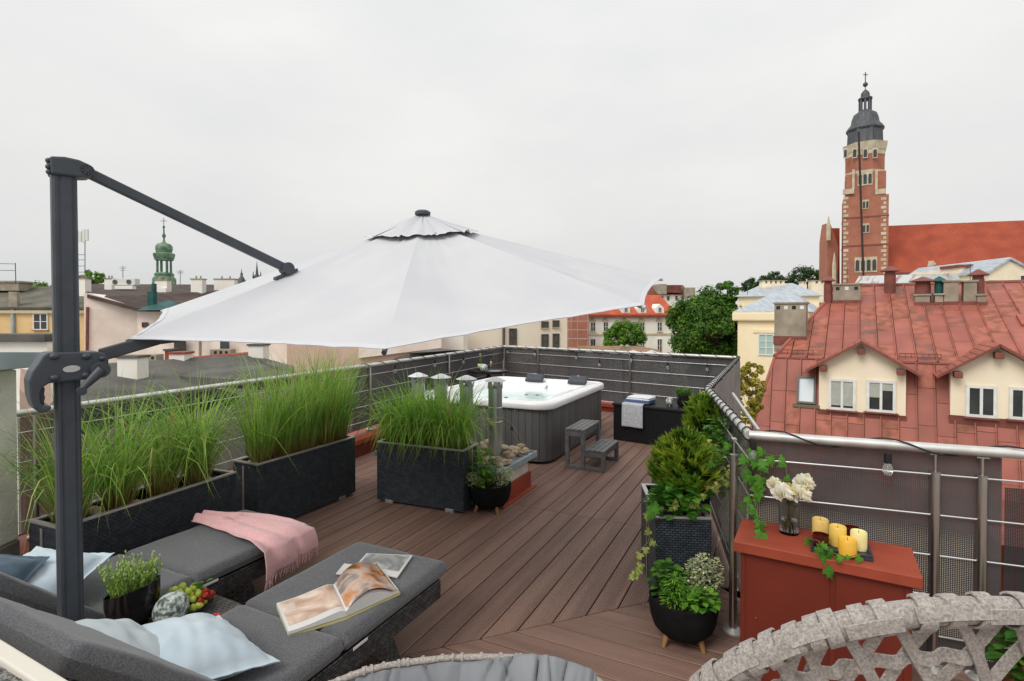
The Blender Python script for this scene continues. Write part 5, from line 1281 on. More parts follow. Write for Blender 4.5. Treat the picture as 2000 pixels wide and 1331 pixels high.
M_rworn = mat('worn_grey_roof_sheet', C(168, 96, 80), C(112, 82, 70), rough=.6, scale=2.2, detail=9, rnd=.06, bump=.1, lo=.40, hi=.68)
M_rtrim = mat('dark_red_trim', C(134, 76, 64), C(114, 64, 55), rough=.6, scale=3)
M_teal = mat('teal_copper', C(30, 92, 88), C(18, 70, 68), rough=.6, scale=1.5)
M_verd = mat('verdigris_copper', C(124, 156, 124), C(66, 92, 76), rough=.7, scale=1.4, detail=6)
M_lead = mat('dark_lead', C(92, 94, 98), C(70, 72, 76), rough=.55, scale=.5, stretch=(6, 6, .5), metal=.2)
M_tin = mat('tin_roof', C(196, 204, 210), C(166, 174, 182), rough=.4, metal=.3, scale=1, stretch=(6, 1, 1))
M_acw = mat('ac_casing', C(218, 218, 212), rough=.5)
def window(parent, p0, u, up, w_, h, nx=2, ny=1, fr=.07, m=None, glass=None, depth=.06, sill=None, cas=None):
    """framed window: frame part with its panes; p0 lower left on the wall, u right, up up; stands proud, panes set back"""
    u = Vector(u).normalized(); up = Vector(up).normalized(); n = u.cross(up)          # towards the viewer
    m = m or M_white; f = MB()
    f.obox(p0, u*fr, up*h, n*depth); f.obox(p0+u*(w_-fr), u*fr, up*h, n*depth)
    f.obox(p0+u*fr, u*(w_-2*fr), up*fr, n*depth); f.obox(p0+u*fr+up*(h-fr), u*(w_-2*fr), up*fr, n*depth)
    iw = (w_-2*fr); ih = h-2*fr; mb_ = fr*.9
    for k in range(1, nx): f.obox(p0+u*(fr+iw*k/nx-mb_/2)+up*fr, u*mb_, up*ih, n*depth*.9)
    for k in range(1, ny):
        for j in range(nx):
            a = fr+iw*j/nx+(mb_/2 if j else 0); b = fr+iw*(j+1)/nx-(mb_/2 if j < nx-1 else 0)
            f.obox(p0+u*a+up*(fr+ih*k/ny-mb_*.3), u*(b-a), up*mb_*.6, n*depth*.8)
    fo = f.build('window', m, parent)
    for j in range(nx):
        a = fr+iw*j/nx+(mb_/2 if j else 0); b = fr+iw*(j+1)/nx-(mb_/2 if j < nx-1 else 0)
        q = p0+u*a+up*fr+n*(depth*.3)
        if cas and cas[j] > 0:
            c_ = cas[j]*ih
            MB().add([q+up*(ih-c_)+n*.004, q+u*(b-a)+up*(ih-c_)+n*.004, q+u*(b-a)+up*ih+n*.004, q+up*ih+n*.004], [(0, 1, 2, 3)]).build('blind', M_blind, fo)
        MB().add([q, q+u*(b-a), q+u*(b-a)+up*ih, q+up*ih], [(0, 1, 2, 3)]).build('pane', glass or M_pane, fo)
    if sill: MB().obox(p0-u*.06-up*.05, u*(w_+.12), up*.05, n*(depth+.08)).build('sill', sill, fo)
    return fo
# ---------------------------------------------------------------- red mansard house on the right
BLp = G(1513, 698, .15); rd_ = V(.84, -.54, 0).normalized(); rp_ = V(.54, .84, 0).normalized()
RL = 13.0; RW = 7.0; RH = 2.99; LS = .32
house = thing('mansard_house', 'house with red metal mansard roof and two gabled dormers beyond the railing', 'house', at(BLp, -14))
def hs_(s, w_, z): return at(BLp, 0)+rd_*s+rp_*w_+Z3*z
def upz(w_): return .15+RH*w_/RW
MB().obox(hs_(-.9, -1.3, -14), rd_*(RL+1), rp_*(2*RW+2.6), Z3*9.0).build('wall', M_cream, house)
roof = MB().prism([hs_(0, .1, .05), hs_(2.0, RW, upz(RW)-.06), hs_(.0, 2*RW, .05)], rd_*.01)
core = MB()
vsc = [hs_(0, .0, .10), hs_(RL, .0, .10), hs_(RL, RW, upz(RW)-.05), hs_(2.0, RW, upz(RW)-.05), hs_(0, 2*RW, .10), hs_(RL, 2*RW, .10),
       hs_(-1.35, -1.62, -5), hs_(RL, -1.62, -5), hs_(-1.35, 2*RW+1.6, -5), hs_(RL, 2*RW+1.6, -5)]
core.add(vsc, [(0, 1, 2, 3), (0, 3, 4), (4, 3, 2, 5), (6, 7, 1, 0), (8, 6, 0, 4), (9, 8, 4, 5), (7, 9, 5, 2, 1)])
roofo = core.build('roof', M_rtrim, house)
def sheets(poly2, map3, nrm, wid, rows, mats, seam=True):
    xs = [q[0] for q in poly2]; ys = [q[1] for q in poly2]; x = min(xs); pv = [V(a, b, 0) for a, b in poly2]; k = 0
    while x < max(xs):
        off = random.uniform(0, rows); y = min(ys)-off
        while y < max(ys):
            hgt = rows*random.uniform(.85, 1.15)
            q = clip(pv, V(x+.012, 0, 0), V(1, 0, 0)); q = clip(q, V(x+wid-.012, 0, 0), V(-1, 0, 0)) if q else q
            q = clip(q, V(0, y+.008, 0), V(0, 1, 0)) if q else q; q = clip(q, V(0, y+hgt-.008, 0), V(0, -1, 0)) if q else q
            if len(q) > 2:
                ar = abs(sum(q[i].x*q[(i+1) % len(q)].y-q[(i+1) % len(q)].x*q[i].y for i in range(len(q))))/2
                if ar > .02:
                    m3 = [map3(v.x, v.y)+nrm*.012 for v in q]; mb = MB().prism(m3, nrm*.018)
                    xr = max(v.x for v in q)-.034; ys_ = [v.y for v in q if v.x > xr-.05]
                    if len(ys_) > 1 and max(ys_)-min(ys_) > .2: a_, b_ = map3(xr, min(ys_)), map3(xr, max(ys_)); mb.obox(a_+nrm*.031, (map3(xr+.03, min(ys_))-a_), b_-a_, nrm*.05)
                    r = random.random(); mb.build('roof_panel', mats[0] if r < .42 else (mats[1] if r < .74 else mats[2]), roofo)
            y += hgt
        x += wid
sl1 = math.hypot(RW, RH); n1 = (Z3*RW-rp_*RH).normalized()
sheets([(0, 0), (RL, 0), (RL, sl1), (2.0, sl1)], lambda s, t: hs_(s, t/sl1*RW, .15+t/sl1*RH), n1, .56, 1.5, (M_rsheet, M_rrust, M_rworn))
LD = 5.15; ls_ = math.hypot(1.6, LD); n2 = (-rp_*LD+Z3*1.6).normalized()
sheets([(0, 0), (RL, 0), (RL, 4.2), (-1.35*4.2/ls_, 4.2)], lambda s, t: hs_(s, -t/ls_*1.6, .12-t/ls_*LD), n2, .50, 1.25, (M_rsheet, M_rsheet, M_rrust))
# ridge, hip, eaves trims
def bar(name, a, b, r, m, par): return MB().tube([a, b], r, 8).build(name, m, par, smooth=2)
bar('ridge_cap', hs_(2.0, RW, upz(RW)+.03), hs_(RL, RW, upz(RW)+.03), .09, M_rtrim, roofo)
bar('hip_cap', hs_(0, 0, .2), hs_(2.0, RW, upz(RW)+.03), .07, M_rsheet, roofo)
bar('eave_lip', hs_(0, -.03, .13), hs_(RL, -.03, .13), .035, M_rtrim, roofo)
bar('hip_cap', hs_(0, 0, .15), hs_(-1.35, -1.6, -5), .06, M_rsheet, roofo)
# snow guards above the break
for x0, x1 in ((1518, 1588), (1757, 1838)):
    a = onpl(x0, 697, hs_(0, .2, .3), rp_); b = onpl(x1, 706, hs_(0, .2, .3), rp_); mb = MB(); a.z = b.z = .24
    for z in (.08, .2): mb.tube([a+Z3*z, b+Z3*z], .014, 5)
    n = int((b-a).length/.16)
    for k in range(n+1): mb.tube([a+(b-a)*(k/n)+Z3*.0, a+(b-a)*(k/n)+Z3*.22], .012, 4)
    mb.build('snow_guard', M_rtrim, roofo)
# dormers
dpl = hs_(0, -.62, 0)
def dormer(x0, x1, xp, ywb, wins, yoff=0):
    t = thing('dormer', None, None, (0, 0, 0)); bpy.data.objects.remove(t)
    a = onpl(x0, 800, dpl, rp_); b = onpl(x1, 800, dpl, rp_); zb = onpl((x0+x1)/2, ywb, dpl, rp_).z; s0 = (a-at(BLp, 0)).dot(rd_); s1 = (b-at(BLp, 0)).dot(rd_); sm = (s0+s1)/2
    ze = -.02; zp = .78
    d = MB().prism([hs_(s0, -.62, zb), hs_(s1, -.62, zb), hs_(s1, -.62, ze), hs_(sm, -.62, zp), hs_(s0, -.62, ze)], rp_*1.4).build('dormer', M_cream, house)
    MB().prism([hs_(s0-.03, -.62, zb-.30), hs_(s1+.03, -.62, zb-.30), hs_(s1+.03, -.66, zb-.02), hs_(s0-.03, -.66, zb-.02)], rp_*.1).build('apron', M_rtrim, d)
    for sg, se in ((-1, s0-.42), (1, s1+.42)):
        zz = ze-.20
        e0, r0_ = hs_(se, -1.0, zz), hs_(sm, -1.0, zp+.10); e1, r1_ = hs_(se, .05, zz+.0), hs_(sm, 1.75, zp+.10)
        nn = (r0_-e0).cross(e1-e0); nn = nn if nn.z > 0 else -nn; nn.normalize()
        sl = MB().prism([e0, r0_, r1_, e1], -nn*.07).build('dormer_roof', M_rtrim, house)
        N = 9
        for k in range(N):
            f0, f1 = k/N+.006, (k+1)/N-.006; u0, u1 = e0+(r0_-e0)*f0, e0+(r0_-e0)*f1; v0, v1 = e1+(r1_-e1)*f0, e1+(r1_-e1)*f1
            MB().prism([u0, u1, v1, v0], nn*.02).build('roof_panel', M_rsheet, sl)
    for s in (s0+.16, sm, s1-.16):
        zt = zp-.20 if s == sm else ze-.06; MB().obox(hs_(s-.11, -.97, zt-.16), rd_*.22, rp_*.36, Z3*.20).build('purlin_end', M_rtrim, d, bevel=.02)
    for (wx0, wx1, wy0, wy1, cas) in wins:
        p0 = onpl(wx0, wy1, dpl-rp_*.002, rp_); p1 = onpl(wx1, wy1, dpl, rp_); pt = onpl(wx0, wy0, dpl, rp_)
        window(d, p0-rp_*.004, rd_, Z3, (p1-p0).length, pt.z-p0.z, 2, 1, .085, sill=M_rtrim, cas=cas)
dormer(1599, 1769, 1683, 806, [(1618, 1671, 739, 799, (.92, .92)), (1692, 1749, 742, 803, (.55, .28))])
dormer(1856, 2045, 1950, 818, [(1886, 1946, 752, 813, None), (1970, 2030, 756, 818, None)])
# skylight on the steep slope
p0 = onpl(1556, 788, hs_(0, -.45, -1.3), n2); window(house, p0+n2*.05, rd_, (rp_*1.6+Z3*LD).normalized(), .62, 1.02, 1, 1, .07, mat('grey_frame', C(96, 94, 90), rough=.5), mat('bright_pane', C(214, 222, 226), rough=.1), .08)
MB().obox(p0+n2*.05-rd_*.12-Z3*.16, rd_*.88, Z3*.12, n2*.07).build('skylight_apron', mat('mossy_lead', C(110, 104, 84), rough=.8), roofo)
# chimneys and vents standing on the upper slope
up0 = hs_(0, 0, .15)
def roofp(px, py): return onpl(px, py, up0, n1)
def chim(label, px0, px1, ytop, ybase, dep=.5, m=None, cap=True, holes=0):
    a = roofp(px0, ybase); b = roofp(px1, ybase); D = a.y; zt = P((px0+px1)/2, ytop, (a.y+b.y)/2).z; wv = rd_*((b-a).dot(rd_))
    t = thing('chimney_stack', label, 'chimney', a, 'chimneys on the red roof')
    MB().obox(at(a, a.z-.5), wv, rp_*dep, Z3*(zt-a.z+.5)).build('stack', m or M_chgrey, t, bevel=.01)
    MB().obox(at(a, a.z-.2)-rd_*.03-rp_*.04, wv+rd_*.06, rp_*.05, Z3*.36).build('flashing', M_rtrim, t)
    if cap: MB().obox(at(a, zt)-rd_*.05-rp_*.05, wv+rd_*.1, rp_*(dep+.1), Z3*.07).build('cap_slab', M_chgrey, t, bevel=.01)
    for k in range(holes):
        q = at(a, zt-.22)+wv*((k+.5)/holes)-rd_*.07-rp_*.012; MB().obox(q, rd_*.14, rp_*.014, Z3*.14).build('flue_opening', M_white if k % 2 else M_blk, t)
def vent(label, px, ytop, ybase, r, m=M_rtrim, cone=True):
    b = roofp(px, ybase); zt = P(px, ytop, b.y).z; t = thing('roof_vent', label, 'vent', b, 'vents on the red roof'); hh = zt-b.z; b = b-Z3*.15; hh += .15
    MB().lathe([(r, 0), (r, hh*.72), (r*.98, hh*.72)], b, 14).build('pipe', m, t, smooth=2)
    MB().lathe([(.001, hh), (r*.25, hh*.99), (r*1.75, hh*.84), (r*1.75, hh*.82), (r*.9, hh*.8), (r*.9, hh*.72), (.001, hh*.72)], b, 16).build('cowl', m, t, smooth=2)
chim('wide cement chimney at the left end of the red ridge', 1627, 1681, 557, 594, .6, holes=3)
chim('tall cement chimney wall on the left hip of the red roof', 1512, 1574, 594, 664, 1.0, holes=4)
chim('low chimney under the pot shaped vent', 1787, 1816, 578, 598, .5)
chim('left tall chimney of the cluster on the red roof', 1843, 1872, 551, 597, .6)
chim('right tall chimney of the cluster on the red roof', 1882, 1908, 551, 597, .6)
chim('low left step of the chimney cluster', 1826, 1842, 577, 598, .5)
chim('low right step of the chimney cluster', 1909, 1926, 578, 598, .5)
vent('slim red vent pipe beside the left ridge chimney', 1617, 539, 592, .17)
vent('squat red conical vent on the low chimney', 1802, 541, 588, .28)
vent('short dark capped vent in the chimney cluster', 1834, 540, 590, .16, M_teal)
vent('tall red capped vent at the right of the chimney cluster', 1910, 526, 588, .2)
vent('red capped vent behind the ridge near the church', 1738, 520, 572, .22)
lab(MB().obox(roofp(1995, 640)-Z3*.02, rd_*.9, (rp_*RW+Z3*RH).normalized()*.9, n1*.16).build('roof_hatch', M_rsheet), 'flat red roof hatch at the right picture edge', 'hatch')

# ---------------------------------------------------------------- brick church with tower
CD = 110.0
def cx(px, py, d=0): return P(px, py, CD+d)
tw_ = thing('brick_church', 'tall red brick church tower with dark domed lantern', 'church tower', V(X(1686, CD), CD, -14))
M_brick = mat('church_brick', C(182, 112, 88), C(158, 92, 72), rough=.9, scale=.6, detail=6, pattern=('brick', 1.1, .4, (R(90), 0, 0)), pcol=C(160, 116, 96))
M_ston = mat('church_stone', C(206, 196, 170), C(180, 168, 142), rough=.9, scale=.8, detail=5)
def octa(cx_, cy_, r, z0, z1, name, m, n=8, r1=None, rot=math.pi/8+R(-33)):
    r1 = r1 or r; mb = MB(); vs = []
    for rr, z in ((r, z0), (r1, z1)): vs += [V(cx_+rr*math.cos(rot+2*math.pi*k/n), cy_+rr*math.sin(rot+2*math.pi*k/n), z) for k in range(n)]
    mb.add(vs, [(k, (k+1) % n, (k+1) % n+n, k+n) for k in range(n)]+[tuple(range(n))[::-1], tuple(range(n, 2*n))]); return mb.build(name, m, tw_)
tcy = CD+4.5; tcx = X(1686, tcy); zz = lambda y: Zp(y, CD)
KC = math.cos(math.atan(.652)); hw_ = (X(1732, CD)-X(1640, CD))/2*KC
rot = R(-29.5); cu = V(math.cos(rot), math.sin(rot), 0); cvv = V(-math.sin(rot), math.cos(rot), 0); c0 = V(tcx, tcy, 0)
def shaft(name, h0, z0, z1, m): return MB().obox(c0-cu*h0-cvv*h0+Z3*z0, cu*2*h0, cvv*2*h0, Z3*(z1-z0)).build(name, m, tw_)
shaft('lower_shaft', hw_*.97, -14, zz(381), M_brick)
shaft('upper_shaft', hw_*.86, zz(381), zz(334), M_brick)
for y in (424, 480): shaft('string_course', hw_*.985, zz(y), zz(y)+.35, M_rtrim)
octa(tcx, tcy, hw_*.93, zz(334), zz(288), 'belfry', M_brick)
octa(tcx, tcy, hw_*.95, zz(297), zz(288), 'stone_band', M_ston); octa(tcx, tcy, hw_*.945, zz(334), zz(328), 'stone_band', M_ston)
octa(tcx, tcy, hw_*.97, zz(288), zz(272), 'cornice', M_ston, r1=hw_*1.06); octa(tcx, tcy, hw_*.86, zz(272), zz(238), 'drum', M_lead, r1=hw_*.82)
def lathe_c(prof_, name, m, n=16): return MB().lathe(prof_, V(tcx, tcy, 0), n).build(name, m, tw_, smooth=2)
pxm = CD/F*KC
lathe_c([(38*pxm, zz(243)), (40*pxm, zz(240)), (36*pxm, zz(234)), (30*pxm, zz(228)), (28*pxm, zz(218)), (24*pxm, zz(208)), (14*pxm, zz(202)), (12*pxm, zz(200))], 'dome', M_lead)
for k in range(8):
    a = 2*math.pi*k/8+.2; e = V(math.cos(a), math.sin(a), 0)*11*pxm; MB().tube([V(tcx, tcy, zz(201))+e, V(tcx, tcy, zz(177))+e], .24, 8).build('lantern_column', M_lead, tw_)
lathe_c([(15*pxm, zz(178)), (15*pxm, zz(175)), (9.5*pxm, zz(172)), (9*pxm, zz(165)), (5*pxm, zz(160)), (1*pxm, zz(157)), (.6*pxm, zz(152))], 'lantern_dome', M_lead)
MB().ball(V(tcx, tcy, zz(147)), 5.5*pxm, 12, 8).build('finial_ball', M_lead, tw_, smooth=True)
mb = MB().tube([V(tcx, tcy, zz(153)), V(tcx, tcy, zz(122))], .10, 6); mb.tube([V(tcx-.45, tcy, zz(127)), V(tcx+.45, tcy, zz(127))], .09, 6); mb.build('cross', M_lead, tw_)
fn_ = -cvv; fp = c0-cvv*hw_*.97
def twin(px0, px1, y0, y1, n, hh, arch=True):
    q = c0-cvv*hh; a = onpl(px0, y1, q, cvv); b = onpl(px1, y1, q, cvv); h = zz(y0)-zz(y1); wd = (b-a).dot(cu); mb = MB()
    mb.obox(a-cvv*.12, cu*wd, cvv*.14, Z3*h); st_ = mb.build('window_surround', M_ston, tw_)
    for k in range(n):
        x0_ = wd*(k+.16)/n; x1_ = wd*(k+.84)/n; pts = [a+cu*x0_+Z3*h*.1, a+cu*x1_+Z3*h*.1, a+cu*x1_+Z3*h*.72]
        xm = (x0_+x1_)/2; rr = (x1_-x0_)/2
        pts += [a+cu*(xm+rr*math.cos(q_))+Z3*(h*.72+rr*math.sin(q_)) for q_ in (.5, 1.05, 1.57, 2.1, 2.64)]+[a+cu*x0_+Z3*h*.72]
        MB().prism([p_-cvv*.13 for p_ in pts], -cvv*.02).build('arched_light', M_pane, st_)
twin(1675, 1704, 337, 364, 3, hw_*.86); twin(1684, 1697, 391, 409, 2, hw_*.97); twin(1684, 1698, 437, 456, 2, hw_*.97); twin(1669, 1713, 503, 533, 4, hw_*.97)
for k, (px0, px1) in enumerate(((1647, 1655), (1664, 1674), (1685, 1695), (1704, 1714))):
    twin(px0, px1, 290, 310, 1, hw_*.93)
# stone quoins and buttress caps
for px, sd_ in ((1647, 1), (1731, -1)):
    y = 552
    while y > 385:
        q = onpl(px, y, fp, cvv); lw_ = (.9 if int((552-y)/8.5) % 2 else .5); MB().obox(q-cvv*.05 if sd_ > 0 else q-cu*lw_-cvv*.05, cu*lw_, cvv*.06, Z3*.55).build('quoin', M_ston, tw_)
        y -= 8.5
for px0, px1 in ((1646, 1668), (1709, 1730)):
    q = onpl(px0, 381, c0-cvv*hw_*.9, cvv); q2_ = onpl(px1, 381, c0-cvv*hw_*.9, cvv); MB().obox(q-cvv*.4, cu*(q2_-q).dot(cu), cvv*.45, Z3*(zz(371)-zz(381))).build('buttress_cap', M_ston, tw_)
    sx_ = onpl(px0+(18 if px0 < 1690 else 0), 371, c0-cvv*hw_*.9, cvv); MB().obox(sx_-cvv*.1, cu*.45, cvv*.2, Z3*(zz(331)-zz(371))).build('stone_pilaster', M_ston, tw_)
for px in (1655, 1675, 1697, 1716):
    q = onpl(px, 290, c0-cvv*hw_*.93, cvv)
rodp = MB().tube([P(1677, 258, CD-.6), P(1687, 560, CD-2)], .19, 6).build('downpipe', mat('rusty_pipe', C(56, 44, 40), rough=.8), tw_)
# nave
nv = thing('church_nave', 'long steep orange tiled church roof beside the tower', 'church', V(X(1850, CD), CD+6, -14))
M_tile = mat('orange_roof_tile', C(178, 82, 52), C(152, 64, 42), rough=.8, scale=.35, detail=6, pattern=('brick', .95, .9, (0, 0, 0), .42), pcol=C(130, 62, 44))
na = P(1722, 534, CD+1); nb2 = P(2150, 528, CD-16); ra = P(1722, 443, CD+9); rb2 = P(2150, 426, CD-8)
MB().add([na, nb2, rb2, ra], [(0, 1, 2, 3)]).build('tiled_roof', M_tile, nv, solid=.3)
MB().prism([at(na, -14), at(nb2, -14), at(nb2, na.z+.1), at(na, na.z+.1)], V(2, 14, 0)).build('wall', M_brick, nv)
MB().obox(na-V(0, .4, .25), nb2-na, V(.1, .5, 0), Z3*.35).build('eaves', M_rtrim, nv)
for px, y in ((1823, 528), (1940, 522)):
    q = P(px, y, CD-2.5); mb = MB(); mb.prism([q+V(-.9, 0, -1), q+V(.9, 0, -1), q+V(.9, 0, .8), q+V(0, 0, 1.9), q+V(-.9, 0, .8)], (0, 3, 0)); dd = mb.build('roof_dormer', M_ston, nv)
    MB().lathe([(.001, 0), (.45, 0), (.45, .05)], q, 12).build('opening', M_pane, dd); bpy.data.objects.remove(dd.children[0]); MB().prism([q+V(-.35, -.03, -.8), q+V(.35, -.03, -.8), q+V(.35, -.03, .4), q+V(0, -.03, .8), q+V(-.35, -.03, .4)], (0, .02, 0)).build('opening', M_pane, dd)
for px in (1772,):
    q = P(px, 553, CD-3); MB().prism([q+V(2.2*math.cos(k*.314), 0, 1.5*math.sin(k*.314)) for k in range(11)], (0, 1, 0)).build('arched_gable', M_ston, nv)
pg = thing('church_gable', 'narrow pinnacled brick gable left of the church tower', 'gable', V(X(1626, CD), CD+8, -14))
q = [P(1614, 560, CD+6), P(1637, 560, CD+6), P(1637, 480, CD+6), P(1621, 435, CD+6), P(1616, 470, CD+6)]
MB().prism([at(q[0], -14), at(q[1], -14)]+q[2:], (0, 3, 0)).build('wall', M_brick, pg)
MB().prism([P(1624, 446, CD+9), P(1640, 446, CD+9), P(1640, 560, CD+9), P(1624, 540, CD+9)], (0, 4, 0)).build('roof', M_tile, pg)
for px, y0, y1 in ((1618, 420, 470), (1629, 490, 560)):
    b = P(px, y1, CD+5); MB().lathe([(.45, 0), (.45, (zz(y0)-zz(y1))*.6), (.05, zz(y0)-zz(y1))], b, 6).build('pinnacle', M_ston, pg)

# ---------------------------------------------------------------- generic house block
def block(name, label, cat, px0, px1, ytop, D, dep, m, skew=0.0, zb=-14):
    a = P(px0, ytop, D); b = P(px1, ytop, D+skew); z = a.z; a = at(a, z); b = at(b, z); u = (b-a).normalized(); v = V(-u.y, u.x, 0)
    t = thing(name, label, cat, at((a+b)/2, zb))
    MB().obox(at(a, zb), b-a, v*dep, Z3*(z-zb)).build('wall', m, t)
    def wp(px, py, off=0): return onpl(px, py, a-v*off, v)
    def win(px0, px1, y0, y1, nx=2, ny=2, fm=None, gl=None, sill=None, fr=None):
        p0 = wp(px0, y1, .005); p1 = wp(px1, y1, .005); h = wp(px0, y0).z-p0.z; w_ = (p1-p0).dot(u)
        return window(t, p0, u, Z3, w_, h, nx, ny, fr or min(.09, w_*.1), fm, gl, .1, sill)
    return t, a, b, u, v, z, wp, win
def pitched(t, a, b, v, dep, z, rise, m, over=.4, gable=None):
    u = (b-a).normalized(); L = (b-a).length
    p = [a-u*over-v*over-Z3*.15, b+u*over-v*over-Z3*.15, b+u*over+v*(dep/2)+Z3*rise, a-u*over+v*(dep/2)+Z3*rise]
    r_ = MB().prism(p, (p[1]-p[0]).cross(p[3]-p[0]).normalized()*.18).build('roof', m, t)
    q = [b+u*over+v*(dep+over)-Z3*.15, a-u*over+v*(dep+over)-Z3*.15, p[3], p[2]]
    MB().prism(q, (q[1]-q[0]).cross(q[3]-q[0]).normalized()*.18).build('roof', m, t)
    MB().prism([a, b, b+v*(dep/2)+Z3*(rise-.1), a+v*(dep/2)+Z3*(rise-.1)], v*.05).build('attic', M_dark, t)
    for e, w_ in ((a+u*.02, u), (b-u*.07, u)): MB().prism([e, e+v*dep, e+v*(dep/2)+Z3*(rise-.12)], w_*.05).build('gable_wall', gable or M_wht, t)
    return r_
# pale yellow house beside the big tree
t, a, b, u, v, z, wp, win = block('yellow_house', 'pale yellow house with tin hip roof between tree and red roof', 'house', 1441, 1580, 610, 46, 12, M_yel, -3)
MB().obox(a-u*.4-v*.35-Z3*.75, (b-a)+u*.4, v*.36, Z3*.75).build('cornice', M_yel, t, bevel=.12)
hp = (a+b)/2+v*5; hz_ = Zp(575, 50)
MB().add([a-u*.4-v*.3, b+u*.4-v*.3, b+u*.4+v*12, a-u*.4+v*12, at(hp-u*.5, hz_+.15), at(hp+u*1.0, hz_+.15)], [(0, 1, 5, 4), (1, 2, 5), (2, 3, 4, 5), (3, 0, 4), (0, 3, 2, 1)]).build('hip_roof', M_tin, t)
win(1481, 1512, 652, 694, 2, 3, gl=mat('pale_green_pane', C(170, 196, 186), rough=.1))
MB().obox(wp(1471, 650, .1), u*2.0, v*.1, Z3*.28).build('window_hood', M_yel, t)
t, a, b, u, v, z, wp, win = block('yellow_house', 'cream upper storey with tin roof behind the yellow house', 'house', 1442, 1600, 580, 58, 10, M_yel, -3)
hp = (a+b)/2+v*5
MB().add([a-u*.4-v*.4, b+u*.4-v*.4, b+u*.4+v*10, a-u*.4+v*10, at(hp-u*1.2, Zp(553, 60)), at(hp+u*1.8, Zp(553, 60))], [(0, 1, 5, 4), (1, 2, 5), (2, 3, 4, 5), (3, 0, 4), (0, 3, 2, 1)]).build('hip_roof', M_tin, t)
for k, (x0, x1, y0, nm_) in enumerate(((1489, 1536, 549, 'wide cream chimney with notched top on the yellow house'), (1567, 1576, 551, 'thin cream chimney on the yellow house'), (1586, 1620, 549, 'cream notched chimney nearest the church'))):
    D = 60; p = P(x0, y0, D); wd = X(x1, D)-X(x0, D); t = thing('chimney_stack', nm_, 'chimney', at(p, p.z-2.4), 'cream chimneys behind the red roof')
    MB().obox(at(p, p.z-2.4), (wd, 0, 0), (0, .8, 0), (0, 0, 2.1)).build('stack', M_cream, t)
    n = max(2, int(wd/.5))
    for q in range(n): MB().obox(at(p, p.z-.3)+V(wd*q/n+.04, 0, 0), (wd/n*.55, 0, 0), (0, .8, 0), (0, 0, .3)).build('merlon', M_cream, t)
    MB().obox(p-V(.08, .08, 0), (wd+.16, 0, 0), (0, .96, 0), (0, 0, .08)).build('cap_slab', M_chgrey, t)
# cream buildings below the nave
t, a, b, u, v, z, wp, win = block('cream_house', 'cream gabled building in front of the church roof', 'house', 1932, 2060, 548, 62, 14, M_cream)
g0 = P(1932, 533, 62); g1 = P(1970, 509, 62); g2 = P(2030, 540, 62)
MB().prism([at(a, a.z-.05), at(b, a.z-.05), P(2060, 548, 62), g1, g0], (0, 14, 0)).build('gable', M_cream, t)
MB().prism([g0+V(-.3, -.3, -.1), g1+V(0, -.3, .1), g1+V(0, -.3, .35), g0+V(-.3, -.3, .15)], (0, 14, 0)).build('roof', M_tin, t); MB().prism([g2+V(.3, -.3, -.1), g1+V(0.01, -.3, .1), g1+V(0.01, -.3, .35), g2+V(.3, -.3, .15)], (0, 14, 0)).build('roof', M_tin, t)
win(1991, 2002, 538, 550, 1, 1)
t, a, b, u, v, z, wp, win = block('cream_house', 'low cream block with dark parapet below the church roof', 'house', 1874, 1934, 523, 66, 8, M_cream)
MB().obox(a-V(.2, .2, 0), (b-a)+V(.4, 0, 0), (0, 3, 0), (0, 0, .35)).build('parapet', M_rtrim, t)
lab(MB().prism([P(1790, 553, 50), P(1800, 536, 50), P(1868, 534, 50), P(1880, 553, 50)], (0, 9, .5)).build('tin_roof', mat('patched_tin', C(206, 208, 208), C(150, 108, 92), rough=.5, scale=1.1, detail=6, lo=.5, hi=.7)), 'patched pale tin roof below the church nave', 'roof')
# far hillside roofs near the umbrella tip
M_rb = mat('red_brown_roof', C(128, 72, 56), C(92, 56, 46), rough=.8, scale=.8, detail=6)
t, a, b, u, v, z, wp, win = block('brown_roofed_house', 'cluttered brown roofed house above the white building', 'house', 1268, 1345, 575, 105, 10, M_wht)
pitched(t, a, b, v, 10, z, 1.9, M_rb)
for px0, px1, y0, y1 in ((1286, 1302, 555, 575), (1337, 1358, 562, 580), (1303, 1330, 557, 572)):
    MB().obox(P(px0, y1, 104), (X(px1, 104)-X(px0, 104), 0, 0), (0, 4, 0), (0, 0, Zp(y0, 104)-Zp(y1, 104))).build('roof_shed', M_chgrey if px0 != 1303 else M_rb, t)
for px in (1276, 1290, 1302, 1318, 1330): win(px, px+6, 578, 588, 1, 1)
# white ornate building with dormers
t, a, b, u, v, z, wp, win = block('white_building', 'white ornate building with red dormered roof beside the big tree', 'building', 1132, 1318, 616, 76, 12, M_wht, 3)
pr = MB().prism([a-v*.5-Z3*.1, b+u*.2-v*.5-Z3*.1, b+u*.2+v*5+Z3*3.0, a+v*5+Z3*3.0], Z3*.2).build('roof', mat('orange_red_roof', C(192, 92, 62), C(164, 74, 50), rough=.8, scale=.7, detail=5), t)
MB().prism([b+u*.0, b+v*10, b+v*5+Z3*2.8], u*.3).build('gable_wall', M_wht, t)
MB().obox(a-v*.5-Z3*.35, (b-a), v*.5, Z3*.3).build('cornice', M_rtrim, t)
for px in (1158, 1183, 1220, 1254, 1288):
    win(px-5, px+5, 629, 648, 2, 2, sill=M_ston); win(px-5, px+5, 662, 690, 2, 2, sill=M_ston)
    MB().prism([wp(px-7, 628, .12), wp(px+7, 628, .12), wp(px+4, 624, .12), wp(px, 620, .12), wp(px-4, 624, .12)], v*.12).build('window_pediment', M_ston, t)
MB().obox(wp(1132, 656, .1), (b-a), v*.1, Z3*.25).build('string_course', M_ston, t)
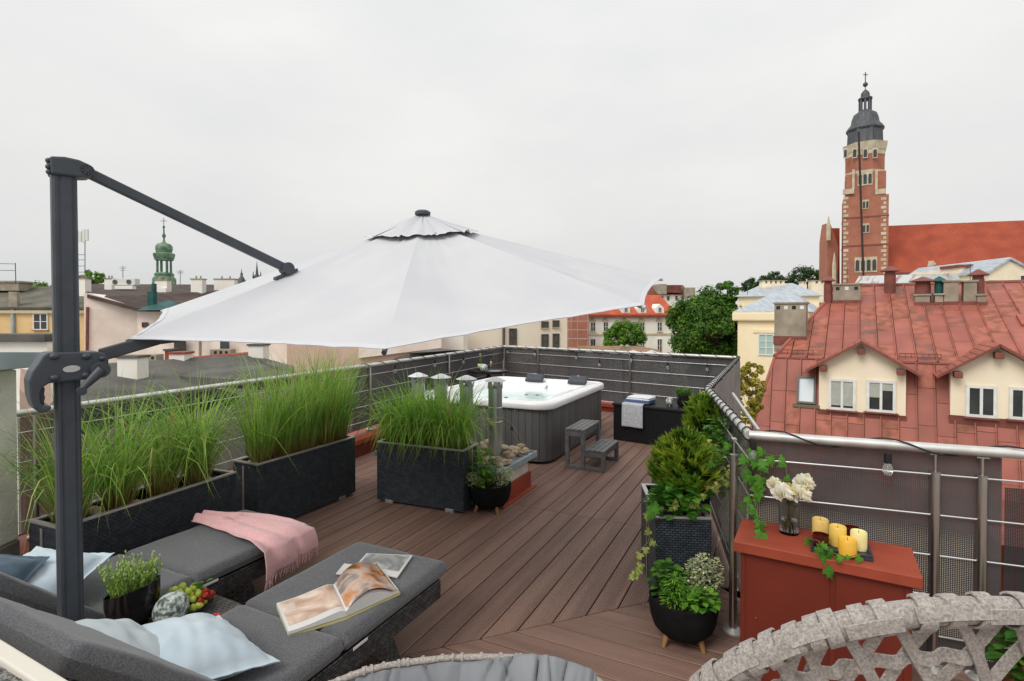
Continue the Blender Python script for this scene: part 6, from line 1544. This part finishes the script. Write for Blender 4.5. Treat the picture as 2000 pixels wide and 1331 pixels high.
for px in (1222, 1254, 1288):
    p = wp(px-8, 612, 0); w_ = (wp(px+8, 612)-p).dot(u); mb = MB().prism([p-v*.1, p+u*w_-v*.1, p+u*w_-v*.1+Z3*.75, p+u*w_*.5-v*.1+Z3*1.35, p-v*.1+Z3*.75], v*2.5); dm = mb.build('roof_dormer', M_wht, t)
    window(dm, p+u*w_*.28-v*.105+Z3*.1, u, Z3, w_*.44, .75, 2, 1, .06, None, None, .06)
# brick party wall with scaffold
t, a, b, u, v, z, wp, win = block('brick_house', 'red brick wall with scaffolding between pale buildings', 'house', 1112, 1150, 606, 70, 8, M_brick)
sc_ = thing('scaffold', 'thin steel scaffold in front of the red brick wall', 'scaffold', at(P(1125, 690, 66), -14))
for px in (1104, 1116, 1128, 1148): MB().tube([at(P(px, 690, 66), -14), P(px, 610, 66)], .05, 5).build('standard', M_steel, sc_)
for y in (628, 645, 662, 680): MB().tube([P(1102, y, 66), P(1150, y, 66)], .04, 5).build('ledger', M_steel, sc_)
for y in (664,): MB().obox(P(1102, y, 66.1), (X(1150, 66)-X(1102, 66), 0, 0), (0, 1, 0), (0, 0, .12)).build('platform', M_ston, sc_)
# cream building behind the tub
t, a, b, u, v, z, wp, win = block('beige_building', 'plain beige building with small windows behind the hot tub', 'building', 862, 1108, 592, 44, 14, M_bei, 4)
for x0, x1, y0, y1 in ((994, 1009, 642, 675), (1057, 1071, 628, 641), (1079, 1092, 626, 640), (1057, 1071, 653, 682), (1079, 1092, 652, 682)): win(x0, x1, y0, y1, 1, 2, mat('brown_window', C(92, 84, 74), rough=.6), mat('curtained_pane', C(104, 104, 96), C(64, 66, 62), rough=.2, scale=3, stretch=(6, 1, 1)), M_ston, .06)
MB().tube([wp(984, 700, .1), wp(984, 600, .1)], .12, 8).build('downpipe', mat('brown_pipe', C(90, 80, 72), rough=.6), t)
MB().obox(a-u*.3-v*.4, (b-a)+u*.6, v*.4, Z3*.4).build('cornice', M_bei, t)
# pinkish sheds and low roofs beyond the left railing
t, a, b, u, v, z, wp, win = block('pink_house', 'long pinkish rendered wall under the parasol edge', 'house', 560, 862, 628, 34, 10, mat('pinkish_render', C(214, 184, 166), C(200, 170, 152), rough=.95, scale=.5), 2)
MB().prism([wp(862, 680, .3), wp(700, 700, .3), wp(700, 632, .3), wp(862, 640, .3)], v*.2).build('render_patch', M_pinkw, t)
lab(MB().prism([G(770, 700, -.2), G(925, 700, -.2), G(960, 688, -.2), P(900, 684, 26), P(850, 681, 27), P(800, 690, 24)], (0, 0, -13)).build('flat_roof', M_tar), 'low dark flat roof just beyond the left railing', 'roof')
t, a, b, u, v, z, wp, win = block('white_house', 'white gabled house wall beyond the beige building', 'house', 862, 905, 640, 40, 4, M_wht)

# ---------------------------------------------------------------- left side of the town
t, a, b, u, v, z, wp, win = block('ochre_house', 'ochre house with weathered grey roof left of the parasol post', 'house', -160, 172, 601, 46, 10, M_ochre)
pitched(t, a, b, v, 10, z, 1.9, mat('mossy_tar_roof', C(118, 114, 102), C(90, 88, 78), rough=.95, scale=.6, detail=6), .3)
MB().obox(a-v*.25-Z3*.5, b-a, v*.25, Z3*.25).build('cornice', M_ston, t)
win(66, 95, 612, 645, 2, 2, sill=M_rtrim); win(-40, -12, 612, 645, 2, 2)
MB().tube([wp(25, 600, .1), wp(26, 660, .1)], .14, 8).build('downpipe', M_zinc, t); MB().obox(wp(17, 600, .25), u*.7, v*.3, Z3*1.3).build('rain_head', M_chgrey, t)
t = thing('chimney_stack', 'flat topped cement chimney on the ochre house roof', 'chimney', P(-20, 562, 49))
MB().obox(P(-30, 568, 49), (X(36, 49)-X(-30, 49), 0, 0), (0, 1.4, 0), (0, 0, .9)).build('stack', M_chgrey, t); MB().obox(P(-32, 552, 48.9), (X(39, 49)-X(-32, 49), 0, 0), (0, 1.6, 0), (0, 0, .12)).build('cap_slab', M_chgrey, t)
an = thing('tv_aerial', 'thin television aerial on the ochre house chimney', 'aerial', P(30, 556, 48.5))
MB().tube([P(31, 556, 48.5), P(30, 514, 48.5)], .035, 5).build('mast', M_lead, an)
for y in (516, 529): MB().tube([P(-15, y-1, 48.5), P(31, y, 48.5)], .025, 4).build('boom', M_lead, an)
t, a, b, u, v, z, wp, win = block('white_shed', 'low white wall with grey roof edge below the ochre house', 'shed', -120, 92, 668, 30, 2, M_wht)
MB().obox(a-v*.3-u*.1, (b-a)+u*.2, v*2.2, Z3*.42).build('roof_edge', M_tar, t)
t, a, b, u, v, z, wp, win = block('gabled_house', 'house with peeling pale pink gable and dark brown roof', 'house', 164, 268, 604, 37, 6, M_pinkw, 1.0)
MB().prism([wp(164, 574, -.01), wp(172, 573, -.01), wp(268, 600, -.01), wp(268, 607, -.01), wp(164, 607, -.01)], v*5.9).build('gable', M_pinkw, t)
MB().tube([wp(170, 690, .06), wp(171, 600, .06)], .09, 6).build('downpipe', M_rtrim, t)
br = [P(168, 572, 37.2), P(262, 600, 37.2), P(470, 610, 38), P(560, 560, 50), P(440, 556, 50), P(180, 554, 50)]
MB().prism([P(170, 575, 37), P(270, 602, 37), P(560, 602, 37.5), P(560, 557, 52), P(175, 555, 52)], (0, 0, -.25)).build('roof', M_brownroof, t)
tb = [at(P(268, 604, 37.6), 0), at(P(560, 604, 38), 0)]
MB().obox(at(tb[0], -14), tb[1]-tb[0], (0, 13, 0), (0, 0, Zp(608, 38)+14)).build('rear_wing', M_pinkw, t)
for x0, x1 in ((278, 290),): window(t, P(x0, 640, 37.58), V(1, 0, 0), Z3, .42, .36, 1, 1, .04, M_rtrim)
for x0, x1, y0 in ((340, 362, 662), (430, 447, 664)): MB().obox(P(x0, 700, 37.3), (X(x1, 37.3)-X(x0, 37.3), 0, 0), (0, .1, 0), (0, 0, Zp(y0, 37.3)-Zp(700, 37.3))).build('dark_door', M_pane, t)
MB().tube([P(391, 700, 37.3), P(391, 650, 37.3)], .09, 6).build('downpipe', M_chgrey, t)
tk = thing('teal_dormer', 'teal painted roof hood with flue on the brown roof', 'dormer', P(292, 614, 36.5))
q0 = [P(266, 607, 36), P(322, 606, 36), P(318, 598, 37), P(304, 595, 38), P(282, 600, 37.5)]; MB().prism(q0, (0, 1.4, .35)).build('hood', M_teal, tk, bevel=.03)
MB().obox(P(288, 600, 38), (.42, 0, 0), (0, .4, 0), (0, 0, 1.1)).build('flue', M_teal, tk); MB().obox(P(296, 590, 38.1), (.18, 0, 0), (0, .3, 0), (0, 0, 1.3)).build('flue', M_teal, tk)
for x0, x1, y0, y1, D, lb in ((302, 326, 548, 566, 44, 'white T shaped chimney on the brown roof'), (373, 395, 546, 600, 44, 'tall white chimney behind the parasol edge'), (418, 458, 546, 565, 47, 'wide white chimney right of the others'), (204, 218, 545, 561, 47, 'small white chimney beside the air conditioner'), (150, 166, 545, 563, 40, 'white box chimney beside the post')):
    p = P(x0, y1, D); wd = X(x1, D)-X(x0, D); t = thing('chimney_stack', lb, 'chimney', p, 'white chimneys on the brown roof')
    h = Zp(y0, D)-Zp(y1, D); MB().obox(p-Z3*.6, (wd, 0, 0), (0, .6, 0), (0, 0, h+.6)).build('stack', M_wht, t); MB().obox(p+V(-.06, -.06, h), (wd+.12, 0, 0), (0, .72, 0), (0, 0, .07)).build('cap_slab', M_chgrey, t)
    if x0 == 302: MB().obox(P(309, 585, 43.6), (X(324, 43.6)-X(309, 43.6), 0, 0), (0, .4, 0), (0, 0, .9)).build('lower_shaft', M_wht, t)
    for k in range(2): MB().tube([p+V(wd*(.3+.4*k), .3, h), p+V(wd*(.3+.4*k), .3, h+.3)], .06, 6).build('flue_pot', M_chgrey, t)
ac = thing('air_conditioner', 'long white twin fan air conditioner on the brown roof ridge', 'air conditioner', P(240, 558, 46))
MB().obox(P(218, 557, 46), (X(264, 46)-X(218, 46), 0, 0), (0, .6, 0), (0, 0, .55)).build('casing', M_acw, ac, bevel=.02)
MB().obox(P(224, 565, 45.8), (X(258, 46)-X(224, 46), 0, 0), (0, .5, 0), (0, 0, .3)).build('plinth', M_wht, ac)
for px in (224, 251): c = P(px, 551, 45.95); MB().tube([c, c+V(0, .06, 0)], .2, 16).build('fan', M_lead, ac)
ms = thing('telecom_mast', 'lattice telecom mast with pale antenna panels behind the post', 'mast', P(156, 560, 42))
for px in (152, 166): MB().tube([P(px, 565, 42), P(px, 450, 42)], .03, 5).build('leg', M_lead, ms)
for y in (498, 508, 520, 532, 545): MB().tube([P(150, y, 42), P(166, y, 42)], .02, 4).build('rung', M_lead, ms)
for px, y0, y1 in ((153, 452, 472), (160, 448, 474), (166, 448, 470)): MB().obox(P(px, y1, 41.8), (.22, 0, 0), (0, .12, 0), (0, 0, (y1-y0)/F*42)).build('antenna_panel', M_acw, ms, bevel=.02)
# verdigris lantern tower
LDp = 92; lt = thing('copper_lantern', 'green copper onion lantern tower above the brown roof', 'church tower', P(321, 565, LDp))
lc = at(P(321, 560, LDp), 0); zq = lambda y: Zp(y, LDp); k_ = LDp/F
def ll(prof_, nm_, n=12, m=None): return MB().lathe([(r*k_, zq(y)) for r, y in prof_], lc, n).build(nm_, m or M_verd, lt, smooth=2)
ll([(20, 570), (20, 545), (16, 540), (17, 536), (14, 533)], 'base', 10)
ll([(17, 505), (18.5, 499), (18.5, 496), (13, 494), (14.5, 488), (14.5, 482), (11, 477), (5, 475), (2.2, 472), (1.6, 466), (3.6, 461), (1.4, 456), (1.2, 446), (2.6, 444), (.8, 441)], 'onion_dome')
ll([(16, 509), (16.5, 505), (14, 504)], 'entablature', 10)
for q in range(8):
    a_ = 2*math.pi*q/8+.15; e = V(math.cos(a_), math.sin(a_), 0)*12*k_; MB().tube([lc+e+Z3*zq(535), lc+e+Z3*zq(508)], .17, 6).build('column', M_verd, lt)
MB().tube([lc+Z3*zq(442), lc+Z3*zq(426)], .05, 5).tube([lc+V(-.5, 0, zq(432)), lc+V(.5, 0, zq(432))], .05, 5).build('cross', M_lead, lt)
for px, yt, yb, r, lb in ((472, 524, 556, 9, 'distant dark domed church lantern'), (502, 510, 550, 9, 'distant dark pinnacled church spire')):
    D = 190; c = at(P(px, yb, D), 0); k2 = D/F; t = thing('church_spire', lb, 'spire', P(px, yb, D)); zf = lambda y: Zp(y, D)
    if px == 472: MB().lathe([(r*k2, zf(yb+12)), (r*k2, zf(yb)), (r*k2*.9, zf(yb-6)), (r*k2*.5, zf(yb-13)), (r*k2*.25, zf(yb-16)), (r*k2*.28, zf(yb-21)), (r*k2*.1, zf(yb-24)), (.02, zf(yt))], c, 10).build('dome', M_lead, t, smooth=2)
    else:
        MB().lathe([(r*k2*.85, zf(yb+12)), (r*k2*.85, zf(yb-8)), (r*k2*.3, zf(yb-14)), (.03, zf(yt))], c, 8).build('spire', M_lead, t)
        for q in range(6): e = V(math.cos(q*1.05), math.sin(q*1.05), 0)*r*k2*.85; MB().lathe([(r*k2*.16, zf(yb-6)), (.02, zf(yb-20))], c+e, 5).build('pinnacle', M_lead, t)
for px, yb, yt, D, lb in ((240, 556, 520, 50, 'thin aerial behind the air conditioner'), (352, 556, 528, 52, 'thin aerial between the white chimneys'), (1655, 556, 520, 27, 'thin aerial on the left ridge chimney'), (1460, 585, 552, 58, 'thin aerial on the yellow house'), (1895, 552, 515, 27, 'thin aerial above the chimney cluster')):
    t = thing('tv_aerial', lb, 'aerial', P(px, yb, D)); MB().tube([P(px, yb, D)-Z3*.3, P(px, yt, D)], .022*D/40, 5).build('mast', M_lead, t)
    for q in range(3): y = yt+2+q*(yb-yt)*.09; MB().tube([P(px-7+q, y, D), P(px+7-q, y, D)], .012*D/40, 4).build('element', M_lead, t)
# low tar roofs right behind the left railing
def lowroof(label, pts, m=M_tar, th=.3):
    t = thing('low_roof', label, 'roof', at(pts[0], -14)); MB().prism(pts, (0, 0, -th)).build('roof_felt', m, t)
    MB().prism([at(p, -14) for p in pts], (0, 0, 14+min(p.z for p in pts)-th)).build('wall', M_wht, t); return t
lowroof('sloping grey felt roof behind the grasses on the left', [G(60, 830, -.9), G(540, 760, -1.1), P(545, 720, 21), P(480, 693, 24), P(310, 704, 23), P(170, 712, 20)])
lowroof('grey felt roof with red edge beyond the middle grasses', [P(352, 735, 20.2), P(560, 748, 18.5), P(575, 716, 22.5), P(486, 691, 25.2), P(355, 702, 24.5)])
lab(MB().tube([P(355, 702, 24.4), P(486, 691, 25.1)], .09, 6).build('roof_edge_strip', M_red), 'red metal edge strip on the grey felt roof', 'roof edge')
for x0, x1, y0, y1, D, lb, m_ in ((229, 268, 700, 728, 19, 'white square chimney on the grey felt roof', M_wht), (330, 360, 692, 722, 22, 'white block with red lid on the felt roof', M_wht), (485, 514, 676, 700, 24, 'white roof hatch box behind the grasses', M_wht), (322, 332, 686, 712, 22.5, 'short red vent box on the felt roof', M_red)):
    p = P(x0, y1, D); wd = X(x1, D)-X(x0, D); t = thing('roof_box', lb, 'chimney', p, 'boxes on the felt roof'); h = Zp(y0, D)-Zp(y1, D)
    MB().obox(p-Z3*.5, (wd, 0, 0), (0, .6, 0), (0, 0, h+.5)).build('stack', m_, t); MB().obox(p+V(-.05, -.05, h), (wd+.1, 0, 0), (0, .7, 0), (0, 0, .08)).build('cap_slab', M_red if x0 == 330 else M_tar, t)
for x0, x1, y0, D, lb in ((268, 305, 695, 23, 'row of grey vent holes left of the red box'), (410, 450, 684, 25, 'row of grey vent holes on the felt roof ridge')):
    p = P(x0, y0+10, D); wd = X(x1, D)-X(x0, D); t = thing('vent_block', lb, 'vent', p, 'vent blocks'); MB().obox(p, (wd, 0, 0), (0, .5, 0), (0, 0, .26)).build('block', M_chgrey, t)
    for k in range(3): MB().obox(p+V(wd*(.2+.27*k), -.012, .06), (.12, 0, 0), (0, .014, 0), (0, 0, .13)).build('hole', M_blk, t)
lab(MB().prism([P(38, 760, 8.6), P(70, 790, 7.6), P(98, 800, 7.4), P(98, 735, 9.6), P(40, 720, 9.8)], (0, 0, -12)).build('tiled_eave', mat('old_tile', C(170, 130, 110), C(140, 130, 120), rough=.9, scale=4, stretch=(1, 6, 1))), 'bit of old tiled roof behind the winch hook', 'roof')
# brown market roofs and parasols in the square
lab(MB().prism([P(1118, 688, 40), P(1290, 694, 40), P(1290, 684, 52), P(1245, 676, 58), P(1130, 676, 58)], (0, 0, -.4)).build('market_roof', mat('rusty_flat_roof', C(168, 134, 100), C(120, 92, 70), rough=.9, scale=.8, detail=6)), 'rusty flat market roof beyond the back railing', 'roof')
for px, lb in ((1150, 'left white market parasol tip over the back railing'), (1198, 'second white market parasol tip over the back railing'), (1237, 'third white market parasol tip over the back railing'), (1273, 'right white market parasol tip over the back railing')):
    c = P(px, 684, 33); t = thing('market_parasol', lb, 'parasol', at(c, -3), 'white parasols in the square'); MB().lathe([(.001, 0), (.08, -.02), (1.1, -.42), (1.08, -.46), (.05, -.06)], c, 8).build('canopy', M_canvas, t); MB().tube([at(c, -14), c-Z3*.03], .04, 6).build('pole', M_steel, t)
for px in (1217, 1228): c = P(px, 680, 38); lab(MB().tube([c, c+V(0, .6, .05)], .17, 10).build('vent_pipe', M_chgrey), 'short round vent pipe, %s of the pair beyond the back railing' % ('left' if px == 1217 else 'right'), 'vent')

# ---------------------------------------------------------------- trees
M_bark = mat('bark', C(84, 70, 58), C(60, 50, 42), rough=.95, scale=4)
def tree(label, c, rx, rz, n, leafs, cols, seed, ground=-14, clumps=70, name='broadleaf_tree', flat=.0):
    random.seed(seed); c = Vector(c); t = thing(name, label, 'tree', at(c, ground))
    m1_ = leafmat('leaf_a_%d' % seed, cols[0], cols[1], scale=1.2, trans=.35)
    tr_m = MB(); tr_m.tube([at(c, ground), at(c, (ground+c.z)/2)+V(.1, 0, 0), c-Z3*rz*.3], [rx*.075, rx*.06, rx*.04], 8)
    lf = MB(); cl = []
    for k in range(clumps):
        while True:
            d = V(random.uniform(-1, 1), random.uniform(-1, 1), random.uniform(-1, 1))
            if .25 < d.length < 1: break
        d = d.normalized()*(d.length**.5)
        wv = 1+.35*noise.noise(d*1.3+V(seed, 0, 0)); p = c+V(d.x*rx*wv*.88, d.y*rx*wv*.88, d.z*rz*wv*.88); cl.append((p, rx*random.uniform(.16, .30)))
    for k in range(0, clumps, 3): tr_m.tube([c-Z3*rz*.45, (c-Z3*rz*.4)*.5+cl[k][0]*.5+V(0, 0, -.1*rz), cl[k][0]], [rx*.03, rx*.018, rx*.006], 5, cap=False)
    tr_m.build('trunk', M_bark, t)
    per = n//clumps
    for p, r in cl:
        for q in range(per):
            e = V(random.gauss(0, 1), random.gauss(0, 1), random.gauss(0, .75)).normalized()*r*(random.random()**.35)
            nrm = (e.normalized()+V(random.uniform(-.6, .6), random.uniform(-.6, .6), random.uniform(0, .9))).normalized(); a_ = nrm.orthogonal().normalized(); a_ = a_*math.cos(q)+nrm.cross(a_)*math.sin(q); b_ = nrm.cross(a_); s = leafs*random.uniform(.6, 1.3); w_ = p+e
            lf.add([w_-a_*s*.5, w_-b_*s*.28+a_*s*.05, w_+a_*s*.55-nrm*s*.12, w_+b_*s*.28+a_*s*.05], [(0, 1, 2, 3)])
    lf.build('crown', m1_, t, kind='stuff')
G1 = (C(96, 140, 48), C(44, 86, 26)); G2 = (C(110, 158, 54), C(56, 104, 30)); G3 = (C(70, 104, 48), C(36, 62, 28))
tree('big dark green tree between white building and yellow house', P(1380, 648, 60), 4.3, 5.0, 26000, .36, G1, 3, clumps=150)
tree('upper right bough of the big dark green tree', P(1420, 575, 61), 1.6, 1.6, 3200, .3, G1, 4, clumps=28)
tree('small bright tree in front of the white building', P(1217, 656, 62), 2.5, 1.9, 7000, .3, G2, 5, clumps=60)
tree('dark distant tree right of the yellow house chimneys', P(1575, 545, 130), 4.4, 3.0, 4200, .55, G3, 6, clumps=50)
tree('dark distant tree behind the cream chimneys', P(1510, 551, 135), 4.0, 2.2, 3000, .55, G3, 7, clumps=40)
tree('dark distant tree next to the big tree', P(1470, 560, 120), 2.6, 2.0, 2600, .5, G3, 8, clumps=36)
tree('bright tree top behind the telecom mast', P(182, 545, 70), 1.7, 1.1, 1800, .3, G2, 9, clumps=26)
tree('low tree top behind the ochre roof', P(76, 562, 80), 2.0, .9, 1500, .3, G2, 10, clumps=24)
tree('yellow green shrub between cloth screen and red roof', P(1466, 770, 13.5), .36, .95, 5200, .08, (C(186, 176, 70), C(132, 130, 46)), 11, ground=-3.0, clumps=60, name='shrub')
